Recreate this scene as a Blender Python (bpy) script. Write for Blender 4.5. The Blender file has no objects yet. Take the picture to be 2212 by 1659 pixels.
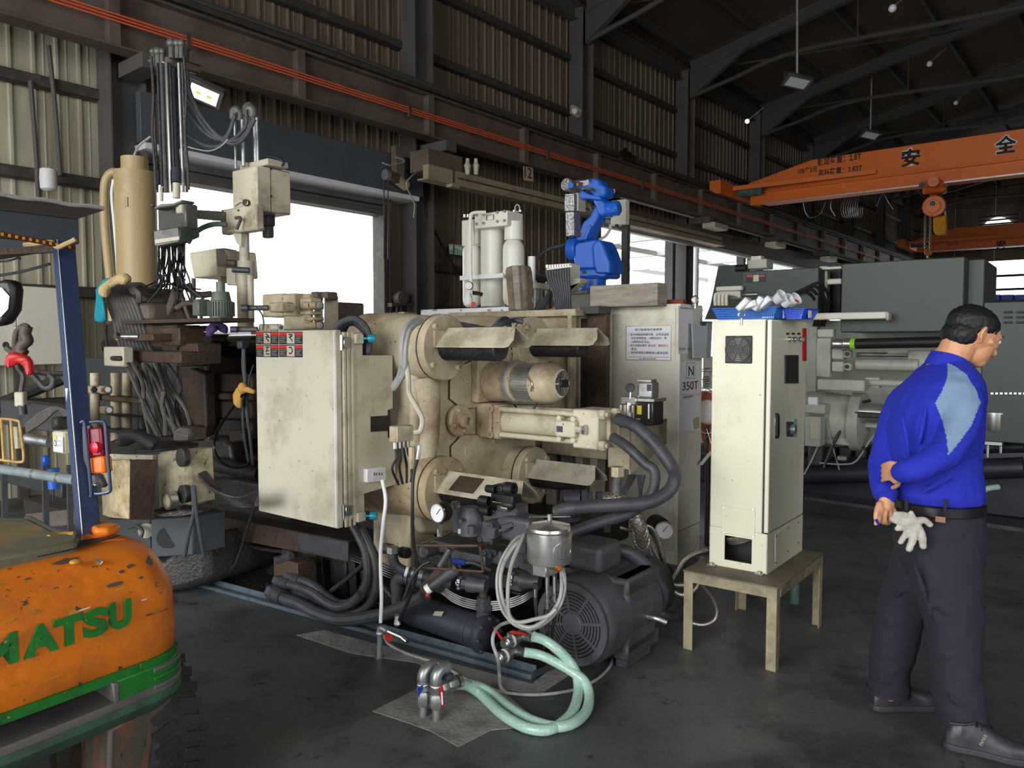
import bpy,math,random
from mathutils import Vector as V,Matrix
from math import sin,cos,tan,pi,radians,sqrt,atan2,hypot
random.seed(7)
C=bpy.context.scene.collection
F,CX,CY,H,PIT=1662.0,1106.0,829.5,1.5,radians(3.1)
cp_,sp_=cos(PIT),sin(PIT)
cam=bpy.data.cameras.new('camera');cam.sensor_width=36;cam.lens=36*F/2212
cam.clip_start=.05;cam.clip_end=300
co=bpy.data.objects.new('camera',cam);C.objects.link(co)
co.location=(0,0,H);co.rotation_euler=(pi/2-PIT,0,0)
bpy.context.scene.camera=co
vs=bpy.context.scene.view_settings
vs.view_transform='Standard';vs.look='None';vs.gamma=1;vs.use_curve_mapping=False;vs.exposure=0.7
wd=bpy.data.worlds.new('overcast_sky');bpy.context.scene.world=wd;wd.use_nodes=True
bg=wd.node_tree.nodes['Background'];bg.inputs[0].default_value=(.93,.97,1,1);bg.inputs[1].default_value=2.6
def area(name,loc,target,sx,sy,power,col=(1,1,1),spread=180):
 l=bpy.data.lights.new(name,'AREA');l.shape='RECTANGLE';l.size=sx;l.size_y=sy;l.energy=power;l.color=col
 l.spread=radians(spread)
 o=bpy.data.objects.new(name,l);C.objects.link(o);o.location=loc
 o.rotation_euler=(V(target)-V(loc)).to_track_quat('-Z','Y').to_euler();return o
area('gate_daylight',(-5.5,-4.6,2.9),(0.6,4.5,.9),6.5,4.6,360,(1,.985,.97))
area('side_fill',(4.2,-4.8,3.1),(1.2,5,1.2),6,4.6,230,(.97,.98,1))  # added fill lamp on the right, no opening stands there
bpy.context.scene.cycles.use_denoising=True
bpy.context.scene.cycles.max_bounces=6
CAM=V((0,0,H))
def ray(px,py):
 x,y=(px-CX)/F,-(py-CY)/F
 return V((x,cp_+sp_*y,-sp_+cp_*y))
def at(px,py,d):
 r=ray(px,py);return CAM+r*(d/r.y)
def onz(px,py,z=0.0):
 r=ray(px,py);return CAM+r*((z-H)/r.z)
def proj(p):
 q=V(p)-CAM;zc=q.y*cp_-q.z*sp_;yc=q.y*sp_+q.z*cp_
 return (CX+F*q.x/zc,CY-F*yc/zc)
class Fr:
 def __init__(s,deg):
  r=radians(deg);s.a=V((cos(r),-sin(r),0));s.w=V((sin(r),cos(r),0));s.z=V((0,0,1))
 def p(s,a,w,z=0):return s.a*a+s.w*w+s.z*z
 def st(s,p):return (p.dot(s.a),p.dot(s.w),p.z)
 def S(s,px,py,c):
  r=ray(px,py);return CAM+r*((c-CAM.dot(s.a))/r.dot(s.a))
 def T(s,px,py,c):
  r=ray(px,py);return CAM+r*((c-CAM.dot(s.w))/r.dot(s.w))
MF,WF,CF=Fr(37.5),Fr(39.4),Fr(0)
def L(c):
 return tuple((x/255/12.92 if x<=10 else ((x/255+.055)/1.055)**2.4) for x in c)+(1,)
MATS={}
def mat(name,col,rough=.55,metal=0,dirt=None,damt=.5,dscale=5,spot=None,samt=.5,sscale=60,bump=0,bscale=80,stretch=None,emit=0,alpha=1,trans=0):
 """painted or metal surface; dirt = broad stains, spot = small flecks"""
 m=bpy.data.materials.new(name);m.use_nodes=True;nt=m.node_tree;N=nt.nodes;K=nt.links
 b=N['Principled BSDF'];b.inputs['Roughness'].default_value=rough;b.inputs['Metallic'].default_value=metal
 c=L(col);b.inputs['Base Color'].default_value=c
 tc=N.new('ShaderNodeTexCoord');src=tc.outputs['Object']
 if stretch:
  mp=N.new('ShaderNodeMapping');mp.inputs['Scale'].default_value=stretch;K.new(src,mp.inputs[0]);src=mp.outputs[0]
 out=None
 def layer(prev,color,scale,amt,lo,hi,det):
  n=N.new('ShaderNodeTexNoise');n.inputs['Scale'].default_value=scale;n.inputs['Detail'].default_value=det
  n.inputs['Roughness'].default_value=.65;K.new(src,n.inputs['Vector'])
  r=N.new('ShaderNodeMapRange');r.inputs[1].default_value=lo;r.inputs[2].default_value=hi;r.inputs[4].default_value=1
  K.new(n.outputs[0],r.inputs[0])
  x=N.new('ShaderNodeMix');x.data_type='RGBA';K.new(r.outputs[0],x.inputs[0])
  if prev is None:x.inputs[6].default_value=c
  else:K.new(prev,x.inputs[6])
  x.inputs[7].default_value=L(color);return x.outputs[2]
 if dirt:out=layer(out,dirt,dscale,damt,.62-damt*.34,.80-damt*.12,8)
 if spot:out=layer(out,spot,sscale,samt,.70-samt*.16,.74-samt*.16,4)
 if out is not None:K.new(out,b.inputs['Base Color'])
 if bump:
  n=N.new('ShaderNodeTexNoise');n.inputs['Scale'].default_value=bscale;n.inputs['Detail'].default_value=4;K.new(src,n.inputs['Vector'])
  u=N.new('ShaderNodeBump');u.inputs['Strength'].default_value=bump;u.inputs['Distance'].default_value=.01
  K.new(n.outputs[0],u.inputs['Height']);K.new(u.outputs[0],b.inputs['Normal'])
 if emit:b.inputs['Emission Color'].default_value=c;b.inputs['Emission Strength'].default_value=emit
 if trans:b.inputs['Transmission Weight'].default_value=trans
 if alpha<1:b.inputs['Alpha'].default_value=alpha
 MATS[name]=m;return m
def catmull(P,k=6,closed=False):
 P=[V(p) for p in P];n=len(P)
 if n<3:return P
 o=[]
 rng=n if closed else n-1
 for i in range(rng):
  p1,p2=P[i%n],P[(i+1)%n]
  p0=P[i-1] if (i>0 or closed) else p1*2-p2
  p3=P[(i+2)%n] if (i+2<n or closed) else p2*2-p1
  for j in range(k):
   t=j/k
   o.append(.5*((2*p1)+(p2-p0)*t+(2*p0-5*p1+4*p2-p3)*t*t+(3*p1-p0-3*p2+p3)*t**3))
 if not closed:o.append(P[-1])
 return o
def basis(d):
 d=V(d).normalized();u=V((0,0,1)) if abs(d.z)<.95 else V((1,0,0))
 x=d.cross(u).normalized();return x,x.cross(d).normalized(),d
class MB:
 def __init__(s):s.v=[];s.f=[]
 def add(s,vs,fs):
  o=len(s.v);s.v+=[V(p) for p in vs];s.f+=[tuple(i+o for i in f) for f in fs];return s
 def box(s,fr,a0,a1,w0,w1,z0,z1):
  return s.add([fr.p(a,w,z) for z in (z0,z1) for w in (w0,w1) for a in (a0,a1)],[(0,2,3,1),(4,5,7,6),(0,1,5,4),(1,3,7,5),(3,2,6,7),(2,0,4,6)])
 def cbox(s,fr,c,l,w,h):
  a,b,z=fr.st(V(c));return s.box(fr,a-l/2,a+l/2,b-w/2,b+w/2,z-h/2,z+h/2)
 def beam(s,p0,p1,w,h,up=(0,0,1)):
  p0,p1=V(p0),V(p1);d=(p1-p0).normalized();x=d.cross(V(up))
  if x.length<.01:x=d.cross(V((1,0,0)))
  x.normalize();y=x.cross(d);q=[]
  for p in (p0,p1):
   q+=[p-x*w/2-y*h/2,p+x*w/2-y*h/2,p+x*w/2+y*h/2,p-x*w/2+y*h/2]
  return s.add(q,[(3,2,1,0),(4,5,6,7),(0,1,5,4),(1,2,6,5),(2,3,7,6),(3,0,4,7)])
 def ibeam(s,p0,p1,w,h,t=.012,up=(0,0,1)):
  p0,p1=V(p0),V(p1);d=(p1-p0).normalized();x=d.cross(V(up)).normalized();y=x.cross(d)
  s.beam(p0+y*(h-t)/2,p1+y*(h-t)/2,w,t,up);s.beam(p0-y*(h-t)/2,p1-y*(h-t)/2,w,t,up)
  return s.beam(p0,p1,t,h-2*t,up)
 def lathe(s,p,axis,prof,n=20,cap=True):
  x,y,d=basis(axis);p=V(p);vs=[];m=len(prof)
  for r,h in prof:
   for i in range(n):
    t=2*pi*i/n;vs.append(p+d*h+x*(r*cos(t))+y*(r*sin(t)))
  fs=[(j*n+i,(j+1)*n+i,(j+1)*n+(i+1)%n,j*n+(i+1)%n) for j in range(m-1) for i in range(n)]
  if cap:fs+=[tuple(range(n)),tuple((m-1)*n+i for i in reversed(range(n)))]
  return s.add(vs,fs)
 def cyl(s,p0,p1,r,r1=None,n=16):
  p0,p1=V(p0),V(p1);return s.lathe(p0,p1-p0,[(r,0),(r if r1 is None else r1,(p1-p0).length)],n)
 def hexa(s,p0,p1,r):return s.cyl(p0,p1,r,n=6)
 def ring(s,p0,p1,ro,ri,n=24):
  l=(V(p1)-V(p0)).length;s.lathe(p0,V(p1)-V(p0),[(ri,0),(ro,0),(ro,l),(ri,l),(ri,0)],n,cap=False);return s
 def tube(s,P,r,n=8,k=5,closed=False,raw=False):
  P=[V(p) for p in P] if raw else catmull(P,k,closed);m=len(P);vs=[];nx=None
  for i,p in enumerate(P):
   if closed:d=P[(i+1)%m]-P[i-1]
   else:d=P[min(i+1,m-1)]-P[max(i-1,0)]
   if d.length<1e-7:d=V((0,0,1))
   d.normalize()
   if nx is None:nx=basis(d)[0]
   nx=(nx-d*nx.dot(d)).normalized();y=nx.cross(d)
   rr=r(i/max(1,m-1)) if callable(r) else r
   for j in range(n):
    t=2*pi*j/n;vs.append(p+nx*(rr*cos(t))+y*(rr*sin(t)))
  e=m if closed else m-1
  fs=[(i*n+j,i*n+(j+1)%n,((i+1)%m)*n+(j+1)%n,((i+1)%m)*n+j) for i in range(e) for j in range(n)]
  if not closed:fs+=[tuple(reversed(range(n))),tuple((m-1)*n+j for j in range(n))]
  return s.add(vs,fs)
 def prism(s,P,vec):
  P=[V(p) for p in P];n=len(P);vec=V(vec)
  return s.add(P+[p+vec for p in P],[tuple(reversed(range(n))),tuple(range(n,2*n))]+[(i,(i+1)%n,n+(i+1)%n,n+i) for i in range(n)])
 def sph(s,c,r,n=12,m=8,sc=(1,1,1)):
  c=V(c);vs=[c+V((0,0,-r*sc[2]))]
  for i in range(1,m):
   t=pi*i/m
   for j in range(n):
    q=2*pi*j/n;vs.append(c+V((r*sin(t)*cos(q)*sc[0],r*sin(t)*sin(q)*sc[1],-r*cos(t)*sc[2])))
  vs.append(c+V((0,0,r*sc[2])));e=len(vs)-1
  fs=[(0,1+(j+1)%n,1+j) for j in range(n)]
  for i in range(m-2):fs+=[(1+i*n+j,1+i*n+(j+1)%n,1+(i+1)*n+(j+1)%n,1+(i+1)*n+j) for j in range(n)]
  fs+=[(1+(m-2)*n+j,1+(m-2)*n+(j+1)%n,e) for j in range(n)]
  return s.add(vs,fs)
 def loft(s,rings,cap=True):
  n=len(rings[0]);m=len(rings);vs=[p for r in rings for p in r]
  fs=[(i*n+j,i*n+(j+1)%n,(i+1)*n+(j+1)%n,(i+1)*n+j) for i in range(m-1) for j in range(n)]
  if cap:fs+=[tuple(reversed(range(n))),tuple((m-1)*n+j for j in range(n))]
  return s.add(vs,fs)
 def sheet(s,P,nrm,t):
  """thin plate from outline P, thickness t along nrm"""
  return s.prism(P,V(nrm).normalized()*t)
 def bolt(s,p,d,r=.012,h=.014):
  p=V(p);d=V(d).normalized();s.cyl(p,p+d*h,r,n=10);return s.cyl(p+d*h,p+d*(h*1.02),r*.5,n=6)
 def elbow(s,p,d0,d1,r,R):
  """pipe bend leaving p along d0 and turning to d1"""
  p=V(p);d0=V(d0).normalized();d1=V(d1).normalized();c=p+d1*R;pts=[]
  for i in range(7):
   t=pi/2*i/6;pts.append(c-d1*(R*cos(t))+d0*(R*sin(t)))
  return s.tube(pts,r,10,raw=True)
ORG={}
def finish(me,sharp=35):
 if sharp:me.shade_smooth();me.set_sharp_from_angle(angle=radians(sharp))
def ob(name,mb,m,parent=None,bevel=0,seg=1,sharp=35,label=None,kind=None,org=None,fix=True):
 if parent is not None:o3=ORG[parent.name]
 elif org is not None:o3=V(org)
 else:
  xs=[p.x for p in mb.v];ys=[p.y for p in mb.v];o3=V(((min(xs)+max(xs))/2,(min(ys)+max(ys))/2,min(p.z for p in mb.v)))
 me=bpy.data.meshes.new(name);me.from_pydata([p-o3 for p in mb.v],[],mb.f);me.validate()
 if fix:
  import bmesh
  b=bmesh.new();b.from_mesh(me);bmesh.ops.recalc_face_normals(b,faces=b.faces);b.to_mesh(me);b.free()
 me.materials.append(MATS[m] if isinstance(m,str) else m);finish(me,sharp)
 o=bpy.data.objects.new(name,me);C.objects.link(o);ORG[o.name]=o3
 if parent is not None:o.parent=parent
 else:o.location=o3
 if bevel:
  b=o.modifiers.new('soft_edge','BEVEL');b.width=bevel;b.segments=seg;b.limit_method='ANGLE';b.angle_limit=radians(40);b.use_clamp_overlap=True
 if label:o['label']=label
 if kind:o['kind']=kind
 return o
def obs(name,mb,m,parent,**kw):
 """one object per connected piece"""
 n=len(mb.v);par=list(range(n))
 def fd(i):
  while par[i]!=i:par[i]=par[par[i]];i=par[i]
  return i
 for f in mb.f:
  r=fd(f[0])
  for i in f[1:]:par[fd(i)]=r
 g={}
 for i in range(n):g.setdefault(fd(i),[]).append(i)
 fs={}
 for f in mb.f:fs.setdefault(fd(f[0]),[]).append(f)
 out=[]
 for r,ids in g.items():
  if r not in fs:continue
  mp={i:k for k,i in enumerate(ids)};q=MB();q.v=[mb.v[i] for i in ids];q.f=[tuple(mp[i] for i in f) for f in fs[r]]
  out.append(ob(name,q,m,parent,**kw))
 return out
def thing(name,label,cat,loc,group=None,kind=None):
 o=bpy.data.objects.new(name,None);C.objects.link(o);o.location=V(loc);o.empty_display_size=.1;ORG[o.name]=V(loc)
 if label:o['label']=label
 if cat:o['category']=cat
 if group:o['group']=group
 if kind:o['kind']=kind
 return o
def tag(o,label,cat,group=None):
 o['label']=label;o['category']=cat
 if group:o['group']=group
 return o
def dup(o,delta=None,loc=None,label=None,parent=None):
 kids=[k for k in list(C.objects) if k.parent==o]
 c=o.copy();C.objects.link(c);ORG[c.name]=ORG[o.name]
 if parent is not None:c.parent=parent
 if delta is not None:c.location=o.location+V(delta)
 if loc is not None:c.location=V(loc)
 if label:c['label']=label
 for k in kids:dup(k,parent=c)
 return c
FONT_CACHE={}
def text(name,body,org,xdir,ydir,h,m,parent=None,depth=.0015,fit=None,bold=0,label=None,shear=0,ext=0):
 """lettering as a flat mesh; org = lower left corner, h = capital height"""
 cu=bpy.data.curves.new(name,'FONT');cu.body=body;cu.size=1;cu.extrude=ext;cu.offset=bold;cu.shear=shear;cu.resolution_u=3
 o=bpy.data.objects.new(name,cu);C.objects.link(o)
 dg=bpy.context.evaluated_depsgraph_get();me=bpy.data.meshes.new_from_object(o.evaluated_get(dg));bpy.data.objects.remove(o)
 if len(me.vertices)==0:return None
 xs=[v.co.x for v in me.vertices];ys=[v.co.y for v in me.vertices];x0,x1,y0,y1=min(xs),max(xs),min(ys),max(ys)
 xd,yd=V(xdir).normalized(),V(ydir).normalized();nd=xd.cross(yd);sy=h/(y1-y0);sx=fit/(x1-x0) if fit else sy
 o3=ORG[parent.name] if parent is not None else V(org)
 for v in me.vertices:v.co=V(org)+xd*((v.co.x-x0)*sx)+yd*((v.co.y-y0)*sy)+nd*(depth+v.co.z*sy)-o3
 me.materials.clear();me.materials.append(MATS[m]);me.name=name
 o=bpy.data.objects.new(name,me);C.objects.link(o);ORG[o.name]=o3
 if parent is not None:o.parent=parent
 else:o.location=o3
 if label:o['label']=label
 return o
def voxel(name,mb,m,parent,vox,smooth=6,fac=.5,disp=0,dscale=.12,label=None,org=None,own=False):
 """merge overlapping shapes of mb into one continuous skin"""
 o=ob(name,mb,m,parent,org=org,label=label,sharp=0)
 r=o.modifiers.new('r','REMESH');r.mode='VOXEL';r.voxel_size=vox
 q=o.modifiers.new('s','SMOOTH');q.iterations=smooth;q.factor=fac
 if disp:
  t=bpy.data.textures.new(name,'CLOUDS');t.noise_scale=dscale;t.noise_depth=2;d=o.modifiers.new('d','DISPLACE');d.texture=t;d.strength=disp;d.mid_level=.5
 dg=bpy.context.evaluated_depsgraph_get();me=bpy.data.meshes.new_from_object(o.evaluated_get(dg));old=o.data
 o.modifiers.clear();o.data=me;bpy.data.meshes.remove(old);me.name=name;me.shade_smooth()
 if not me.materials:me.materials.append(MATS[m])
 return o
def quad_on(px4,fn):return [fn(x,y) for x,y in px4]
mat('cream',(200,192,168),.5,0,(120,100,74),.35,4,(70,56,40),.3,70)
mat('cream_clean',(214,211,194),.42,0,(176,166,138),.25,3,(90,80,62),.12,45)
mat('cream_oily',(190,178,150),.48,0,(112,80,48),.55,3.2,(60,42,28),.35,60,bump=.15)
mat('cream_rust',(186,168,134),.5,0,(92,58,32),.5,3.2,(40,28,20),.4,40,bump=.2)
mat('offwhite',(224,222,208),.38,0,(190,184,160),.2,3)
mat('greige',(186,180,160),.5,0,(130,118,96),.3,5)
mat('machine_grey',(172,176,162),.45,0,(120,122,108),.3,4)
mat('oily_black',(56,53,51),.42,.1,(32,28,25),.5,6,(120,116,110),.16,90,bump=.5,bscale=60)
mat('black_rust',(62,54,48),.55,.2,(92,62,40),.45,4,(30,26,24),.5,30,bump=.5,bscale=50)
mat('rusty',(92,74,60),.6,.3,(56,40,32),.6,6,(150,140,130),.16,80,bump=.4)
mat('dark_grey',(70,72,76),.5,.1,(42,42,44),.5,5,(130,130,128),.16,90,bump=.15)
mat('motor_grey',(74,76,80),.5,.1,(50,48,46),.4,5,(140,138,134),.14,110)
mat('bluegrey_dark',(66,68,80),.45,.15,(40,40,46),.4,4,(150,150,150),.12,120)
mat('charcoal',(52,56,56),.55,0,(38,42,42),.4,2)
mat('black',(24,24,26),.5);mat('black_gloss',(20,20,22),.22);mat('hose_black',(66,67,71),.5,0,(44,44,46),.5,8,(96,96,98),.2,60,bump=.2,bscale=120)
mat('rubber',(36,36,38),.75,0,(60,58,56),.4,9)
mat('steel',(190,188,184),.3,.9);mat('chrome',(230,230,230),.14,1);mat('galv',(168,170,170),.42,.8,(118,118,116),.4,22)
mat('braid',(176,170,160),.4,.8,(80,74,68),.6,160)
mat('alu',(196,196,192),.34,.8,(150,148,142),.4,14)
mat('hose_grey',(158,158,154),.4,0,(110,110,104),.3,20)
mat('white',(232,232,232),.5);mat('white_gloss',(238,238,238),.25);mat('paper',(222,224,228),.7)
mat('ink',(24,24,28),.7);mat('red',(196,34,30),.4);mat('red_ink',(170,40,40),.7);mat('dark_red',(90,20,24),.7)
mat('teal',(20,130,150),.3);mat('orange',(226,112,22),.4)
mat('blue_plate',(30,60,170),.45);mat('brass',(190,160,90),.3,.9);mat('green_hose',(150,190,172),.25,0,(196,220,208),.6,160)
mat('green',(40,150,90),.5);mat('yellow',(214,200,60),.5);mat('lime',(150,210,60),.5);mat('teal_pale',(130,180,176),.5)
mat('old_wood',(158,150,136),.8,0,(110,102,90),.6,5,stretch=(1,1,6),bump=.3);mat('brick_red',(150,72,52),.85,0,(60,40,34),.4,20)
mat('smoke_tank',(48,44,42),.15);mat('clear_film',(190,196,200),.2);mat('clear_plastic',(214,218,222),.15,alpha=.75)
mat('table_paint',(164,152,122),.6,.1,(96,84,66),.62,9,(180,130,40),.12,18);mat('table_top',(122,112,92),.65,.1,(84,76,64),.5,6)
mat('stand_cream',(222,220,196),.4,0,(200,192,160),.35,2.5,(90,84,70),.08,50);mat('fan_light',(150,146,130),.6)
mat('basket_blue',(40,110,200),.45);mat('basket_bright',(36,80,214),.4);mat('fan_orange',(196,92,44),.45)
mat('pump_orange',(150,74,46),.6,0,(90,50,36),.4,9);mat('pump_green',(70,104,88),.6,0,(44,54,48),.5,9)
mat('panel_dark',(62,70,66),.5,0,(54,60,58),.3,1.5);mat('navy_dark',(38,42,52),.5,.1,(24,26,30),.5,4)
mat('robot_blue',(32,98,200),.35,0,(24,80,176),.3,4);mat('foil',(186,186,186),.35,.7,(60,60,60),.7,60,bump=.6,bscale=60)
mat('timber_dirty',(130,118,98),.85,0,(76,66,54),.6,9,(60,52,42),.4,30,bump=.7,bscale=30)
mat('jib_cream',(150,136,110),.55,.1,(110,96,76),.35,3);mat('plate_tan',(170,146,118),.6);mat('exit_white',(206,226,210),.5)
mat('crane_orange',(222,112,32),.5,0,(208,100,30),.3,.8);mat('hoist_orange',(206,96,30),.45,0,(110,60,30),.4,8);mat('hoist_yellow',(214,150,40),.5,0,(170,110,40),.4,9)
mat('lamp_off',(200,204,206),.3);mat('lamp_on',(255,255,250),.4,emit=.75);mat('lamp_chip',(214,206,120),.4,emit=.35);mat('sky_glow',(240,246,255),.5,emit=1.6)
mat('hose_dusty',(82,78,74),.65,0,(52,48,46),.5,9,(120,116,110),.25,60);mat('dirty_brown',(88,76,68),.6,.1,(56,46,40),.5,8,(130,124,118),.16,70)
mat('dirty_grey',(94,94,90),.5,.4,(56,54,52),.5,9,(150,150,146),.2,80);mat('chrome_dull',(190,190,186),.22,.95,(120,116,110),.3,10);mat('green_oxide',(78,96,88),.6,.2,(60,64,60),.5,9)
mat('tube_dark',(64,64,62),.35,.6);mat('green_grey',(104,112,100),.5,.2,(80,84,78),.4,8);mat('peeling',(196,178,138),.6,0,(50,38,34),.62,10,(40,30,28),.4,30);mat('speckled',(168,158,128),.6,0,(64,56,50),.66,8,(50,46,42),.6,34)
mat('tank_beige',(176,154,110),.45,0,(150,128,88),.3,2);mat('cloth_teal',(18,130,148),.85);mat('beige_leather',(190,166,120),.85,0,(140,116,80),.5,14);mat('purple',(70,44,100),.8);mat('cloth_yellow',(198,150,74),.85,0,(150,104,50),.5,12)
mat('cage_yellow',(196,158,84),.5,0,(90,72,50),.5,12);mat('pipe_grey',(128,138,142),.45,0,(100,108,110),.4,9)
mat('fork_orange',(232,126,30),.38,0,(170,92,44),.5,5,(92,70,58),.34,16,bump=.12,bscale=30);mat('fork_green',(36,122,44),.5,0,(30,84,40),.45,14,(190,160,60),.3,60)
mat('fork_green_dirty',(62,96,76),.55,0,(60,60,58),.6,12);mat('fork_grey',(104,100,96),.55,.1,(80,76,74),.4,6);mat('fork_worn',(110,112,106),.5,.2,(52,96,60),.5,16)
mat('fork_dark',(52,48,48),.6,.1,(34,32,32),.5,7);mat('fork_scratched',(92,86,76),.6,.1,(178,92,46),.45,12,(60,56,52),.5,40,stretch=(1,1,.3));mat('fork_yellow',(206,150,40),.5,0,(110,84,50),.5,14)
mat('fork_bonnet',(104,104,84),.6,0,(170,128,44),.45,5,(60,56,50),.3,20);mat('guard_blue',(46,60,90),.45,.1,(40,52,84),.4,5,(130,130,130),.08,60);mat('guard_dark',(56,62,70),.55,.1,(70,72,72),.3,8)
mat('guard_steel',(84,92,116),.3,.7);mat('canvas_grey',(116,108,102),.85,0,(96,88,84),.4,6,bump=.2);mat('strip_brown',(104,48,26),.5);mat('amber',(236,180,60),.4);mat('sticker_blue',(176,198,208),.5)
mat('tail_red',(120,26,44),.25);mat('tail_orange',(226,112,24),.25);mat('lens_red',(214,20,50),.2);mat('mirror',(150,160,160),.08,1)
mat('skin',(206,150,112),.5,0,(186,124,92),.3,12);mat('hair',(13,12,12),.6);mat('eye_white',(225,220,214),.2);mat('shirt_blue',(24,38,166),.85,0,(20,32,148),.3,8,bump=.08,bscale=500);mat('shirt_pale',(116,138,166),.8,bump=.08,bscale=500)
mat('trouser',(34,35,45),.9,0,(28,29,38),.4,7,bump=.15,bscale=400);mat('belt_black',(26,26,28),.3);mat('patch_brown',(150,110,84),.7);mat('shoe_black',(46,48,52),.42,0,(32,33,35),.4,20);mat('sole_grey',(52,54,57),.6);mat('glove_white',(196,190,180),.9,0,(150,142,132),.5,22,bump=.5,bscale=300)
mat('door_cream',(200,194,176),.45,0,(150,138,114),.42,3.5,(90,74,56),.2,40)
mat('grime_brown',(70,50,34),.6,0,(40,30,22),.5,20)
mat('fork_chip',(104,88,80),.5,.2);mat('fork_rust',(150,76,34),.6)
mat('channel_blue',(84,98,108),.5,.1,(52,56,60),.6,9)
mat('brown_sheet',(112,98,82),.55,.1,(80,66,54),.45,1.3,stretch=(1,1,.25))
mat('cream_sheet',(178,172,150),.5,.1,(140,130,108),.4,1.5,stretch=(1,1,.25))
mat('column_paint',(80,76,74),.7,0,(66,60,56),.45,1.5)
mat('girt_dark',(58,54,50),.65,.1,(84,78,70),.4,8)
mat('roof_sheet',(84,72,60),.9,0,(62,52,44),.4,.6)
mat('roof_steel',(70,66,62),.9,0)
mat('runway_paint',(96,84,74),.6,.1,(70,54,48),.5,2)
mat('lintel_blue',(66,72,76),.7,0,(54,58,60),.4,1.5)
mat('conductor',(214,92,50),.45)
mat('canopy_white',(205,206,204),.6)
def floor_mat():
 m=bpy.data.materials.new('painted_floor');m.use_nodes=True;nt=m.node_tree;N=nt.nodes;K=nt.links;b=N['Principled BSDF']
 tc=N.new('ShaderNodeTexCoord')
 def noise(sc,det,lo,hi,rough=.6):
  n=N.new('ShaderNodeTexNoise');n.inputs['Scale'].default_value=sc;n.inputs['Detail'].default_value=det;n.inputs['Roughness'].default_value=rough
  K.new(tc.outputs['Object'],n.inputs['Vector']);r=N.new('ShaderNodeMapRange');r.inputs[1].default_value=lo;r.inputs[2].default_value=hi;r.clamp=True
  K.new(n.outputs[0],r.inputs[0]);return r.outputs[0],n.outputs[0]
 def mix(f,a,bb):
  x=N.new('ShaderNodeMix');x.data_type='RGBA';K.new(f,x.inputs[0])
  if isinstance(a,tuple):x.inputs[6].default_value=a
  else:K.new(a,x.inputs[6])
  x.inputs[7].default_value=bb;return x.outputs[2]
 f1,_=noise(.8,8,.42,.62);c=mix(f1,L((90,94,92)),L((68,71,71)))
 f2,_=noise(2.6,8,.5,.66,.7);c=mix(f2,c,L((54,56,56)))
 f3,_=noise(9,8,.6,.68,.75);c=mix(f3,c,L((28,28,28)))
 f4,_=noise(70,3,.7,.74);c=mix(f4,c,L((110,112,110)))
 K.new(c,b.inputs['Base Color'])
 r,raw=noise(3,6,.3,.7);mr=N.new('ShaderNodeMapRange');mr.inputs[3].default_value=.34;mr.inputs[4].default_value=.62;K.new(r,mr.inputs[0]);K.new(mr.outputs[0],b.inputs['Roughness'])
 bp=N.new('ShaderNodeBump');bp.inputs['Strength'].default_value=.18;bp.inputs['Distance'].default_value=.01;_,rw=noise(28,6,0,1);K.new(rw,bp.inputs['Height']);K.new(bp.outputs[0],b.inputs['Normal'])
 MATS['floor']=m
floor_mat()
mat('concrete',(146,144,140),.85,0,(98,96,93),.6,7,(44,42,42),.3,26,bump=.5,bscale=50)
mat('outside_ground',(150,148,140),.8,0,(120,120,112),.3,.4)
S0,S1,T0,T1=-8.38,13.0,-6.0,40.0
fl=ob('floor',MB().box(WF,S0-.3,S1,T0,T1,-.15,0),'floor',kind='structure')
ob('concrete_patch',MB().prism([onz(*q) for q in [(805,1537),(915,1482),(985,1472),(1080,1490),(1165,1560),(1120,1572),(1060,1578),(990,1614),(930,1580),(880,1562)]],(0,0,.003)),'concrete',fl,label='pale bare concrete around the floor taps')
ob('concrete_patch',MB().prism([onz(*q) for q in [(640,1372),(700,1362),(1150,1478),(1195,1440),(1245,1425),(1225,1462),(1168,1500),(1030,1482),(985,1470),(900,1432),(760,1412)]],(0,0,.002)),'concrete',fl,label='pale bare concrete strip beside the oil tray')
ob('ground_outside',MB().box(WF,-80,S0-.31,-40,120,-.25,-.06),'outside_ground',kind='structure')
wl=thing('wall_left',None,None,WF.p(S0,8,0),kind='structure')
BAY,TC0=4.12,7.76
TC=[TC0+BAY*k for k in range(-3,9)]
def sheet(parent,t0,t1,z0,z1,m,s=S0,pitch=.206):
 mb=MB();prof=[(t0,0)];t=t0+pitch/2
 while t<t1-.03:
  prof+=[(t-.02,0),(t-.012,.028),(t+.012,.028),(t+.02,0)]
  if t+pitch/2+.01<t1:prof+=[(t+.085,0),(t+.09,.006),(t+.1,.006),(t+.105,0)]
  t+=pitch
 prof.append((t1+.002,0));n=len(prof)
 vs=[WF.p(s+h,t,z) for z in (z0,z1) for t,h in prof]
 mb.add(vs,[(i,i+1,n+i+1,n+i) for i in range(n-1)])
 return ob('cladding_sheet',mb,m,parent,sharp=0,fix=False)
SHW=BAY/5
for k,tc in enumerate(TC[:-1]):
 for j in range(5):
  a,b=tc+j*SHW,tc+(j+1)*SHW;m='cream_sheet' if b<TC[2]+.01 else 'brown_sheet'
  z0=0
  if 3.6<a and b<7.0:z0=3.45
  if a>12.5 and a<31.5:z0=3.95
  if j==4 and abs(tc-TC[2])<.1:z0=3.45
  sheet(wl,a,b,z0,7.95,m)
sheet(wl,3.64,3.9,0,3.45,'brown_sheet');sheet(wl,7.2,7.76,0,3.45,'brown_sheet');sheet(wl,11.88,12.5,0,3.95,'brown_sheet')
for t in TC:
 for o_,s_ in ((.0,-8.2),):
  ob('column',MB().ibeam(WF.p(-8.12,t,0),WF.p(-8.12,t,7.5),.3,.36,.016,up=WF.w),'column_paint',wl)
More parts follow.
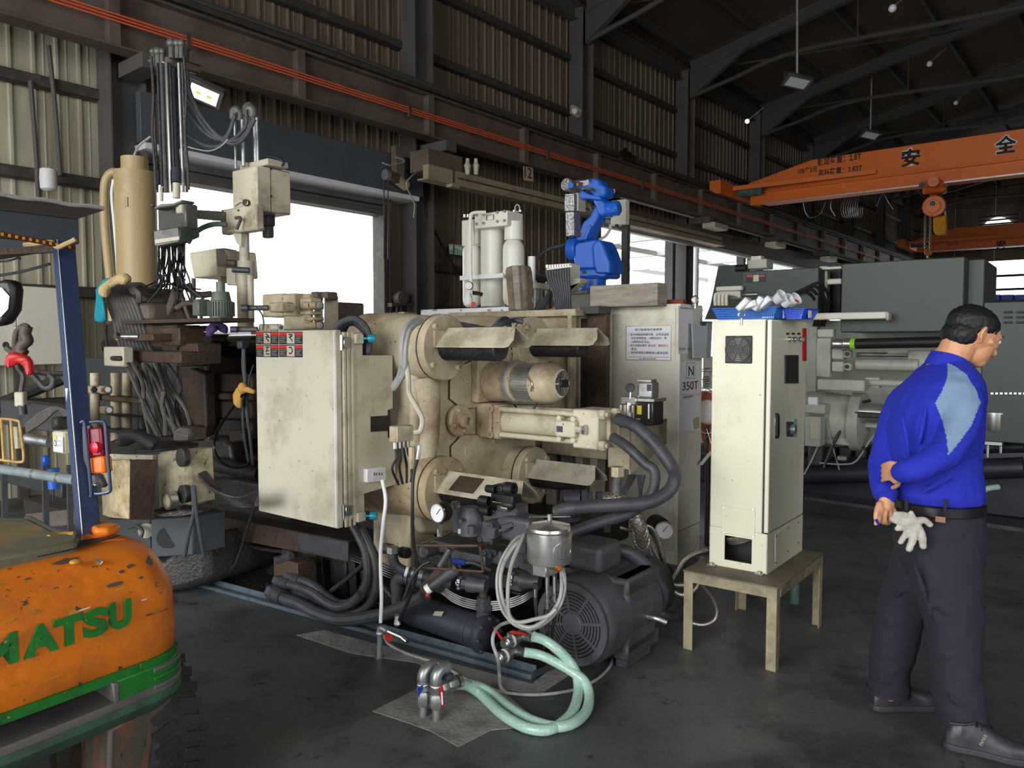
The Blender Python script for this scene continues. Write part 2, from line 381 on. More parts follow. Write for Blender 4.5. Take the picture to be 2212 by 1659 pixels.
for k,t in enumerate(TC[:-1]):
 for z in (.9,2.0,2.62,3.1,3.99,5.68,6.66):
  if k>=4 and t<31 and z<3.95:continue
  if k==2 and z<3.95:continue
  if z==3.1 and k>1:continue
  if z==2.62 and k<3:continue
  ob('girt',MB().box(WF,-8.34,-8.22,t+.15,t+BAY-.15,z-.055,z+.055),'girt_dark',wl,.008)
ob('eave_beam',MB().ibeam(WF.p(-8.15,TC[0],7.45),WF.p(-8.15,TC[-1],7.45),.16,.3),'roof_steel',wl)
for t in TC:ob('runway_bracket',MB().box(WF,-7.96,-7.45,t-.1,t+.1,4.12,4.26),'column_paint',wl)
rw=thing('crane_runway','long brown steel runway beam with welded stiffeners running along the corrugated wall','steel beam',WF.p(-7.62,8,4.3))
ob('beam',MB().ibeam(WF.p(-7.62,-5,4.54),WF.p(-7.62,39,4.54),.22,.56,.016),'runway_paint',rw)
for i in range(20):
 t=TC0-6.5+i*2.06;ob('stiffener',MB().box(WF,-7.61,-7.51,t-.05,t+.05,4.27,4.81),'runway_paint',rw)
ob('rail',MB().box(WF,-7.65,-7.59,-5,39,4.82,4.87),'girt_dark',rw)
cd=thing('conductor_rail','three bright orange power conductor strips running along the brown runway beam','conductor rail',WF.p(-7.48,8,4.5))
for dz in (-.03,0,.03):ob('strip',MB().tube([WF.p(-7.48,-4,4.51+dz),WF.p(-7.48,38.5,4.51+dz)],.009,6,raw=True),'conductor',cd)
for i in range(14):ob('rail_hanger',MB().box(WF,-7.51,-7.47,-2+i*3,-1.96+i*3,4.42,4.58),'girt_dark',cd)
sr=thing('cable_tray_1',None,None,WF.p(-7.9,8,5),kind='structure')  # cable tray with pipes running along the wall above the runway
ob('tray',MB().box(WF,-7.98,-7.78,-4,38,4.98,5.04),'girt_dark',sr)
for s_,z_,r_ in ((-7.93,5.09,.03),(-7.84,5.075,.024),(-7.98,5.16,.02)):ob('pipe',MB().tube([WF.p(s_,-4+i*2,z_+.01*(i%3)) for i in range(22)],r_,7),'roof_steel',sr)
d1=thing('door_1',None,None,WF.p(-8.2,5.5,0),kind='structure')
ob('header_plate',MB().box(WF,-7.96,-7.86,3.7,7.62,3.52,4.02),'lintel_blue',d1,.006)
ob('soffit_strip',MB().box(WF,-8.3,-7.87,3.75,7.55,3.46,3.52),'canopy_white',d1)
for i,(z,sx) in enumerate(((3.40,.1),(3.33,.06),(3.27,.09))):ob('shutter_guide',MB().box(WF,-8.36+sx*.3,-8.2+sx,3.8,7.25,z-.03,z+.035),'column_paint',d1,.006)
for a,b in ((3.74,3.86),(7.1,7.17),(7.2,7.24)):ob('jamb',MB().box(WF,-8.34,-8.1,a,b,0,3.5),'girt_dark',d1,.006)
ob('side_panel',MB().box(WF,-8.36,-8.3,7.2,7.62,0,3.5),'brown_sheet',d1)
d2=thing('door_2',None,None,WF.p(-8.2,16,0),kind='structure')
ob('header_beam',MB().box(WF,-8.1,-7.9,12.3,31,3.75,4.12),'runway_paint',d2,.006)
ob('header_trim',MB().tube([WF.p(-7.86,12.6,4.28),WF.p(-7.86,31,4.28)],.035,8,raw=True),'canopy_white',d2)
ob('lower_trim',MB().box(WF,-8.0,-7.88,12.3,31,3.66,3.72),'canopy_white',d2)
for a in (12.35,15.35,19.2,23.3):ob('jamb',MB().box(WF,-8.25,-8.05,a,a+.13,0,3.75),'column_paint',d2,.006)
cn=thing('outside_canopy','white steel canopy frame outside the long opening, seen against the sky','canopy',WF.p(-11,18,0))
for t in (13.6,16.1,18.9,22,25,28):ob('canopy_rafter',MB().beam(WF.p(-8.5,t,4.0),WF.p(-16,t,3.9),.14,.22),'canopy_white',cn)
for s_ in (-10.4,-13.2):ob('canopy_purlin',MB().beam(WF.p(s_,13,3.92),WF.p(s_,32,3.92),.07,.12),'canopy_white',cn)
for t in (16.1,22,28):ob('canopy_post',MB().cyl(WF.p(-14.8,t,-.06),WF.p(-14.8,t,3.9),.09),'canopy_white',cn)
tag(ob('drainpipe',MB().cyl(WF.p(-8.6,17.6,-.06),WF.p(-8.6,17.6,3.9),.07),'canopy_white'),'pale round drainpipe standing outside the long opening','drainpipe')
wb=thing('wall_back',None,None,WF.p(2,T1,0),kind='structure')
def slab(par,s0,s1,z0,z1,nm='cladding_sheet',m='brown_sheet'):ob(nm,MB().box(WF,s0,s1,T1,T1+.1,z0,z1),m,par)
eo=[WF.st(WF.T(x,y,T1)) for x,y in ((2112,566),(2212,680))]
SA,SB,ZA,ZB=eo[0][0],eo[0][0]+5,eo[1][2],eo[0][2]
for i in range(14):
 a=S0+i*1.55;b=a+1.54
 if b<SA or a>SB:slab(wb,a,b,0,11)
 else:
  slab(wb,a,b,0,ZA);slab(wb,a,b,ZB,11)
  if a<SA:slab(wb,a,SA,ZA,ZB)
for z in (.2,.45,.7):ob('window_bar',MB().box(WF,SA,SB,T1-.05,T1+.05,ZA+(ZB-ZA)*z,ZA+(ZB-ZA)*z+.1),'girt_dark',wb)
for s_ in (2,7.5):ob('column',MB().box(WF,s_,s_+.35,T1-.3,T1,0,11),'column_paint',wb)
ob('wall_right',MB().box(WF,S1,S1+.1,T0,T1,0,9),'brown_sheet',kind='structure')
wf=thing('wall_front',None,None,WF.p(2,T0,0),kind='structure')
ob('cladding_panel',MB().box(WF,1.5,S1,T0-.1,T0,0,11),'brown_sheet',wf);ob('cladding_panel',MB().box(WF,S0,1.5,T0-.1,T0,5.2,11),'brown_sheet',wf)
cl=thing('ceiling',None,None,WF.p(3,15,7.5),kind='structure')
SL=(8.017-7.512)/(8.089-5.658);RID=2.6
zr= lambda s:7.62+SL*(min(s,2*RID-s)+8.1)
for k in range(12):
 a=T0+(k*(T1-T0)/12);b=T0+((k+1)*(T1-T0)/12)+.03
 for q0,q1 in ((S0-.5,RID+.05),(RID-.05,S1+.4)):
  ob('roof_sheet',MB().add([WF.p(q0,a,zr(q0)+.28),WF.p(q1,a,zr(q1)+.28),WF.p(q1,b,zr(q1)+.28),WF.p(q0,b,zr(q0)+.28)],[(0,1,2,3)]),'roof_sheet',cl,fix=False,sharp=0)
for s_ in [S0+.5+i*1.35 for i in range(16)]:
 ob('purlin',MB().box(WF,s_-.04,s_+.04,T0,T1,zr(s_)+.08,zr(s_)+.26),'roof_steel',cl)
for t in TC:
 for q0,q1 in ((-8.0,RID),(RID,S1)):
  ob('rafter',MB().ibeam(WF.p(q0,t,zr(q0)-.06),WF.p(q1,t,zr(q1)-.06),.16,.3),'roof_steel',cl)
 ob('haunch',MB().prism([WF.p(-8.0,t-.06,6.9),WF.p(-8.0,t-.06,7.5),WF.p(-6.6,t-.06,zr(-6.6)-.15)],WF.w*.12),'roof_steel',cl)
 ob('tie_pipe',MB().tube([WF.p(-8.0,t,6.95),WF.p(-7.0,t,7.15),WF.p(-5.5,t,7.4),WF.p(-1.8,t,7.25),WF.p(4,t,7.3),WF.p(10,t,7.2)],.045,7),'roof_steel',cl)
 for q in (-4.5,-1.2,2.2):ob('hanger_rod',MB().cyl(WF.p(q,t,7.3),WF.p(q,t,zr(q)),.018,n=6),'roof_steel',cl)
for k,t in enumerate(TC[:-1]):
 ob('roof_brace',MB().cyl(WF.p(-7.9,t,7.5),WF.p(-3.4,t+BAY,zr(-3.4)-.05),.022,n=6),'roof_steel',cl)
S_,T_,P_=MF.S,MF.T,MF.p
A,W,Z=MF.a.copy(),MF.w.copy(),V((0,0,1))
def hose(name,label,cat,pts,r,m,n=8,k=6,parent=None,group=None,fn=None):
 o=ob(name,MB().tube([p if isinstance(p,V) else at(*p) for p in pts],r,n,k),m,parent,fix=False)
 if parent is None:tag(o,label,cat,group)
 return o
def cap_fit(mb,pts,r,l=.05):
 """swaged hose end at the start of a hose"""
 p0,p1=[p if isinstance(p,V) else at(*p) for p in pts[:2]];d=(p1-p0).normalized()
 mb.cyl(p0-d*.01,p0+d*l,r*1.25,n=10);mb.hexa(p0-d*.035,p0-d*.01,r*1.3)
 #  end platen of the casting machine
SF=-2.635
TB=[(2.89,1.475),(3.66,1.482),(2.89,.748),(3.66,.715)]
pl=thing('machine_end_platen','large oil-stained cream cast end platen with four round tie bar flanges','machine platen',P_(-2.9,3.27,.45))
m=MB()
pol=[(2.8,1.36),(2.8,1.1),(2.8,.86),(2.8,.62),(2.86,.5),(3.05,.46),(3.5,.44),(3.72,.5),(3.9,.62),(3.86,.9),(3.85,1.1),(3.9,1.4),(3.84,1.56),(3.66,1.62),(3.3,1.5),(3.1,1.6),(2.9,1.6),(2.8,1.5)]
m.prism([P_(-3.12,t,z) for t,z in pol],A*.34)
ob('casting',m,'cream_oily',pl,.03,3)
for i,(t,z) in enumerate(TB):
 m=MB();m.lathe(P_(-3.2,t,z),A,[(.185,0),(.182,.2),(.174,.32),(.165,.42),(.16,.5),(.158,.525)],40)
 ob('tie_bar_boss',m,'cream_rust' if i==2 else 'cream_oily',pl,label='boss with dark rust-brown heat stains' if i==2 else None)
 f=ob('tie_bar_flange',MB().lathe(P_(SF-.045,t,z),A,[(.168,0),(.168,.04),(.163,.045),(0.001,.045)],44,cap=False),'cream_rust' if i==2 else 'cream_oily',pl)
 ob('flange_seam',MB().ring(P_(SF-.052,t,z),P_(SF-.044,t,z),.1695,.15,44),'grime_brown',pl)
 m=MB()
 for q in (40,130,220,310):
  p=P_(SF,t+.135*cos(radians(q)),z+.135*sin(radians(q)));m.lathe(p,A,[(.017,0),(.017,.02),(.009,.02),(.009,.012)],12)
 obs('bolt',m,'cream_oily',f)
 ob('cover_bracket',MB().box(MF,SF,SF+.012,t-.1,t+.09,z+.0,z+.085),'cream_oily',f,.002)
m=MB();m.tube([P_(-2.8,2.89,1.32),P_(-2.79,2.91,1.15),P_(-2.78,2.9,1.0),P_(-2.8,2.89,.9),P_(-2.82,2.88,.78)],lambda u:.09-.03*sin(u*pi),12)
ob('cast_rib',m,'cream_oily',pl)
zz= lambda x,y:(800+x/3.607,640+y/3.607)
up=[zz(*q) for q in [(612,800),(612,655),(690,545),(830,480),(1250,470),(1400,520),(1400,840),(835,840),(800,870),(737,872),(690,862)]]
lo=[zz(*q) for q in [(622,1170),(705,1080),(735,1078),(805,1078),(1270,1095),(1275,1210),(1150,1400),(870,1445),(700,1370),(622,1320)]]
for nm,q in (('upper_cover_plate',up),('lower_cover_plate',lo)):
 cx0,cy0=sum(a for a,b in q)/len(q),sum(b for a,b in q)/len(q);ob('oily_outline',MB().prism([S_(cx0+(x-cx0)*1.018,cy0+(y-cy0)*1.022,-2.778) for x,y in q],A*.01),'grime_brown',pl)  # oily dark outline, painted for edge definition the flat light does not give
 ob(nm,MB().prism([S_(x,y,-2.775) for x,y in q],A*.016),'cream_oily',pl,.002)
m=MB()
for q in ((752,662),(762,1260),(1155,1187),(1110,432),(905,620),(960,1130)):
 m.lathe(S_(*zz(*q),-2.76),A,[(.014,0),(.014,.016),(.007,.016),(.007,.01)],12)
obs('plate_bolt',m,'cream_oily',pl)
ob('label_plate',MB().box(MF,-2.775,-2.772,*sorted([MF.st(S_(*zz(412,770),-2.775))[1],MF.st(S_(*zz(500,770),-2.775))[1]]),MF.st(S_(*zz(450,850),-2.775))[2],MF.st(S_(*zz(450,768),-2.775))[2]),'white',pl,label='small white label with an orange stripe')
_q=S_(*zz(412,790),-2.771);ob('label_stripe',MB().prism([S_(*zz(*c),-2.7715) for c in ((412,768),(500,768),(500,782),(412,782))],A*.001),'orange',pl)
ob('label_text',MB().prism([S_(*zz(*c),-2.7715) for c in ((416,788),(496,788),(496,822),(416,822))],A*.001),'greige',pl)
ob('small_pocket',MB().box(MF,-2.765,-2.755,3.17,3.235,.83,.93),'cream_oily',pl,.003)
ob('platen_foot',MB().box(MF,-3.1,-2.82,2.8,3.0,.3,.62),'cream_oily',pl,.01)
ob('platen_foot',MB().box(MF,-3.1,-2.82,3.55,3.85,.3,.6),'cream_oily',pl,.01)
hb=thing('tapped_hub','rust-stained round cream hub with threaded centre boss, bolted to platen','machine hub',S_(985,912,-2.76))
hc=S_(988,908,-2.76)
ob('flange',MB().lathe(hc,A,[(.085,0),(.088,.02),(.08,.03),(.04,.032)],28),'cream_rust',hb)
ob('boss',MB().lathe(hc+A*.03,A,[(.038,0),(.038,.05),(.022,.052),(.022,.02)],20),'cream_rust',hb)
for q in (20,110,200,290):ob('bolt',MB().lathe(hc+A*.03+W*(.06*cos(radians(q)))+Z*(.06*sin(radians(q))),A,[(.014,0),(.014,.018),(.007,.018),(.007,.01)],12),'cream_rust',hb)
#  threaded tie bars with sheet hoods
lens=[T_(1083,760,2.89).dot(A),T_(1262,758,3.66).dot(A),T_(1100,1090,2.89).dot(A),T_(1258,1045,3.66).dot(A)]
names=['upper tie bar nearest the cabinet','upper tie bar beside the dark gap','lower tie bar under the black valve','lower tie bar above the big hoses']
for i,(t,z) in enumerate(TB):
 tb=thing('tie_bar','blackened ridged end of the '+names[i],'tie bar',P_(SF,t,z),'threaded tie bar ends')
 m=MB();l=lens[i]-SF;n=int(l/.008);pr=[(.06,0)]
 for j in range(n):pr+=[(.066,j*.008+.001),(.06,j*.008+.005)]
 pr+=[(.058,l),(.0,l)];m.lathe(P_(SF,t,z),A,pr,26,cap=False);ob('threaded_rod',m,'oily_black',tb)
 m=MB()
 for q in (90,210,330):m.cyl(P_(lens[i]-.001,t+.03*cos(radians(q)),z+.03*sin(radians(q))),P_(lens[i]+.002,t+.03*cos(radians(q)),z+.03*sin(radians(q))),.005,n=8)
 obs('end_hole',m,'black',tb)
 hd=thing('sheet_hood','bent cream sheet metal hood over the '+names[i],'sheet cover',P_(SF,t,z),'sheet hoods over the tie bars')
 s1=lens[i]+.1;rz=z+.095;th=.003;e=z+.0
 def rnd(s_,tt,zed,sgn):
  return [P_(SF+.01,t,rz),P_(s1-.015,t,rz),P_(s1+.02,t+sgn*.06,z+.035),P_(s1+.012,t+sgn*.088,z+.006),P_(s1-.01,t+sgn*.095,e),P_(SF-.0,t+sgn*.095,e)]
 nl=MB().prism(rnd(0,0,0,-1),Z*th);ob('near_leaf',nl,'cream' if i<3 else 'greige',hd)
 ob('far_leaf',MB().prism(rnd(0,0,0,1),Z*th),'cream',hd)
 m=MB()
 for dz in (.03,.08):m.bolt(P_(SF+.012,t-.075+dz*.6,z+dz),A,.007,.008)
 obs('screw',m,'steel',hd)
hd=[o for o in C.objects if o.name.startswith('sheet_hood')][2]
ob('tape_patch',MB().prism([P_(SF+a,2.89-b,.748+.098-b+.002) for a,b in ((.1,.015),(.26,.015),(.24,.08),(.08,.08))],Z*.001),'rusty',hd,label='dark brown rectangular stain patch')
#  gear motor
gm=thing('gear_motor','silver ribbed electric gear motor with cream fan cowl, mounted on the platen','electric motor',S_(1050,822,-2.76))
g0=S_(1050,822,-2.76);gs,gt,gz=MF.st(g0);ge=T_(1214,818,gt).dot(A);gl=ge-gs
G= lambda s,dt=0,dz=0:P_(gs+s,gt+dt,gz+dz)
ob('mounting_plate',MB().box(MF,gs-.0,gs+.05,gt-.13,gt+.16,gz-.115,gz+.125),'cream_oily',gm,.006)
ob('gearbox',MB().lathe(G(.05),A,[(.112,0),(.116,.03),(.108,.12),(.112,.15),(.112,.19)],28),'cream_oily',gm,.004)
ob('motor_flange',MB().lathe(G(.19),A,[(.118,0),(.12,.01),(.12,.03),(.1,.04)],28),'alu',gm)
m=MB();fs,fe=.23,gl-.15
m.cyl(G(fs),G(fe),.086,n=28)
for i in range(36):
 q=2*pi*i/36;d=W*cos(q)+Z*sin(q);m.beam(G(fs)+d*.094,G(fe)+d*.094,.004,.02,up=d)
ob('finned_housing',m,'alu',gm,kind='stuff')
ob('fan_cowl',MB().lathe(G(fe),A,[(.108,0),(.108,.08),(.1,.115),(.078,.145),(.074,.148),(.06,.146)],30),'cream_oily',gm)
ob('grille_disc',MB().cyl(G(fe+.146),G(fe+.149),.074,n=30),'cream_clean',gm)
m=MB()
for i in range(14):
 for sg in (-1,1):
  x=-.06+i*.0092
  y0=.022 if abs(x)<.022 else .004;h=sqrt(max(0,.068**2-x*x));y1=h
  if y1>y0:m.beam(G(fe+.1498,x,sg*y0),G(fe+.1498,x+.012,sg*y1),.004,.002,up=A)
ob('grille_slot',m,'black',gm,kind='stuff')
ob('cowl_plug',MB().box(MF,gs+fe+.14,gs+fe+.165,gt-.025,gt+.045,gz-.02,gz+.02),'black',gm,.005)
ob('terminal_loop',MB().tube([G(fe-.02,-.09,.08),G(fe+.0,-.12,.05),G(fe+.04,-.118,.0),G(fe+.03,-.115,-.04)],.004,6),'steel',gm)
ob('lifting_eye',MB().tube([G(.17,-.01,.115),G(.17,-.02,.15),G(.17,.01,.165),G(.17,.035,.15),G(.17,.03,.115)],.008,8,5),'cream_oily',gm)
hose('motor_cable','thin black cable drooping below the gear motor','cable',[G(fe,0,-.09),G(fe-.03,-.02,-.15),G(fe-.1,-.02,-.16),G(.2,0,-.13)],.006,'black')
#  hydraulic core cylinder
cy=thing('hydraulic_cylinder','long cream hydraulic cylinder with four tie rods and a square end block','hydraulic cylinder',S_(1050,905,-2.76))
c0=S_(1052,906,-2.76);cs,ct,cz=MF.st(c0);ce=T_(1318,914,ct).dot(A);K= lambda s,dt=0,dz=0:P_(cs+s,ct+dt,cz+dz);cl_=ce-cs
ob('mount_block',MB().box(MF,cs-.02,cs+.1,ct-.085,ct+.1,cz-.095,cz+.1),'cream_oily',cy,.018,3)
ob('front_head',MB().box(MF,cs+.1,cs+.15,ct-.08,ct+.08,cz-.095,cz+.095),'cream_oily',cy,.008)
ob('barrel',MB().cyl(K(.15),K(cl_-.17),.066,n=28),'cream',cy)
for dt in (-1,1):
 for dz in (-1,1):ob('tie_rod',MB().cyl(K(.12,dt*.06,dz*.07),K(cl_,dt*.06,dz*.07),.015,n=12),'cream',cy)
ob('end_block',MB().box(MF,ce-.17,ce-.02,ct-.088,ct+.088,cz-.1,cz+.1),'cream',cy,.008)
ob('port_boss',MB().box(MF,ce-.03,ce+.0,ct+.0,ct+.1,cz-.06,cz+.06),'cream',cy,.006)
for dt in (-1,1):
 for dz in (-1,1):
  o=ob('nut',MB().hexa(K(cl_-.02,dt*.062,dz*.078),K(cl_+.012,dt*.062,dz*.078),.027),'cream',cy,.003)
  ob('stud_tip',MB().cyl(K(cl_+.012,dt*.062,dz*.078),K(cl_+.028,dt*.062,dz*.078),.013,n=10),'cream_oily',o)
for dz in (-.07,.07):ob('socket_bolt',MB().lathe(K(.1,-.065,dz),-W,[(.02,0),(.02,.03),(.011,.03),(.011,.02)],14),'cream_oily',cy)
vb=ob('cushion_valve',MB().box(MF,ce-.25,ce-.13,ct-.13,ct-.088,cz-.045,cz+.04),'cream',cy,.01,2)
ob('valve_window',MB().box(MF,ce-.235,ce-.2,ct-.134,ct-.128,cz-.018,cz+.012),'bluegrey_dark',vb)
ob('valve_stem',MB().hexa(P_(ce-.13,ct-.11,cz),P_(ce-.09,ct-.11,cz),.016),'cream',vb)
ob('hand_wheel',MB().lathe(P_(ce-.09,ct-.11,cz),A,[(.024,0),(.028,.006),(.024,.014),(.01,.018)],7),'steel',vb)
for a_,b_ in ((-.235,.05),(-.15,.05),(-.235,-.055),(-.15,-.055)):ob('valve_lug',MB().cyl(P_(ce+a_,ct-.088,cz+b_),P_(ce+a_,ct-.115,cz+b_),.014,n=12),'cream',vb)
#  sheet enclosure behind the platen
eb=thing('machine_enclosure','long oily cream sheet enclosure with an overhanging top flange behind the platen','machine enclosure',P_(-2.6,4.4,.6))
e0,e1=T_(977,682,4.35),T_(1243,668,4.35)
ob('side_sheet',MB().box(MF,e0.dot(A),e1.dot(A),4.36,4.4,.5,e1.z-.03),'cream_oily',eb)
ob('top_flange',MB().box(MF,e0.dot(A),e1.dot(A)+.03,4.3,4.42,e1.z-.045,e1.z-.0),'cream_oily',eb,.003)
ob('corner_post',MB().box(MF,e1.dot(A)-.03,e1.dot(A)+.0,4.3,4.42,.5,e1.z-.04),'cream_oily',eb,.003)
ob('rear_top',MB().box(MF,e0.dot(A)+.1,e1.dot(A),4.42,5.2,e1.z-.06,e1.z-.02),'cream_oily',eb)
g1=T_(1310,665,4.5).dot(A)
ob('dark_panel',MB().box(MF,e1.dot(A),g1,4.5,4.55,.3,e1.z-.02),'rusty',eb,label='recessed panel crusted with dark oily specks')
ob('top_cap',MB().box(MF,e1.dot(A),g1,4.4,4.56,e1.z-.03,e1.z+.02),'dark_grey',eb)
ob('lower_shelf',MB().box(MF,T_(1170,970,4.1).dot(A),T_(1310,980,4.1).dot(A),4.1,4.45,T_(1230,985,4.1).z,T_(1230,955,4.1).z),'cream_oily',eb,.004)
m=MB()
for i in range(5):m.box(MF,T_(1150+i*32,700,4.25).dot(A),T_(1166+i*32,700,4.25).dot(A),4.24,4.34,.4,.95)
obs('lower_rib',m,'greige',eb)
ob('inner_dark',MB().box(MF,-3.4,e1.dot(A),4.42,4.5,.2,1.5),'oily_black',eb)
hose('cable_bundle','loop of dark cables lying on the enclosure between the two upper flanges','cable',[(985,700,4.2),(1020,706,4.2),(1060,712,4.2),(1080,694,4.2),(1095,690,4.3),(1100,708,4.3)],.016,'hose_black')
hose('cable_bundle','dark cable with a kink behind the upper right flange hood','cable',[(1060,712,4.1),(1085,700,4.1),(1110,692,4.2),(1130,696,4.2)],.014,'hose_black')
#  tall electrical box with swing door
TD=2.35
q0,q1,q2,q3=T_(549,715,TD),T_(724,711,TD),T_(724,1138,TD),T_(562,1108,TD)
sL,sR,zt,zb=q0.dot(A)+.01,q1.dot(A),q0.z,(q2.z+q3.z)/2
bx=thing('control_box','tall scuffed cream control box with a big swing door and warning stickers','electrical cabinet',P_((sL+sR)/2,TD+.15,zb))
dr=ob('door',MB().box(MF,sL,sR,TD,TD+.035,zb,zt),'door_cream',bx,.004)
ob('door_seam',MB().box(MF,sR-.012,sR-.009,TD-.002,TD+.01,zb+.01,zt-.01),'white',dr)
ob('carcass',MB().box(MF,sL+.02,sR+.0,TD+.04,TD+.17,zb+.03,zt-.01),'cream',bx,.004)
tR=S_(852,900,sR+.0).dot(W)
zt2,zb2=S_(745,768,sR).z,S_(752,1076,sR).z
sd=MB();sp=[(750,768),(848,767),(849,882),(838,886),(838,898),(801,900),(801,933),(838,931),(838,945),(853,948),(855,1047),(752,1077)]
ob('side_panel',MB().prism([S_(x,y,sR+.002) for x,y in sp],-A*.02),'cream',bx,.002)
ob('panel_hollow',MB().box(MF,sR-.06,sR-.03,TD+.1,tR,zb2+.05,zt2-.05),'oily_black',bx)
for q in (.0,.022,.05):ob('hinge_rail',MB().box(MF,sR+.0+q*.0,sR+.01,TD+.04+q,TD+.055+q,zb+.0,zt-.01),'cream',bx,.002)
for z_ in (zt-.06,zb+.08):
 h=ob('hinge',MB().box(MF,sR+.005,sR+.02,TD+.035,TD+.075,z_-.025,z_+.025),'steel',bx,.003)
 ob('hinge_pin',MB().cyl(P_(sR+.012,TD+.025,z_-.035),P_(sR+.012,TD+.025,z_+.035),.007,n=10),'chrome',h)
for y_,z_ in ((724,zt-.04),(1118,zb+.04)):
 k_=ob('latch_bracket',MB().box(MF,sR+.01,sR+.03,TD+.1,TD+.15,z_-.025,z_+.02),'cream',bx,.003)
 ob('latch_knob',MB().lathe(P_(sR+.03,TD+.145,z_),A*.8+W*.6,[(.006,0),(.006,.02),(.018,.024),(.022,.04),(.018,.058)],16),'teal',k_,label='teal plastic knob')
def pq(px0,py0,px1,py1,t,dd,mname,name,parent,fr=MF,th=.001):
 a,b=fr.T(px0,py0,t),fr.T(px1,py1,t);return ob(name,MB().box(fr,a.dot(fr.a),b.dot(fr.a),t-dd-th,t-dd,b.z,a.z),mname,parent)
for iy,(ya,yb) in enumerate(((717,744),(745,772))):
 for ix,(xa,xb) in enumerate(((553,602),(603,654))):
  s_=pq(xa,ya,xb,yb,TD,0,'black','warning_sticker',bx)
  pq(xa+1,ya+1,xa+17,ya+8,TD,.001,'red','red_band',s_);pq(xb-16,ya+1,xb-1,ya+8,TD,.001,'red','red_band',s_)
  pc=pq(xa+17,ya+2,xb-17,yb-2,TD,.001,'greige','pictogram_panel',s_)
  mm=MB()
  for u,v,u2,v2 in (((4,4,11,9),(9,8,5,14),(5,14,11,20),(3,10,13,12)),((3,5,12,6),(8,6,7,13),(7,13,12,20),(4,12,11,9)),((4,5,12,5),(8,5,6,12),(4,14,12,12),(5,19,12,20)),((4,6,9,5),(9,5,12,12),(12,12,9,19),(9,19,4,18)))[iy*2+ix]:
   mm.beam(T_(xa+17+u,ya+v,TD-.0025),T_(xa+17+u2,ya+v2,TD-.0025),.006,.001,up=W)
  ob('pictogram',mm,'black',s_,kind='stuff')
  mm=MB()
  for r_ in range(4):
   for c0_,c1_ in ((xa+2,xa+15),(xb-15,xb-3)):mm.beam(T_(c0_,ya+11+r_*3.6,TD-.0025),T_(c1_-(r_%3)*2,ya+11+r_*3.6,TD-.0025),.0018,.0006,up=W)
  ob('sticker_text',mm,'greige',s_,kind='stuff')
so=thing('socket_outlet','white double power socket box on the side of the control box','power socket',S_(812,1026,sR+.01))
so0=[S_(x,y,sR+.03) for x,y in ((793,1014),(834,1008),(834,1039),(793,1043))]
ob('housing',MB().prism(so0,-A*.028),'white_gloss',so,.004,2)
ob('socket_face',MB().prism([S_(x,y,sR+.031) for x,y in ((804,1018),(828,1015),(828,1033),(804,1036))],A*.002),'white',so,.001)
m=MB()
for x_ in (808,813,819,824):m.prism([S_(x_+u,y_,sR+.0335) for u,y_ in ((0,1021),(1.6,1021),(1.6,1027),(0,1027))],A*.0008)
obs('socket_slot',m,'black',so)
hose('socket_cable','white power cable hanging from the socket down to the tap pipe','cable',[(826,1038,3.45),(833,1080,3.4),(828,1130,3.42),(822,1200,3.5),(824,1290,3.5),(822,1345,3.5)],.0085,'white')
jb=thing('junction_box','small cream junction box with cable glands, beside the control box','junction box',at(865,960,3.62))
cbj= lambda x0,x1,y0,y1,d,l:None
j0=at(855,957,3.5);js,jt,jz=MF.st(j0)
ob('case',MB().box(MF,js-.045,js+.0,jt,jt+.11,jz,jz+.075),'cream_oily',jb,.004)
ob('lid',MB().box(MF,js,js+.008,jt+.002,jt+.108,jz+.002,jz+.073),'cream',jb,.002)
for i in range(4):
 p=P_(js-.02,jt+.015+i*.026,jz);ob('cable_gland',MB().cyl(p,p-Z*.03,.011,n=8),'steel',jb)
 hose('gland_cable','x','x',[p-Z*.03,p-Z*.07+A*.01,p-Z*.12+W*(.02*(i-1)),p-Z*.2+W*.02],.006,'black',parent=jb)
vv=thing('limit_valve','small brass-stained valve with a hose fitting under the junction box','valve',at(888,1000,3.5))
p=at(890,965,3.5);ob('valve_body',MB().cyl(p,p-Z*.1,.017,n=10),'cream_rust',vv);ob('pin',MB().cyl(p-Z*.1,p-Z*.15,.008,n=8),'black',vv)
hose('black_air_hose','thin black air hose with a silver end hanging down past the flange','hose',[(905,968,3.4),(902,990,3.4),(893,1030,3.4),(891,1090,3.38),(893,1170,3.4),(902,1225,3.42),(885,1290,3.45),(862,1340,3.5)],.0075,'black')
ob('hose_end',MB().cyl(at(906,962,3.4),at(902,992,3.4),.011,n=10),'chrome',vv)
hose('grey_conduit','pair of grey flexible conduits bending over the upper left boss','conduit',[(905,688,3.62),(878,706,3.52),(868,745,3.48),(868,790,3.5),(862,815,3.55),(850,835,3.6)],.015,'hose_grey')
hose('grey_conduit','inner grey conduit following the outer one behind the box edge','conduit',[(912,692,3.62),(886,712,3.52),(876,750,3.48),(874,800,3.5),(862,825,3.55),(851,840,3.6)],.013,'hose_grey')
hose('ribbed_conduit','thin grey conduit snaking down the platen to the junction box','conduit',[(877,780,3.5),(882,820,3.5),(884,850,3.52),(900,880,3.5),(912,905,3.5),(908,930,3.5),(894,935,3.5)],.0125,'greige')
zc= lambda x,y:(380+x/3.95,1060+y/3.95)
zv= lambda x,y:(860+x/4.809,1020+y/4.809)
zq= lambda x,y:(1180+x/4.147,1000+y/4.147)
zh= lambda x,y:(780+x/3.687,1250+y/3.687)
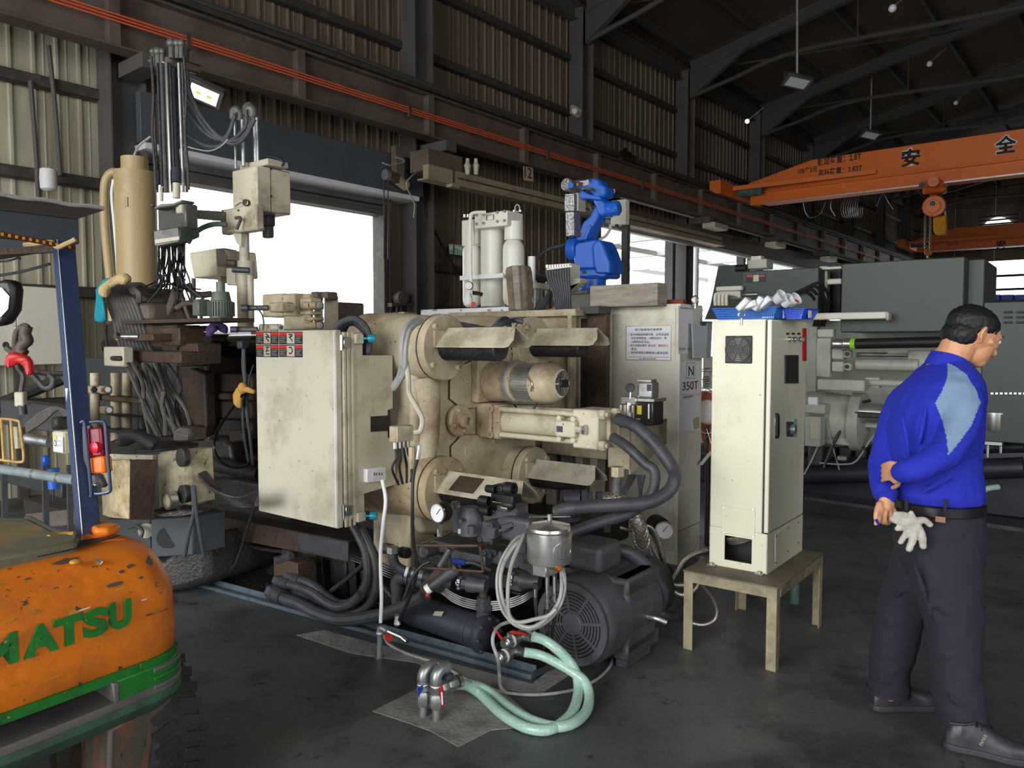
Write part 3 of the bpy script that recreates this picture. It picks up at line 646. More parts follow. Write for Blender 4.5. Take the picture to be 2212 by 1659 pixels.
#  drip tray and machine bed
ty=thing('drip_tray','long blue-grey steel channel edging the oily black tray under the machine','drip tray',P_(-3.2,2.8,0))
a0,a1=onz(415,1262),onz(1150,1468)
ob('front_channel',MB().beam(a0+Z*.012,a1+Z*.012,.03,.024),'channel_blue',ty,.004)
ob('channel_lip',MB().beam(a0+Z*.032+W*.03,a1+Z*.032+W*.03,.006,.045),'channel_blue',ty,.002)
b1=onz(1330,1385);b0=a0+W*1.3
ob('tray_floor',MB().prism([a0+W*.03,a1+W*.03,b1,b0],Z*.012),'oily_black',ty)
ob('end_lip',MB().beam(a1+Z*.02,onz(1242,1424)+Z*.02,.006,.03),'dark_grey',ty)
m=MB();rr=random.Random(3)
for i in range(160):
 u,v_=rr.random(),rr.random();p=a0.lerp(a1,u)+W*(.05+.22*v_)+Z*.012;s_=rr.uniform(.004,.014)
 m.sph(p,s_,5,3,(rr.uniform(.6,2),rr.uniform(.6,1.6),.5))
ob('swarf',m,'oily_black',ty,kind='stuff',sharp=0)
bd=thing('machine_bed','blackened machine bed frame crusted with oil under the casting machine','machine bed',P_(-4.2,3.4,.02))
ob('bed_core',MB().box(MF,-6.4,-2.75,3.1,4.2,.02,.3),'oily_black',bd,.02)
ob('top_rail',MB().box(MF,-6.3,-2.5,2.84,3.2,.28,.42),'oily_black',bd,.015)
ob('rear_rail',MB().box(MF,-6.3,-2.3,3.6,4.2,.28,.42),'oily_black',bd,.015)
for s_ in (-5.6,-4.9,-4.2,-3.5,-2.9):ob('bed_leg',MB().box(MF,s_-.06,s_+.06,2.9,3.2,.012,.3),'oily_black',bd,.01)
b_=thing('bed_channel','rust-brown steel channel beam running along the bed below the control box','steel beam',T_(600,1150,2.66))
u0,u1,u2,u3=T_(433,1110,2.66),T_(752,1172,2.66),T_(752,1213,2.66),T_(433,1150,2.66)
ob('web',MB().prism([u0,u1,u2,u3],W*.01),'black_rust',b_)
ob('grey_end',MB().prism([T_(x,y,2.657) for x,y in ((640,1150),(752,1172),(752,1213),(650,1188))],W*.004),'dark_grey',b_)
ob('top_flange',MB().prism([u0,u1,u1+W*.12,u0+W*.12],Z*.008),'oily_black',b_)
for (x,y,t_,r) in ((470,1085,2.9,.08),(530,1105,2.95,.07),(600,1125,2.9,.06),(450,1200,2.95,.12),(520,1230,2.95,.14),(690,1240,2.95,.12),(740,1260,2.95,.1),(800,1235,2.95,.09)):
 pass
cb=thing('casting_support','oil-blackened ribbed casting under the platen between the hoses','machine support',T_(720,1280,2.95))
ob('body',MB().prism([T_(x,y,2.95) for x,y in ((650,1205),(800,1235),(850,1290),(840,1330),(640,1300))],W*.2),'oily_black',cb,.02,2)
for x in (690,720,760,800):ob('rib',MB().beam(T_(x,1200,2.92),T_(x+6,1300,2.92),.02,.06),'oily_black',cb,.005)
mb_=thing('hose_block','rusty brown square manifold block with four hose fittings on the tray','manifold block',T_(605,1290,2.66))
k0,k1=T_(592,1292,2.66),T_(645,1225,2.66)
ob('block',MB().box(MF,k0.dot(A),k1.dot(A)-.01,2.66,2.78,k0.z,k1.z+.02),'rusty',mb_,.004)
ob('top_cap',MB().box(MF,k0.dot(A)+.02,k0.dot(A)+.1,2.7,2.76,k1.z+.02,k1.z+.06),'oily_black',mb_,.005)
_h=at(600,1212,4.1);ob('top_fitting',MB().hexa(_h,_h+A*.12+Z*.05,.02),'dark_grey',mb_)
def gh(pts,r,nm,lab,t=2.64,m='hose_black',dt=0):
 P3=[T_(*zc(x,y),t+dt*i) for i,(x,y) in enumerate(pts)]
 o=thing('hydraulic_hose',lab,'hose',P3[0],'hydraulic hoses on the tray')
 ob('hose',MB().tube(P3,r,10,6),m,o,fix=False)
 d=(P3[1]-P3[0]).normalized();ob('swaged_end',MB().lathe(P3[0]-d*.02,d,[(r*1.25,0),(r*1.3,.02),(r*1.1,.024),(r*1.3,.03),(r*1.3,.09),(r,.092)],12),'dark_grey',o)
 ob('hex_nut',MB().hexa(P3[0]-d*.05,P3[0]-d*.02,r*1.35),'dark_grey',o);return o
gh([(1000,750),(1080,765),(1180,810),(1280,900),(1400,970),(1520,940),(1610,830),(1640,700),(1620,520),(1560,380),(1510,290)],.026,'h','black hose looping up from the manifold block to the control box, uppermost of the bundle',2.66)
gh([(900,780),(1000,805),(1150,860),(1300,960),(1400,990),(1500,960),(1580,880)],.024,'h','second black hose leaving the rusty manifold block',2.63)
gh([(960,860),(1060,880),(1180,940),(1320,1020),(1480,1040),(1620,1000),(1700,880),(1720,740),(1700,580),(1650,460),(1580,330)],.024,'h','black hose bending up beside the white cable, outer loop under the box',2.68)
o3=gh([(850,880),(930,920),(1050,960),(1200,1040),(1400,1100),(1600,1085),(1800,1045),(2000,965),(2130,890)],.033,'h','thickest black hose sweeping along the tray to the angled valve',2.6)
hose('oily_cable','oily black cable hanging in a deep loop left of the control box','cable',[T_(*zc(x,y),2.6) for x,y in [(150,-60),(165,120),(195,300),(240,480),(330,670),(420,700),(500,640),(560,480),(600,340),(660,180),(720,40)]],.009,'oily_black')
hose('oily_cable','short oily cable end trailing onto the tray channel','cable',[T_(*zc(x,y),2.58) for x,y in [(310,650),(340,730),(330,810),(280,870)]],.009,'oily_black')
hose('oily_pipe','sagging oily pipe under the rust-brown beam','pipe',[T_(*zc(x,y),2.72) for x,y in [(240,430),(500,430),(700,490),(900,520),(1000,530)]],.011,'oily_black')
hose('oily_rod','oily black rod leaning between hoses and casting','rod',[T_(*zc(x,y),2.7) for x,y in [(1290,880),(1450,760),(1600,630)]],.013,'oily_black')
br_=thing('steel_pipe_bundle','bundle of four parallel steel hydraulic pipes curving under the valves','pipe bundle',T_(820,1230,2.72))
for i in range(5):
 dy=i*20
 pts=[T_(*zc(x,y+dy),2.78) for x,y in [(1470,500),(1600,550),(1720,610),(1820,660),(1950,690),(2080,695)]]
 pts+=[at(*zv(x,y+dy*1.1),d) for x,y,d in [(330,1090,3.72),(470,1180,3.7),(560,1250,3.68),(700,1310,3.66),(900,1345,3.62),(1100,1330,3.6),(1280,1270,3.6),(1450,1160,3.65)]]
 ob('pipe',MB().tube(pts,.0042,7,5),'galv',br_,fix=False)
 #  oil cooler
oc=thing('oil_cooler','dark blue-grey horizontal oil cooler cylinder with band clamps lying on the tray','oil cooler',at(970,1390,3.75))
cA,cB=at(872,1308,3.93),at(1052,1372,3.58);dC=(cB-cA).normalized();cA.z+=.0
ob('shell',MB().lathe(cA,dC,[(.0,-.03),(.05,-.02),(.074,.01),(.08,.05),(.08,(cB-cA).length)],28,cap=False),'bluegrey_dark',oc)
for u in (.09,(cB-cA).length-.09):ob('clamp_band',MB().ring(cA+dC*u,cA+dC*(u+.006),.084,.079,28),'dark_grey',oc)
ob('end_flange',MB().lathe(cB-dC*.03,dC,[(.09,0),(.092,.004),(.092,.035),(.078,.045),(.0,.05)],24,cap=False),'bluegrey_dark',oc)
x_,y_,_=basis(dC)
obs('flange_bolt',(lambda mm:[mm.hexa(cB+dC*.005+(x_*cos(q)+y_*sin(q))*.082,cB+dC*.024+(x_*cos(q)+y_*sin(q))*.082,.009) for q in [i*pi/4 for i in range(8)]] and mm)(MB()),'dark_grey',oc)
_c=cA.lerp(cB,.3);ob('name_plate',MB().prism([T_(*zh(x,y),_c.dot(W)-.072) for x,y in ((590,258),(660,262),(640,300),(570,292))],-W*.001),'greige',oc,label='small grey name plate')
_n=at(1045,1345,3.62)
ob('riser_pipe',MB().cyl(_n-Z*.02,at(1045,1290,3.62),.034),'dark_grey',oc)
ob('riser_pipe',MB().cyl(at(1045,1300,3.62),at(1043,1262,3.62),.02),'rusty',oc)
for y0_,r_ in ((1338,.042),(1318,.044),(1302,.038)):ob('union_nut',MB().hexa(at(1045,y0_,3.62),at(1045,y0_-13,3.62),r_),'dark_grey',oc,.003)
fp=thing('feed_pipe','dark threaded elbow pipe rising from the left end of the oil cooler','pipe',at(855,1320,3.8))
p=at(858,1325,3.85);q=at(858,1275,3.85)
ob('riser',MB().cyl(p,q,.03),'dark_grey',fp);ob('elbow',MB().tube([q,q+Z*.04,q+Z*.07+A*.03,q+Z*.075+A*.07],.034,12),'dark_grey',fp)
ob('cross_pipe',MB().cyl(q+Z*.075+A*.05,q+Z*.075+A*.3,.03),'dark_grey',fp)
for u in (.09,.14,.19,.24):ob('collar',MB().cyl(q+Z*.075+A*u,q+Z*.075+A*(u+.012),.037),'dark_grey',fp)
ef=thing('elbow_hose_fitting','black elbow hose with white band and silver ferrule above the steel pipes','hose fitting',at(850,1210,3.7))
pts=[at(*zc(x,y),3.68) for x,y in [(1850,530),(1855,580),(1880,640),(1940,680),(2010,700)]]
ob('hose',MB().tube(pts,.024,12),'hose_black',ef);d_=(pts[-1]-pts[-2]).normalized()
ob('ferrule',MB().cyl(pts[-1],pts[-1]+d_*.055,.028,n=14),'galv',ef);ob('white_band',MB().cyl(pts[-2]+d_*.01,pts[-2]+d_*.024,.026,n=14),'white',ef)
ob('pipe_end',MB().cyl(pts[-1]+d_*.055,pts[-1]+d_*.2,.026,n=14),'dark_grey',ef)
ob('top_nut',MB().hexa(pts[0]+Z*.0,pts[0]+Z*.03,.03),'steel',ef)
for i,(x,y) in enumerate(((1780,490),(1920,520))):ob('plug',MB().hexa(at(*zc(x,y),3.75),at(*zc(x,y),3.75)+A*.05,.028),'oily_black',ef)
#  hydraulic valve stack
DV=3.5
def vbox(par,nm,x0,x1,y0,y1,d,dep,m='motor_grey',bev=.006,**kw):
 """block whose front (facing the camera side, normal -W) spans pixels of zoom zv at depth d"""
 t=at(*zv((x0+x1)/2,(y0+y1)/2),d).dot(W);a,b=T_(*zv(x0,y0),t),T_(*zv(x1,y1),t)
 return ob(nm,MB().box(MF,a.dot(A),b.dot(A),t,t+dep,b.z,a.z),m,par,bev,2,**kw)
vs_=thing('valve_stack','dark grey stack of hydraulic control valves bolted on a manifold above the cooler','hydraulic valves',at(1010,1260,DV))
vbox(vs_,'manifold',330,1180,700,1000,3.56,.16)
vbox(vs_,'manifold',520,1130,640,760,3.54,.14)
vbox(vs_,'lower_block',660,935,1010,1215,3.5,.14,'bluegrey_dark')
vbox(vs_,'lower_block',935,1270,1030,1250,3.5,.12,'motor_grey')
vbox(vs_,'lower_block',960,1270,1180,1290,3.56,.12,'black')
v1=vbox(vs_,'relief_valve',555,700,380,660,3.48,.09)
c_=at(*zv(760,560),3.46)
ob('valve_dome',MB().lathe(at(*zv(755,640),3.48),Z,[(.06,0),(.06,.07),(.055,.1),(.035,.125),(0,.13)],20,cap=False),'motor_grey',vs_)
ob('valve_cap_screw',MB().cyl(at(*zv(765,640),3.4),at(*zv(765,555),3.4),.018,n=12),'dark_grey',vs_)
ob('valve_cap_screw',MB().cyl(at(*zv(650,520),3.4),at(*zv(650,485),3.4),.012,n=12),'dark_grey',vs_)
ob('valve_tag',MB().prism([at(*zv(x,y),3.44) for x,y in ((620,590),(690,585),(692,640),(622,640))],W*.002),'greige',vs_)
ob('adjust_knob',MB().cyl(at(*zv(600,380),3.46),at(*zv(600,320),3.46),.008),'dark_grey',vs_)
ob('adjust_knob',MB().lathe(at(*zv(600,335),3.46),Z,[(.022,0),(.024,.01),(.01,.016),(0,.02)],6,cap=False),'motor_grey',vs_)
sv=ob('spool_valve',MB().box(MF,*(lambda a,b:(a.dot(A),a.dot(A)+.2,a.dot(W),a.dot(W)+.13,b.z,a.z))(at(*zv(1000,440),3.46),at(*zv(1000,690),3.46))),'motor_grey',vs_,.02,3)
c_=at(*zv(912,625),3.42);oct_=[c_+A*(.052*cos(q))+Z*(.052*sin(q)) for q in [pi/8+i*pi/4 for i in range(8)]]
ob('octagonal_cap',MB().prism(oct_,W*.08),'motor_grey',vs_,.004)
obs('cap_bolt',(lambda mm:[mm.lathe(c_+A*x+Z*z,-W,[(.012,-.002),(.012,.008),(.006,.008),(.006,.003)],10) for x in (-.032,.032) for z in (-.036,.036)] and mm)(MB()),'dark_grey',vs_)
ob('cast_rib',MB().beam(at(*zv(1040,610),3.4),at(*zv(1240,560),3.4),.02,.015),'motor_grey',vs_,.004)
ob('cast_rib',MB().beam(at(*zv(1080,590),3.4),at(*zv(1200,545),3.4),.02,.03),'motor_grey',vs_,.004)
ob('valve_neck',MB().prism([at(*zv(x,y),3.44) for x,y in ((960,440),(1060,330),(1150,330),(1230,400),(1250,470),(960,500))],W*.08),'motor_grey',vs_,.008)
pv=thing('pilot_solenoid_valve','black pilot solenoid valve standing on top of the grey valve stack','solenoid valve',at(1075,1110,3.42))
vbox(pv,'body',960,1190,215,340,3.42,.07,'black');vbox(pv,'coil',970,1080,130,215,3.4,.06,'black');vbox(pv,'terminal_cover',1060,1170,110,230,3.42,.05,'motor_grey')
vbox(pv,'base',1020,1130,340,420,3.42,.06,'motor_grey');vbox(pv,'name_tag',1068,1130,345,385,3.41,.01,'greige',.001)
for x,y,r in ((930,300,.022),(1000,180,.018),(940,405,.022),(1190,345,.02)):
 p=at(*zv(x,y),3.4);ob('adjuster',MB().lathe(p-A*.02,A if x>1100 else -A,[(r,-.03),(r,.02),(r*.8,.026),(r*.4,.03),(0,.03)],14,cap=False),'black',pv)
ob('coil_ring',MB().ring(at(*zv(1130,170),3.4),at(*zv(1130,170),3.4)+A*.04,.03,.02,16),'black',pv)
dv=thing('directional_valve','grey directional valve with a small blue name plate behind the wire cage','hydraulic valve',at(1030,1220,3.46))
vbox(dv,'body',540,900,800,985,3.48,.09);vbox(dv,'end_cap',890,1070,790,975,3.46,.09,'motor_grey',.01)
vbox(dv,'name_plate',562,688,895,968,3.46,.01,'blue_plate' if 'blue_plate' in MATS else 'bluegrey_dark',.001,label='small blue name plate')
for x,y in ((905,830),(1010,830),(905,940),(960,860)):p=at(*zv(x,y),3.44);ob('cap_bolt',MB().lathe(p,-W,[(.012,0),(.012,.01),(.006,.01),(.006,.004)],10),'dark_grey',dv)
ob('pilot_line',MB().tube([at(*zv(x,y),3.42) for x,y in ((700,940),(780,945),(870,980),(960,1020))],.008,8),'hose_black',dv)
ob('cylinder_cap',MB().lathe(at(*zv(260,830),3.5),-W,[(.03,-.08),(.03,0),(.026,.005),(0,.006)],16,cap=False),'motor_grey',dv)
wc=thing('wire_guard','bent rusty wire rod guard around the lower valves','guard frame',at(970,1230,3.42))
q1_=[(190,762),(830,765),(1180,655)];q2_=[(230,990),(880,1035)]
D3=3.4
def rod(pts):obs_=ob('guard_rod',MB().tube([at(*zv(x,y),d) for x,y,d in pts],.0065,7,2,raw=True),'rusty',wc)
rod([(190,762,3.45),(830,765,3.36)]);rod([(830,765,3.36),(1180,655,3.5)]);rod([(190,762,3.45),(600,600,3.55)]);rod([(230,990,3.45),(540,1010,3.4),(880,1035,3.36)])
rod([(190,762,3.45),(230,990,3.45)]);rod([(500,765,3.4),(540,1005,3.4)]);rod([(850,765,3.36),(885,1035,3.36)])
for (x,y,d,lab) in ((625,1152,3.38,'lobed silver hand wheel on the green-grey valve below the wire guard'),(1168,1112,3.34,'lobed silver hand wheel behind the grey hose loops')):
 hw=thing('hand_wheel_valve',lab,'valve',at(*zv(x,y),d));p=at(*zv(x,y),d);ax=(A*.95+W*.3).normalized()
 mm=MB();X,Y,_=basis(ax);n=42;pts=[p+(X*cos(2*pi*i/n)+Y*sin(2*pi*i/n))*(.028+.004*cos(7*2*pi*i/n)) for i in range(n)]
 mm.prism(pts,ax*.016);ob('wheel',mm,'steel',hw,.003);ob('wheel_hub',MB().lathe(p,-ax,[(.014,0),(.014,.008),(.008,.01),(0,.01)],12,cap=False),'galv',hw)
 ob('stem_nut',MB().hexa(p+ax*.02,p+ax*.05,.024),'motor_grey',hw);ob('bonnet',MB().lathe(p+ax*.045,ax,[(.034,0),(.036,.03),(.03,.05),(.032,.09)],16),'motor_grey',hw)
av=thing('cartridge_valve','black angled cartridge with white and red tag at its lower end','valve',at(945,1250,3.4))
p0_,p1_=at(*zv(300,1220),3.42),at(*zv(470,1100),3.42);dd=(p1_-p0_).normalized()
ob('cartridge_body',MB().lathe(p0_,dd,[(.02,0),(.024,.03),(.026,.05),(.024,.1),(.03,.12),(.03,.17)],16),'hose_black',av)
ob('tag',MB().cyl(p0_-dd*.004,p0_+dd*.018,.0225),'white',av);ob('tag_red',MB().box(CF,p0_.x-.004,p0_.x+.012,p0_.y-.03,p0_.y-.024,p0_.z-.022,p0_.z-.01),'red',av)
ob('hanger_plate',MB().prism([at(*zv(x,y),3.46) for x,y in ((210,1190),(380,1010),(560,1010),(500,1100),(300,1270),(230,1250))],W*.012),'rusty',av,.003)
for pts in ([(430,980),(480,900),(540,800)],):
 o_=hose('control_hose','short black control hose with silver end beside the wire guard','hose',[at(*zv(x,y),3.38) for x,y in pts],.014,'hose_black')
hose('control_hose','thin black control hose hanging left of the wire guard','hose',[at(*zv(x,y),3.38) for x,y in ((330,930),(250,970),(170,1060),(110,1180),(60,1320))],.0075,'black')
def gauge(px,py,d,r,ax,lab,dep=.04,m='black'):
 g=thing('pressure_gauge',lab,'pressure gauge',at(px,py,d));p=at(px,py,d);ax=V(ax).normalized()
 ob('case',MB().lathe(p,-ax,[(r*.98,0),(r,.004),(r*1.0,dep),(r*.9,dep+.008),(0,dep+.008)],28,cap=False),m,g)
 ob('bezel',MB().ring(p-ax*.002,p+ax*.006,r*1.02,r*.9,28),m if m!='black' else 'chrome',g)
 ob('dial',MB().cyl(p-ax*.001,p+ax*.002,r*.9,n=28),'white',g)
 X,Y,_=basis(ax)
 if Y.z<0:Y=-Y
 mm=MB()
 for i in range(19):
  q=radians(-45+15*i);e=X*cos(q)+Y*sin(q);mm.beam(p+ax*.0025+e*r*.7,p+ax*.0025+e*r*.84,r*.03,.0006,up=ax)
 ob('dial_mark',mm,'ink',g,kind='stuff');e=(-X*.6+Y*.7);ob('needle',MB().beam(p+ax*.004-e*r*.2,p+ax*.004+e*r*.7,r*.06,.001,up=ax),'black',g)
 return g
gv=gauge(946,1108,3.36,.044,V((-.62,-.78,0)),'white dial pressure gauge in black case at the left of the valve stack',.045)
ob('stem',MB().cyl(at(952,1130,3.38),at(952,1158,3.4),.011,n=8),'steel',gv);ob('coupling',MB().hexa(at(950,1142,3.4),at(950,1158,3.4),.014),'steel',gv)
gauge(1147,1127,3.5,.032,V((-.3,-.95,.1)),'small white dial gauge half hidden behind the filter canister',.02,'alu')
g2=gauge(1434,1145,4.3,.05,A*.55-W*.85,'black-rimmed round gauge on the side of the 350T cabinet',.07)
ob('gauge_housing',MB().cyl(at(1415,1133,4.4),at(1425,1140,4.34),.062,n=20),'black',g2)
#  grease filter canister
fc_=thing('filter_canister','brushed aluminium grease canister with T-bar lid clamped beside the valves','filter canister',at(1187,1217,3.2))
fb,ft=at(1187,1212,3.2),at(1187,1147,3.2);fr_=49*3.2/1662;ft.x=fb.x;ft.y=fb.y
ob('can',MB().lathe(fb,Z,[(fr_*.96,0),(fr_,.006),(fr_*1.01,ft.z-fb.z)],40),'alu',fc_,.0)
ob('lid',MB().lathe(ft,Z,[(fr_*1.05,-.006),(fr_*1.05,.004),(fr_*.98,.008),(fr_*.95,.02),(fr_*.3,.036),(fr_*.1,.04),(0,.04)],40,cap=False),'steel',fc_)
for q in (20,140,260):ob('lid_web',MB().beam(ft+Z*.044,ft+Z*.02+V((cos(radians(q)),sin(radians(q)),0))*fr_*.95,.012,.01),'steel',fc_)
ob('t_screw',MB().cyl(ft+Z*.03,ft+Z*.07,.011),'steel',fc_);ob('t_bar',MB().cyl(ft+Z*.062-V((.086,0,0)),ft+Z*.062+V((.086,0,0)),.0048),'chrome',fc_)
ob('rib',MB().box(CF,fb.x-.056,fb.x-.05,-fr_-fb.y+2*fb.y+.018,-fr_+fb.y+.03,fb.z+.01,ft.z-.01),'steel',fc_)
X_=V((1,0,0));mm=MB();cE=fb.lerp(ft,.5)+V((.052,-fr_*.86,0))
mm.tube([fb.lerp(ft,.5)+V((fr_*sin(th),-fr_*cos(th)-.001,.036*sin(u))) for u in [i*pi/12 for i in range(24)] for th in [.62+.5*cos(u)]],.0015,5,1,closed=True,raw=True)
ob('embossed_oval',mm,'steel',fc_)
for k_,(th,bars) in enumerate(((.4,2),(.66,2),(.86,1))):
 for j_ in range(bars):
  t_=th+j_*.09;q_=fb.lerp(ft,.5)+V((fr_*sin(t_),-fr_*cos(t_)-.0005,0));ob('embossed_stroke',MB().beam(q_-Z*.022,q_+Z*.02,.004,.0015,up=V((sin(t_),-cos(t_),0))),'steel',fc_)
p=fb-Z*.0
ob('pump_head',MB().lathe(p-Z*.045,Z,[(.04,0),(.05,.02),(.06,.045)],18),'galv',fc_);ob('outlet_block',MB().cbox(MF,p-Z*.03+V((-.03,-.02,0)),.07,.05,.05),'galv',fc_,.004)
_g=at(1208,1225,3.12);ob('level_sight',MB().cyl(_g,_g+V((-.03,.03,0)),.018),'brass' if 'brass' in MATS else 'steel',fc_);ob('sight_glass',MB().cyl(_g-V((-.001,.001,0)),_g+V((-.002,.002,0)),.015),'orange',fc_,label='amber sight glass')
_t=text('canister_lettering','RI-',at(1193,1178,3.09),(1,.25,0),(0,0,1),.02,'galv',fc_)
for i,(x,y0_,y1_) in enumerate(((1156,1260,1290),(1182,1222,1315),(1198,1232,1300))):
 ff=thing('grease_line_fitting',['short silver hose fitting hanging left below the canister','long silver hose fitting hanging in the middle below the canister','silver hose fitting hanging right below the canister'][i],'hose fitting',at(x,y1_,3.2))
 ob('swivel',MB().hexa(at(x,y0_,3.2),at(x,y0_+12,3.2),.012),'chrome',ff);ob('ferrule',MB().cyl(at(x,y0_+12,3.2),at(x,y1_,3.2),.0095),'chrome',ff)
 ob('hose',MB().tube([at(x,y1_,3.2),at(x+2,y1_+25,3.22),at(x+4-4*i,y1_+60,3.3),at(x-6,y1_+85,3.4)],.008,7),'hose_black',ff)
bp_=thing('bracket_plate','flat grey steel bracket plate with holes holding the canister','bracket',at(1140,1240,3.3))
ob('plate',MB().prism([at(*zv(x,y),3.28) for x,y in ((1240,840),(1300,850),(1370,820),(1475,835),(1475,1070),(1400,1085),(1340,1030),(1250,1000))],W*.008),'motor_grey',bp_,.003)
for x,y in ((1380,865),(1327,930),(1437,1028)):ob('hole',MB().cyl(at(*zv(x,y),3.276),at(*zv(x,y),3.28),.011),'black',bp_)
p=at(*zv(1415,960),3.27);ob('bolt',MB().hexa(p,p+W*.012,.014),'galv',bp_)
ob('back_plate',MB().prism([at(*zv(x,y),3.4) for x,y in ((1175,640),(1330,600),(1330,860),(1240,1000),(1110,1000),(1110,900))],W*.01),'motor_grey',bp_,.003)
hose('coiled_grey_hose','pale grey plastic hose coiled in three big loops around the canister','hose',[at(*zv(x,y),d) for x,y,d in [(1330,640,3.3),(1220,700,3.25),(1110,850,3.2),(1045,1010,3.17),(1030,1180,3.15),(1060,1370,3.13),(1130,1500,3.12),(1230,1590,3.1),(1370,1625,3.1),(1530,1560,3.1),(1660,1420,3.1),(1720,1260,3.12),(1730,1120,3.14),(1710,1000,3.2)]],.0085,'hose_grey')
hose('coiled_grey_hose','inner loop of the pale grey hose beside the canister','hose',[at(*zv(x,y),d) for x,y,d in [(1330,680,3.28),(1230,740,3.22),(1130,880,3.18),(1070,1040,3.14),(1065,1200,3.12),(1100,1360,3.11),(1180,1520,3.1),(1300,1600,3.08),(1420,1600,3.07),(1560,1500,3.08),(1670,1340,3.1),(1700,1180,3.12),(1695,1040,3.18)]],.0085,'hose_grey')
hose('coiled_grey_hose','pale grey hose running from the bracket down to the floor in front of the taps','hose',[at(*zv(x,y),d) for x,y,d in [(1310,650,3.27),(1240,800,3.2),(1180,950,3.15),(1145,1150,3.1),(1140,1330,3.08),(1160,1500,3.07),(1250,1560,3.06),(1450,1520,3.06),(1560,1490,3.06),(1640,1420,3.06)]],.0085,'hose_grey')
#  pump motor
pm=thing('pump_motor','big dark grey electric pump motor with slotted fan cover standing on the floor','electric motor',at(1290,1425,3.57))
M0=at(1236,1340,3.42);R_=.205;mx= lambda s,a=0,z=0:M0+W*s+A*a+Z*z
M0.z=.228
ob('fan_cover',MB().lathe(mx(0),W,[(.14,0),(.185,.008),(.2,.03),(R_,.06),(R_,.2)],44),'motor_grey',pm)
ob('fan_recess',MB().cyl(mx(-.002),mx(.002),.165,n=40),'black',pm)
for r_ in (.062,.078,.094,.110,.126,.142,.158):ob('grille_ring',MB().ring(mx(-.008),mx(-.0025),r_+.0038,r_-.0038,44),'motor_grey',pm)
for i in range(8):q=2*pi*i/8+.2;ob('grille_spoke',MB().beam(mx(-.006,.05*cos(q),.05*sin(q)),mx(-.006,.165*cos(q),.165*sin(q)),.012,.006,up=W),'motor_grey',pm)
ob('grille_rim',MB().ring(mx(-.01),mx(.01),.188,.16,44),'motor_grey',pm);ob('grille_hub',MB().lathe(mx(.0),-W,[(.055,0),(.055,.006),(.048,.012),(0,.014)],24,cap=False),'motor_grey',pm)
ob('motor_body',MB().lathe(mx(.2),W,[(R_*.98,0),(R_*.98,.3),(R_*.9,.32)],40),'motor_grey',pm)
for sa,sz in ((1,1),(1,-1),(-1,1)):ob('body_corner',MB().box(MF,*(lambda c:(c.dot(A),c.dot(A)+sa*.0+.08,c.dot(W),c.dot(W)+.32,c.z-.04,c.z+.04))(mx(.17,sa*.15-.04,sz*.15))),'motor_grey',pm,.01)
ob('motor_block',MB().box(MF,M0.dot(A)-.185,M0.dot(A)+.19,M0.dot(W)+.17,M0.dot(W)+.46,M0.z-.17,M0.z+.19),'motor_grey',pm,.02,2)
for a_ in (-.16,.12):ob('motor_foot',MB().box(MF,M0.dot(A)+a_,M0.dot(A)+a_+.06,M0.dot(W)+.18,M0.dot(W)+.42,0.0,.08),'motor_grey',pm,.006)
tb0=mx(.22,-.03,.2);ta,tw=tb0.dot(A),tb0.dot(W)
ob('terminal_base',MB().box(MF,ta-.06,ta+.06,tw-.05,tw+.1,tb0.z-.02,tb0.z+.04),'motor_grey',pm,.006)
ob('terminal_box',MB().box(MF,ta-.1,ta+.1,tw-.09,tw+.12,tb0.z+.0,tb0.z+.13),'motor_grey',pm,.03,4)
ob('nameplate',MB().box(MF,M0.dot(A)+.19,M0.dot(A)+.193,M0.dot(W)+.2,M0.dot(W)+.3,M0.z-.06,M0.z+.0),'rusty',pm,label='small rusty name plate')
ob('side_eye_bolt',MB().tube([mx(.34,.19,-.02),mx(.34,.25,-.02),mx(.36,.29,-.035)],.011,8),'galv',pm)
ob('pump_bell',MB().lathe(mx(.46),W,[(.16,0),(.17,.05),(.165,.25),(.14,.3)],34),'motor_grey',pm);ob('pump',MB().lathe(mx(.74),W,[(.1,0),(.1,.12),(.07,.14)],24),'oily_black',pm)
#  big hoses and fittings right of the valves
H1=[T_(1335,905,3.35),at(1375,922,3.7),at(1420,965,3.62),at(*zq(1140,60),3.55),at(*zq(1150,150),3.5),at(*zq(1110,240),3.48),at(*zq(1000,320),3.46),at(*zq(850,365),3.44),at(*zq(600,380),3.43),at(*zq(400,390),3.42),at(*zq(220,410),3.42),at(*zq(90,440),3.46)]
hose('big_hose','thick black hose arching from the cylinder end block down and left, outer one','hose',H1,.031,'hose_black',14,group='thick hoses from the cylinder')
H2=[T_(1325,945,3.32),at(1355,965,3.68),at(1392,1000,3.62),at(*zq(960,60),3.6),at(*zq(975,150),3.58),at(*zq(950,260),3.56),at(*zq(900,330),3.55),at(*zq(830,400),3.52),at(*zq(700,470),3.48),at(*zq(520,520),3.45),at(*zq(350,575),3.42),at(*zq(210,625),3.4)]
hose('big_hose','thick black hose from the cylinder end block passing behind the outer one, inner one','hose',H2,.025,'hose_black',14,group='thick hoses from the cylinder')
bf=thing('braided_flex','thick braided steel flexible hose with black end fittings behind the motor','flexible hose',at(*zq(860,860),4.0))
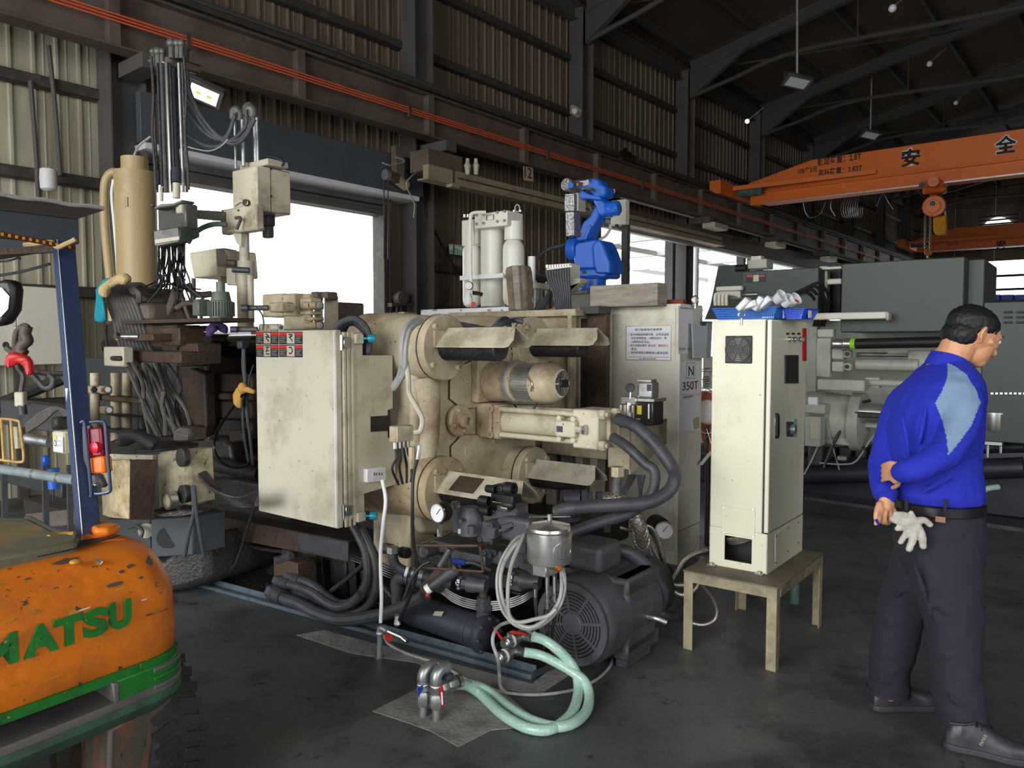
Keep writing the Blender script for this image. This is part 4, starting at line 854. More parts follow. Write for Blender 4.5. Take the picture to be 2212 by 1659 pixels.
def braidtube(pts,r,n=16):
 mb=MB();P=catmull(pts,10);L_=[0]
 mb.tube(P,r,n,raw=True);nx=None
 for sgn in (1,-1):
  for st in range(8):
   path=[];nx=None
   for i,p in enumerate(P):
    d=(P[min(i+1,len(P)-1)]-P[max(i-1,0)]).normalized()
    if nx is None:nx=basis(d)[0]
    nx=(nx-d*nx.dot(d)).normalized();y=nx.cross(d);q=2*pi*st/8+sgn*i*.22
    path.append(p+(nx*cos(q)+y*sin(q))*r*1.01)
   mb.tube(path,r*.09,4,raw=True)
 return mb
BF=[at(*zq(520,330),3.95),at(*zq(640,335),3.93),at(*zq(730,390),3.92),at(*zq(800,480),3.92),at(*zq(835,580),3.92),at(*zq(855,680),3.95),at(*zq(862,770),3.98)]
ob('braid_sleeve',braidtube(BF,.037),'braid',bf,fix=False);p=at(*zq(862,770),3.98)
ob('lower_collar',MB().lathe(p,-Z,[(.042,0),(.046,.01),(.046,.04),(.04,.05),(.044,.055),(.044,.1)],8),'dark_grey',bf);ob('pump_port',MB().cbox(MF,p-Z*.17,.11,.11,.13),'oily_black',bf,.01)
p=at(*zq(500,330),3.95);dl=(at(*zq(300,325),3.95)-p).normalized()
for u,r_ in ((0,.045),(.05,.04),(.08,.05),(.13,.042)):ob('union_nut',MB().hexa(p+dl*u,p+dl*(u+.03),r_),'bluegrey_dark',bf)
ob('elbow',MB().tube([p+dl*.12,p+dl*.2,at(*zq(220,340),3.95),at(*zq(180,400),3.95),at(*zq(190,480),3.95)],.048,16),'bluegrey_dark',bf)
ob('elbow_flange',MB().cyl(at(*zq(190,470),3.95),at(*zq(190,510),3.95),.066),'bluegrey_dark',bf)
hose('suction_pipe','dark grey-green flexible conduit arching from the motor terminal box to the floor','conduit',[at(*zq(x,y),d) for x,y,d in ((650,780,3.72),(750,810,3.72),(860,890,3.72),(950,990,3.74),(1030,1110,3.76),(1040,1200,3.78),(1000,1290,3.8),(960,1330,3.84))],.032,'dark_grey',14)
hose('floor_conduit','grey conduit lying on the floor behind the table leg','conduit',[at(*zq(x,y),d) for x,y,d in ((960,1330,3.84),(1050,1355,3.84),(1150,1370,3.88),(1240,1300,3.98),(1290,1180,4.06),(1270,1080,4.1))],.026,'dark_grey',12)
for i,(pts,lb) in enumerate((([(900,560),(960,640),(1010,760),(1040,880),(1060,980),(1070,1060),(1075,1180)],'outermost'),([(890,600),(940,700),(980,800),(1020,900),(1060,1000),(1120,1060),(1170,1080)],'second'),([(660,580),(760,600),(880,560),(960,600),(1010,700),(1050,850),(1080,980)],'third'),([(900,640),(950,760),(1000,860),(1030,960),(1040,1000)],'innermost'),([(920,700),(930,800),(960,900),(1010,1000),(1080,1060)],'lowest'))):
 hose('grey_cable_loop','pale grey cable hanging in loops beside the 350T cabinet, %s of five'%lb,'cable',[at(*zq(x,y),4.05-.02*i) for x,y in pts],.010,'braid',group='grey cables beside the cabinet')
for i,(pts,lb) in enumerate((([(1450,775),(1330,810),(1240,870),(1180,960),(1110,1080),(1080,1200),(1080,1350)],'first grey cable coming out of the stand cabinet down to the floor'),([(1380,1030),(1350,1110),(1280,1170),(1200,1180),(1140,1150)],'second grey cable looped behind the left table leg'),([(1360,1040),(1420,1120),(1490,1210),(1530,1320),(1500,1410),(1400,1450),(1290,1430),(1250,1400)],'steel-braided cable drooping to the floor under the table'),([(1300,1040),(1290,1070),(1250,1090),(1150,1090),(1060,1030)],'third grey cable behind the table leg'))):
 hose('cabinet_cable',lb,'cable',[at(*zq(x,y),3.9) for x,y in pts],.0125,'braid',9)
hose('cable_ring','grey cable curled on the floor behind the motor','cable',[at(*zq(x,y),3.75) for x,y in ((750,1400),(830,1430),(900,1400),(940,1300),(945,1200))],.009,'braid')
for i in range(6):hose('black_cable','x','x',[at(*zq(720+i*12,100),4.2),at(*zq(690+i*10,200),4.15),at(*zq(600+i*14,300),4.1),at(*zq(540+i*10,420),4.1),at(*zq(520+i*8,620),4.1)],.009,'hose_black',parent=None) if 0 else None
cbn=thing('cable_harness','bundle of black cables dropping behind the bracket box','cables',at(*zq(700,300),4.2))
for i in range(5):ob('cable',MB().tube([at(*zq(740+i*14,110),4.25),at(*zq(720+i*10,180),4.22),at(*zq(650+i*12,270),4.2),at(*zq(560+i*10,330),4.2),at(*zq(530+i*9,620),4.2)],.009,6),'hose_black',cbn,fix=False)
for i in range(5):ob('cable',MB().tube([at(*zq(820+i*15,110),4.2),at(*zq(835+i*4,250),4.2),at(*zq(835+i*4,400),4.2)],.0075,6),'hose_black',cbn,fix=False)
cf_=thing('flex_conduit','silver ribbed conduit with brass gland under the bracket box','conduit',at(*zq(630,280),4.0))
m=MB();p0_,p1_=at(*zq(637,120),3.95),at(*zq(620,290),3.95);n=20
m.lathe(p0_,p1_-p0_,[(.026 if j%2 else .023,(p1_-p0_).length*j/n) for j in range(n+1)],16);ob('conduit',m,'galv',cf_);ob('gland_nut',MB().hexa(p0_+Z*.05,p0_,.036),'cream_oily',cf_)
#  floor taps, ball valves and green hoses
def FZ(x,y,z=.022):return onz(*zh(x,y),z)
gA=[FZ(740,840,.1),FZ(840,850,.07),FZ(940,910,.03),FZ(1020,985,.024),FZ(1100,1060,.024),FZ(1200,1130,.024),FZ(1330,1190,.024),FZ(1480,1205,.024),FZ(1600,1150,.024),FZ(1690,1050,.03),FZ(1730,900,.05),FZ(1715,760,.1),FZ(1650,650,.15),FZ(1560,560,.2),FZ(1460,490,.23),FZ(1370,460,.25)]
hose('green_hose','translucent green braided water hose from the taps, left loop on the floor','hose',gA,.0215,'green_hose',14,group='pair of green water hoses')
gB=[FZ(860,840,.07),FZ(960,870,.04),FZ(1060,930,.024),FZ(1160,1010,.024),FZ(1280,1090,.024),FZ(1400,1145,.024),FZ(1550,1180,.024),FZ(1690,1150,.024),FZ(1790,1060,.024),FZ(1815,940,.04),FZ(1780,820,.08),FZ(1680,740,.11),FZ(1580,680,.13),FZ(1430,610,.15),FZ(1300,585,.16)]
hose('green_hose','translucent green braided water hose from the taps, right loop on the floor','hose',gB,.0215,'green_hose',14,group='pair of green water hoses')
def tapset(lab,base,top,dirx,hcol,hpts,bluecap=False):
 o=thing('floor_tap',lab,'water tap',onz(*zh(*base),0));p=onz(*zh(*base),0);h=top
 ob('floor_pipe',MB().cyl(p,p+Z*h*.5,.017),'galv',o);ob('valve_body',MB().lathe(p+Z*h*.25,Z,[(.019,0),(.026,.01),(.026,.05),(.021,.06)],8),'galv',o)
 ob('collar',MB().hexa(p+Z*h*.62,p+Z*h*.72,.027),'steel',o);ob('white_joint',MB().cyl(p+Z*h*.74,p+Z*h*.77,.023),'white',o)
 ob('riser',MB().cyl(p+Z*h*.45,p+Z*h*.8,.018),'galv',o)
 e=p+Z*h*.78;ob('elbow',MB().tube([e,e+Z*.03,e+Z*.052+dirx*.02,e+Z*.055+dirx*.06],.0235,14),'galv',o)
 ob('lever',MB().prism([onz(*zh(x,y),z) for x,y,z in hpts],V((0,.006,0))),hcol,o,.002,label='%s lever handle'%('red' if hcol=='red' else 'blue'));return o,e+Z*.055+dirx*.06
dx_=(FZ(740,840,.12)-onz(*zh(600,1130),0));dx_.z=0;dx_.normalize()
o1,e1_=tapset('front galvanised floor tap with red lever, feeding the green hoses',(600,1130),.19,dx_,'red',[(628,850,.16),(650,845,.16),(658,1020,.06),(640,1032,.055),(625,1020,.06)])
ob('lever_text',MB().beam(onz(*zh(643,900),.13)-V((0,.004,0)),onz(*zh(648,1000),.07)-V((0,.004,0)),.006,.001,up=V((0,-1,0))),'white',o1)
o2,e2_=tapset('rear galvanised floor tap with blue lever behind the red one',(495,1100),.18,dx_,'blue_plate',[(452,870,.16),(480,855,.17),(497,852,.17),(490,885,.15),(470,900,.14),(462,950,.12),(455,945,.12)])
un=thing('hose_union','dark silver hose union with black knob joining taps and green hoses','hose union',FZ(690,870,.1));p=FZ(690,850,.12)
ob('body',MB().lathe(p-dx_*.04,dx_,[(.026,0),(.03,.01),(.03,.03),(.024,.035),(.028,.045),(.028,.08)],8),'galv',un);ob('knob',MB().lathe(p+Z*.02,Z,[(.014,0),(.024,.012),(.024,.026),(.012,.034),(.008,.05)],12),'bluegrey_dark',un)
ob('hose_clamp',MB().cyl(p+dx_*.05,p+dx_*.066,.027),'steel',un)
for (x,y,d,lev,lab) in ((1185,500,3.42,[(1180,425),(1215,415),(1320,435),(1315,452),(1200,440)],'upper silver ball valve with red lever at the cooler end'),(1130,620,3.42,None,'lower silver ball valve under the red-levered one')):
 bv=thing('ball_valve',lab,'ball valve',at(*zh(x,y),d));p=at(*zh(x-55,y+25),d-.02);q=at(*zh(x+60,y-30),d+.04);dd=(q-p).normalized()
 ob('body',MB().lathe(p,dd,[(.02,0),(.022,.01),(.03,.018),(.03,.04),(.024,.05),(.03,.07),(.026,.1),(.03,.11),(.03,.14)],10),'steel',bv);ob('white_ring',MB().cyl(p+dd*.05,p+dd*.056,.031),'white',bv)
 ob('outlet',MB().tube([q,q+dd*.03,at(*zh(x+180,y-30),d)],.022,12),'galv',bv)
 if lev:ob('lever',MB().prism([at(*zh(a,b),d-.04) for a,b in lev],V((0,.01,0))),'red',bv,.002,label='red lever handle');ob('stem',MB().hexa(at(*zh(1180,470),d),at(*zh(1175,430),d),.01),'galv',bv)
 else:ob('lever',MB().prism([at(*zh(a,b),d-.03) for a,b in ((1050,390),(1065,388),(1130,480),(1120,495),(1105,480))],V((0,.01,0))),'red',bv,.002,label='orange-red lever handle')
st=thing('pipe_stub','small galvanised standpipe with a red tap and tee at the tray edge','standpipe',onz(820,1420));p=onz(820,1420);tp=at(821,1368,p.y)
ob('pipe',MB().cyl(p,tp,.014),'galv',st);ob('base_collar',MB().cyl(p,p+Z*.008,.021),'galv',st);ob('white_ring',MB().cyl(tp,tp+Z*.008,.018),'white',st)
q=at(822,1358,p.y);ob('elbow',MB().tube([tp,q,q+A*.02+Z*.006,q+A*.05],.018,12),'galv',st)
q1_=at(870,1378,p.y-.02);ob('cross_line',MB().tube([q+A*.04,q1_],.0125,10,raw=True),'steel',st);ob('tee',MB().lathe(at(858,1352,p.y),Z,[(.012,0),(.018,.01),(.014,.03),(.012,.05),(.016,.055)],8),'steel',st)
ob('lever',MB().prism([at(x,y,p.y-.04) for x,y in ((832,1370),(848,1374),(846,1387),(830,1382))],V((0,.006,0))),'red',st,.001,label='red tap lever');ob('end_plug',MB().cyl(q1_,q1_+A*.03-Z*.01,.014),'chrome',st)
hose('floor_cable','thin grey cable running across the floor from the standpipe under the green hoses','cable',[FZ(180,450,.06),FZ(220,520,.03),FZ(350,590,.008),FZ(500,640,.008),FZ(650,690,.008),FZ(800,780,.008),FZ(950,850,.008),FZ(1080,890,.008),FZ(1200,915,.008),FZ(1400,925,.008),FZ(1600,905,.008),FZ(1740,870,.008),FZ(1880,800,.008),FZ(1980,700,.008),FZ(2010,600,.008),FZ(2005,540,.008)],.007,'hose_grey')
hose('floor_cable','pale cable dropping from the canister loops past the ball valves to the floor','cable',[at(*zh(1370,440),3.35),at(*zh(1280,380),3.3),at(*zh(1200,345),3.28),at(*zh(1110,370),3.25),at(*zh(1060,430),3.2),at(*zh(1050,520),3.18),at(*zh(1090,640),3.16),FZ(1100,750,.05),FZ(1110,860,.02),FZ(1150,905,.01)],.008,'hose_grey')
#  350T control cabinet
NS,NT=MF.st(onz(1463,1222))[:2];NZ=S_(1463,655,NS).z;N0=T_(1250,700,NT).dot(A);N1=S_(1518,700,NS).dot(W)
nc=thing('control_cabinet','tall cream steel control cabinet with paper notices and the 350T sheet on its side','cabinet',P_((N0+NS)/2,(NT+N1)/2,0))
ob('carcass',MB().box(MF,N0,NS,NT,N1,.0,NZ),'cream_clean',nc,.006,2)
x0=T_(1320,700,NT).dot(A)
ob('front_panel',MB().box(MF,x0+.02,NS-.03,NT-.006,NT,.1,NZ-.03),'cream_clean',nc,.003)
ob('corner_post',MB().box(MF,x0-.06,x0,NT-.05,NT,0,NZ-.01),'cream',nc,.004)
ob('plinth_line',MB().box(MF,NS,NS+.001,NT,N1,S_(1463,1150,NS).z,S_(1463,1150,NS).z+.004),'dark_grey',nc)
for z_ in (.02,.12,.3):pass
def paper(px0,py0,px1,py1,fn,nrm,par,name='notice',m='paper',th=.002):
 a,b,c,d=fn(px0,py0),fn(px1,py0),fn(px1,py1),fn(px0,py1);b.z=a.z=(a.z+b.z)/2;c.z=d.z=(c.z+d.z)/2
 return ob(name,MB().prism([a,b,c,d],nrm*th),m,par)
def lines(fn,nrm,x0,y0,x1,y1,n,par,m='ink',w=.0016,vert=(),slope=0):
 mm=MB()
 for i in range(n):
  y=y0+(y1-y0)*i/max(1,n-1);mm.beam(fn(x0,y),fn(x1,y+slope),w,.0006,up=nrm)
 for x in vert:mm.beam(fn(x,y0),fn(x,y1),w,.0006,up=nrm)
 return ob('ruled_line',mm,m,par,kind='stuff')
fN= lambda x,y:T_(x,y,NT-.0105);sg=thing('notice_board','framed white notice with seven lines of black and red Chinese text on cabinet front','notice',T_(1400,779,NT-.01))
a=T_(1353,704,NT-.007);b=T_(1450,779,NT-.007);aA,bA=a.dot(A),b.dot(A)
ob('board',MB().box(MF,aA,bA,NT-.009,NT-.006,b.z,a.z),'paper',sg)
mm=MB();e=.003
for q in ((aA,bA,a.z-e,a.z),(aA,bA,b.z,b.z+e),(aA,aA+e,b.z,a.z),(bA-e,bA,b.z,a.z)):mm.box(MF,q[0],q[1],NT-.011,NT-.009,q[2],q[3])
obs('board_frame',mm,'brass',sg)
hh=a.z-b.z;ww=bA-aA
def tl(body,u,v,h,m='ink',fit=None):return text('notice_text',body,P_(aA+u*ww,NT-.0095,b.z+v*hh),A,Z,h*hh,m,sg,fit=fit*ww if fit else None)
tl('撿打數實施作業標準',.2,.85,.07,'ink',.6)
for i,(t_,u,f,m_) in enumerate((('1. 每次開機或修模完畢，從低速溫模',.05,.9,'ink'),('至高速增壓後，10模為撿打，第',.12,.78,'ink'),('15模開始為良品。',.12,.42,'ink'),('2. 每次停機修模時',.05,.42,'ink'),('運送。',.12,.14,'ink'),('3. 請依照標準步驟實施以確保品質。',.05,.9,'ink'))):tl(t_,u,.705-i*.105,.075,m_,f)
tl('輸送帶、關閉停止',.5,.705-.315,.07,'red_ink',.44)
mm=MB();mm.box(MF,aA+.04*ww,aA+.96*ww,NT-.0096,NT-.009,b.z+.80*hh,b.z+.805*hh);mm.box(MF,aA+.04*ww,aA+.96*ww,NT-.0096,NT-.009,b.z+.09*hh,b.z+.1*hh);obs('notice_rule',mm,'red_ink',sg)
tl('生產技術課',.3,.025,.04,'ink',.38)
fS= lambda x,y:S_(x,y,NS+.003)
def side_sheet_(x0,y0,x1,y1,par,nm='sheet',m='paper',off=.002):
 return ob(nm,MB().prism([S_(x0,y0,NS+off),S_(x1,y0,NS+off),S_(x1,y1,NS+off),S_(x0,y1,NS+off)],A*.0015),m,par)
def side_text(body,x,y,h,par,m='ink',fit=None,o=.0045):
 p=S_(x,y,NS+o);return text('sheet_text',body,p,W,Z,h,m,par,fit=fit)
n1=thing('machine_sheet','white sheet on the cabinet side reading N in a box above 350T','notice',S_(1490,850,NS));side_sheet_(1468,781,1513,851,n1)
mm=MB()
for q in ((1483,784,1501,784),(1483,817,1501,817)):mm.beam(S_(q[0],q[1],NS+.004),S_(q[2],q[3],NS+.004),.003,.0008,up=A)
for x in (1483,1501):mm.beam(S_(x,784,NS+.004),S_(x,817,NS+.004),.003,.0008,up=A)
obs('letter_box',mm,'ink',n1)
def pxh(y0,y1,s_):return abs(S_(1490,y0,s_).z-S_(1490,y1,s_).z)
def pxw(x0,x1,s_):return abs(S_(x0,800,s_).dot(W)-S_(x1,800,s_).dot(W))
side_text('N',1487,812,pxh(791,812,NS),n1,fit=pxw(1487,1498,NS));side_text('350T',1474,844,pxh(826,844,NS),n1,'dark_red',fit=pxw(1474,1508,NS))
n2=thing('record_sheet','white ruled record sheet with a brown water stain below the 350T sheet','notice',S_(1490,930,NS));side_sheet_(1468,854,1512,930,n2)
lines(fS,A,1470,863,1510,926,12,n2,w=.0022,slope=-1);side_text('模具點檢表',1476,861,pxh(856,861,NS),n2,fit=pxw(1476,1496,NS))
ob('stain',MB().prism([S_(x,y,NS+.0037) for x,y in ((1497,905),(1510,900),(1511,925),(1499,928))],A*.0004),'cream_rust',n2,label='brown water stain')
n3=thing('inspection_form','white printed form with small boxes and a red line near the cabinet top','notice',S_(1480,766,NS));side_sheet_(1465,661,1497,765,n3)
lines(fS,A,1468,735,1495,745,2,n3);mm=MB()
for q in ((1475,672,1487,690),(1477,696,1486,703),(1473,712,1477,722)):
 for l in ((q[0],q[1],q[2],q[1]),(q[0],q[3],q[2],q[3]),(q[0],q[1],q[0],q[3]),(q[2],q[1],q[2],q[3])):mm.beam(fS(l[0],l[1]),fS(l[2],l[3]),.002,.0006,up=A)
ob('form_box',mm,'ink',n3,kind='stuff');side_text('安全第一 650T',1467,757,pxh(751,757,NS),n3,'red_ink',fit=pxw(1467,1494,NS));side_text('鑄造作業條件表',1470,667,pxh(663,667,NS),n3,fit=pxw(1470,1492,NS))
cb_=thing('clipboard','clipboard with crinkled clear plastic sheet and green top edge hanging on the cabinet','clipboard',S_(1515,775,NS+.03))
q=[S_(1493,697,NS+.03),S_(1538,695,NS+.03),S_(1534,774,NS+.05),S_(1496,773,NS+.05)]
ob('board',MB().prism(q,A*.004),'hose_grey',cb_);ob('plastic_sheet',MB().prism([p+A*.006 for p in (q[0],q[0].lerp(q[1],.75),q[3].lerp(q[2],.7),q[3])],A*.002),'clear_film',cb_)
ob('green_edge',MB().prism([S_(1512,694,NS+.04),S_(1538,694,NS+.04),S_(1538,698,NS+.04),S_(1512,698,NS+.04)],A*.003),'green',cb_);ob('clip',MB().prism([S_(1511,694,NS+.04),S_(1524,694,NS+.04),S_(1522,703,NS+.04),S_(1513,703,NS+.04)],A*.012),'dark_grey',cb_,.002)
hose('clipboard_string','thin dark string holding the clipboard from the cabinet top','string',[S_(1518,668,NS+.01),S_(1519,680,NS+.015),S_(1514,690,NS+.03),S_(1518,696,NS+.04)],.002,'ink')
def eyebolt(px,py,d,r,lab,fr=A):
 c=at(px,py,d);o=thing('eye_bolt',lab,'eye bolt',c-Z*(r+.02));X,Y=W,Z
 ob('ring',MB().tube([c+W*(r*cos(2*pi*i/20))*.8+A*(r*cos(2*pi*i/20))*.5+Z*(r*sin(2*pi*i/20)) for i in range(20)],r*.2,8,1,closed=True,raw=True),'steel',o)
 ob('shank',MB().cyl(c-Z*(r+.03),c-Z*r*.9,r*.35),'steel',o);return o
eyebolt(1502,648,5.2,.027,'steel eye bolt ring on top of the 350T cabinet')
wbm=thing('timber_beam','thick grey weathered timber beam lying on top of the cabinet','timber',at(1350,660,5.2))
wa=at(1420,657,5.05);wt_=wa.dot(W);ws=wa.dot(A);wz0,wz1=NZ+.0,T_(1420,610,wt_).z;w0=T_(1274,640,wt_).dot(A)
ob('timber',MB().box(MF,w0,ws,wt_,wt_+.14,T_(1350,662,wt_).z,wz1),'old_wood',wbm,.006,2)
tag(ob('brick',MB().box(MF,NS-.17,NS-.04,NT+.12,NT+.19,NZ+.0,NZ+.035),'brick_red',None,.004),'small reddish brick lying on the cabinet top beside the timber beam','brick')
k=at(1361,1026,4.35);ks,kt=k.dot(A),k.dot(W);kl=T_(1313,1000,kt).dot(A);kw=S_(1440,980,ks).dot(W)
kb=thing('bracket_box','cream sheet metal bracket box carrying the lubricator beside the cylinder end','bracket',k)
kz0,kz1=T_(1361,1026,kt).z,T_(1361,925,kt).z
ob('front_face',MB().box(MF,kl,ks,kt,kt+.01,kz0+.03,kz1),'cream_oily',kb,.002)
ob('side_face',MB().prism([P_(ks,kt,kz0),P_(ks,kt,kz1),P_(ks,kw,kz1+.02),P_(ks,kw,kz0+.13)],-A*.008),'cream',kb,.002)
ob('top_shelf',MB().box(MF,kl-.02,ks+.0,kt,kw,kz1,kz1+.01),'black',kb,.002)
lu=thing('lubricator_pump','automatic lubricator with smoky oil tank, small gauge and grey motor head','lubricator',P_(ks,kt,kz1))
la=at(1371,920,4.3);lt=la.dot(W);l0=T_(1369,900,lt).dot(A);l1=T_(1411,900,lt).dot(A);lz0,lz1=T_(1390,919,lt).z,T_(1390,868,lt).z
ob('tank',MB().box(MF,l0,l1,lt,lt+.13,lz0,lz1),'smoke_tank',lu,.008,2);ob('tank_lid',MB().box(MF,l0-.03,l1+.01,lt-.01,lt+.14,lz1,lz1+.02),'alu',lu,.003)
ob('tank_foot',MB().box(MF,l0,l1,lt-.003,lt,lz0,lz0+.025),'black',lu);text('tank_text','LUBE',P_(l0+.02,lt-.004,lz0+.03),A,Z,.008,'white',lu)
ob('yellow_label',MB().box(MF,l0+.02,l0+.05,lt-.003,lt-.001,lz0+.06,lz0+.11),'yellow',lu);ob('level_gauge',MB().box(MF,l1-.03,l1-.022,lt-.005,lt-.0,lz0+.04,lz1-.01),'white',lu)
hd_=ob('motor_head',MB().box(MF,l0+.01,l1-.02,lt+.02,lt+.11,lz1+.02,T_(1390,826,lt).z),'alu',lu,.01,3);ob('head_cap',MB().box(MF,l0+.0,l1-.03,lt+.03,lt+.1,T_(1390,826,lt).z,T_(1390,820,lt).z),'alu',lu,.003)
ob('motor_label',MB().box(MF,l1-.05,l1-.022,lt+.018,lt+.02,lz1+.06,T_(1390,830,lt).z),'bluegrey_dark',lu)
gp=T_(1361,838,lt-.03);ob('gauge',MB().lathe(gp,-(W*.9-A*.4),[(.024,-.03),(.025,0),(.022,.004),(0,.003)],20,cap=False),'black',lu);ob('manifold',MB().box(MF,l0-.07,l0+.03,lt-.03,lt+.03,lz1-.02,lz1+.03),'steel',lu,.006);ob('gauge_stem',MB().cyl(gp+W*.01,gp-Z*.06,.007),'steel',lu)
for u in (-.06,-.035,-.01,.015):ob('line_nut',MB().hexa(P_(l0+u,lt-.035,lz1-.02),P_(l0+u,lt-.035,lz1-.06),.009),'steel',lu)
ob('filter_bowl',MB().lathe(P_(l0-.02,lt-.02,lz0+.02),Z,[(.018,0),(.022,.02),(.022,.1),(.018,.11)],14),'alu',lu)
#  table and stand cabinet
tz=T_(1672,1268,3.45).z
ls=[-1.588,-1.135];lt_=[3.45,4.17]
tb_=thing('steel_table','low cream angle-iron table with rusty legs under the stand cabinet','table',P_(-1.36,3.8,0))
ob('tabletop',MB().box(MF,ls[0]-.005,ls[1]+.005,lt_[0]-.005,lt_[1]+.005,tz-.008,tz),'table_top',tb_,.002)
aw=.046
for s_,sd_ in ((ls[0],1),(ls[1],-1)):
 for t_,td_ in ((lt_[0],1),(lt_[1],-1)):
  q=[(s_,t_),(s_+sd_*aw,t_),(s_+sd_*aw,t_+td_*.006),(s_+sd_*.006,t_+td_*.006),(s_+sd_*.006,t_+td_*aw),(s_,t_+td_*aw)]
  ob('leg',MB().prism([P_(a,b,0) for a,b in q],Z*(tz-.008)),'table_paint',tb_)
for t_ in lt_:ob('apron',MB().box(MF,ls[0]+aw,ls[1]-aw,t_-.003,t_+.003,tz-.055,tz-.008),'table_paint',tb_)
for s_ in ls:ob('apron',MB().box(MF,s_-.003,s_+.003,lt_[0]+aw,lt_[1]-aw,tz-.055,tz-.008),'table_paint',tb_)
ce_=onz(1657,1241,tz);es,et=ce_.dot(A),ce_.dot(W);el=T_(1532,1213,et).dot(A);er=S_(1733,1180,es).dot(W);ez=T_(1657,689,et).z
sc=thing('stand_cabinet','tall cream electrical stand cabinet with a black fan grille, standing on the low table','electrical cabinet',P_((el+es)/2,(et+er)/2,tz))
zs=T_(1640,1152,et).z
E=.0
def hole_box(par,name,m,bev=.003):
 x0,x1=T_(1565,1180,et).dot(A),T_(1624,1180,et).dot(A);y0,y1=T_(1590,1213,et).z,T_(1590,1160,et).z
 for q in ((el,x0,tz,zs),(x1,es,tz,zs),(x0,x1,tz,y0),(x0,x1,y1,zs)):ob(name,MB().box(MF,q[0],q[1],et,et+.006,q[2],q[3]),m,par)
 ob('opening_interior',MB().box(MF,el+.01,es-.01,et+.15,et+.155,tz,zs),'black',par)
 for i in range(5):ob('inner_cable',MB().tube([P_(x0-.01,et+.05+i*.01,y1-.03-i*.008),P_(x0+.05,et+.06,y1-.02-i*.006),P_(x1-.01,et+.08,y1+.0-i*.002)],.007,6),'braid',par,fix=False)
hole_box(sc,'plinth_front','stand_cream')
ob('plinth_side',MB().box(MF,es-.006,es,et,er,tz,zs),'stand_cream',sc);ob('plinth_back',MB().box(MF,el,es,er-.006,er,tz,zs),'stand_cream',sc);ob('plinth_side',MB().box(MF,el,el+.006,et,er,tz,zs),'stand_cream',sc)
ob('carcass',MB().box(MF,el,es-.03,et,er,zs,ez),'stand_cream',sc,.004,2)
ob('door',MB().box(MF,es-.022,es,et+.002,er,zs+.004,ez-.002),'stand_cream',sc,.005,2);ob('door_gap',MB().box(MF,es-.031,es-.02,et+.01,er-.01,zs,ez-.01),'black',sc)
ob('side_cover',MB().prism([S_(x,y,es) for x,y in ((1674,1154),(1728,1114),(1728,1178),(1674,1222))],A*.003),'stand_cream',sc,.001)
obs('cover_screw',(lambda mm:[mm.cyl(S_(x,y,es),S_(x,y,es)+A*.006,.004,n=8) for x,y in ((1675,1158),(1700,1140),(1723,1128),(1723,1172),(1700,1190),(1674,1216))] and mm)(MB()),'dark_grey',sc)
ap=T_(1559,1092,et);bp2=T_(1631,1162,et);ob('access_plate',MB().box(MF,ap.dot(A),bp2.dot(A),et-.004,et,bp2.z,ap.z),'stand_cream',sc,.0015)
obs('plate_screw',(lambda mm:[mm.cyl(T_(x,y,et-.008),T_(x,y,et-.003),.0045,n=8) for x,y in ((1563,1096),(1627,1100),(1563,1152),(1627,1160))] and mm)(MB()),'steel',sc)
for s_ in (el+.02,es-.03):f_=ob('foot_tab',MB().box(MF,s_-.02,s_+.02,et-.035,et,tz,tz+.006),'steel',sc,.001);ob('foot_bolt',MB().hexa(P_(s_,et-.018,tz+.006),P_(s_,et-.018,tz+.014),.009),'galv',f_)
fa,fb_=T_(1568,728,et),T_(1625,783,et);fcx,fcz=(fa.dot(A)+fb_.dot(A))/2,(fa.z+fb_.z)/2;fr2=(fb_.dot(A)-fa.dot(A))/2
fg=ob('fan_frame',MB().box(MF,fa.dot(A),fb_.dot(A),et-.008,et,fcz-fr2,fcz+fr2),'black',sc,.004,2)
ob('fan_void',MB().cyl(P_(fcx,et-.009,fcz),P_(fcx,et-.0095,fcz),fr2*.93,n=32),'fan_light',fg)
for r_ in (.42,.56,.7,.84):ob('guard_ring',MB().ring(P_(fcx,et-.0155,fcz),P_(fcx,et-.0105,fcz),fr2*(r_+.035),fr2*(r_-.035),32),'black',fg)
ob('fan_hub',MB().cyl(P_(fcx,et-.014,fcz),P_(fcx,et-.009,fcz),fr2*.34,n=24),'charcoal',fg)
for i in range(8):q=pi/8+i*pi/4;ob('guard_spoke',MB().beam(P_(fcx+fr2*.3*cos(q),et-.013,fcz+fr2*.3*sin(q)),P_(fcx+fr2*.93*cos(q),et-.013,fcz+fr2*.93*sin(q)),.004,.003,up=W),'black',fg)
ob('guard_outer',MB().ring(P_(fcx,et-.0135,fcz),P_(fcx,et-.009,fcz),fr2*.98,fr2*.9,32),'black',fg)
def sp(name,x0,y0,x1,y1,m,th=.004,par=sc,**kw):
 return ob(name,MB().prism([S_(x,y,es) for x,y in ((x0,y0),(x1,y0),(x1,y1),(x0,y1))],A*th),m,par,kw.pop('bevel',.001),**kw)
dsp=sp('touch_screen',1694,767,1722,828,'charcoal',.008);sp('screen_glass',1696,770,1720,822,'black_gloss',.0095,dsp)
sp('red_strip',1733,709,1742,780,'red',.002)
for i,x in enumerate((1702,1714,1726)):b2=ob('selector_knob',MB().lathe(S_(x,733,es),A,[(.014,0),(.014,.012),(.01,.014),(.01,.03)],16),'chrome',sc);sp('knob_label',x-4,719,x+3,723,'black',.001,b2)
hn=sp('handle_recess',1673,892,1681,947,'chrome',.004);sp('handle_lever',1675,896,1679,942,'black',.012,hn)
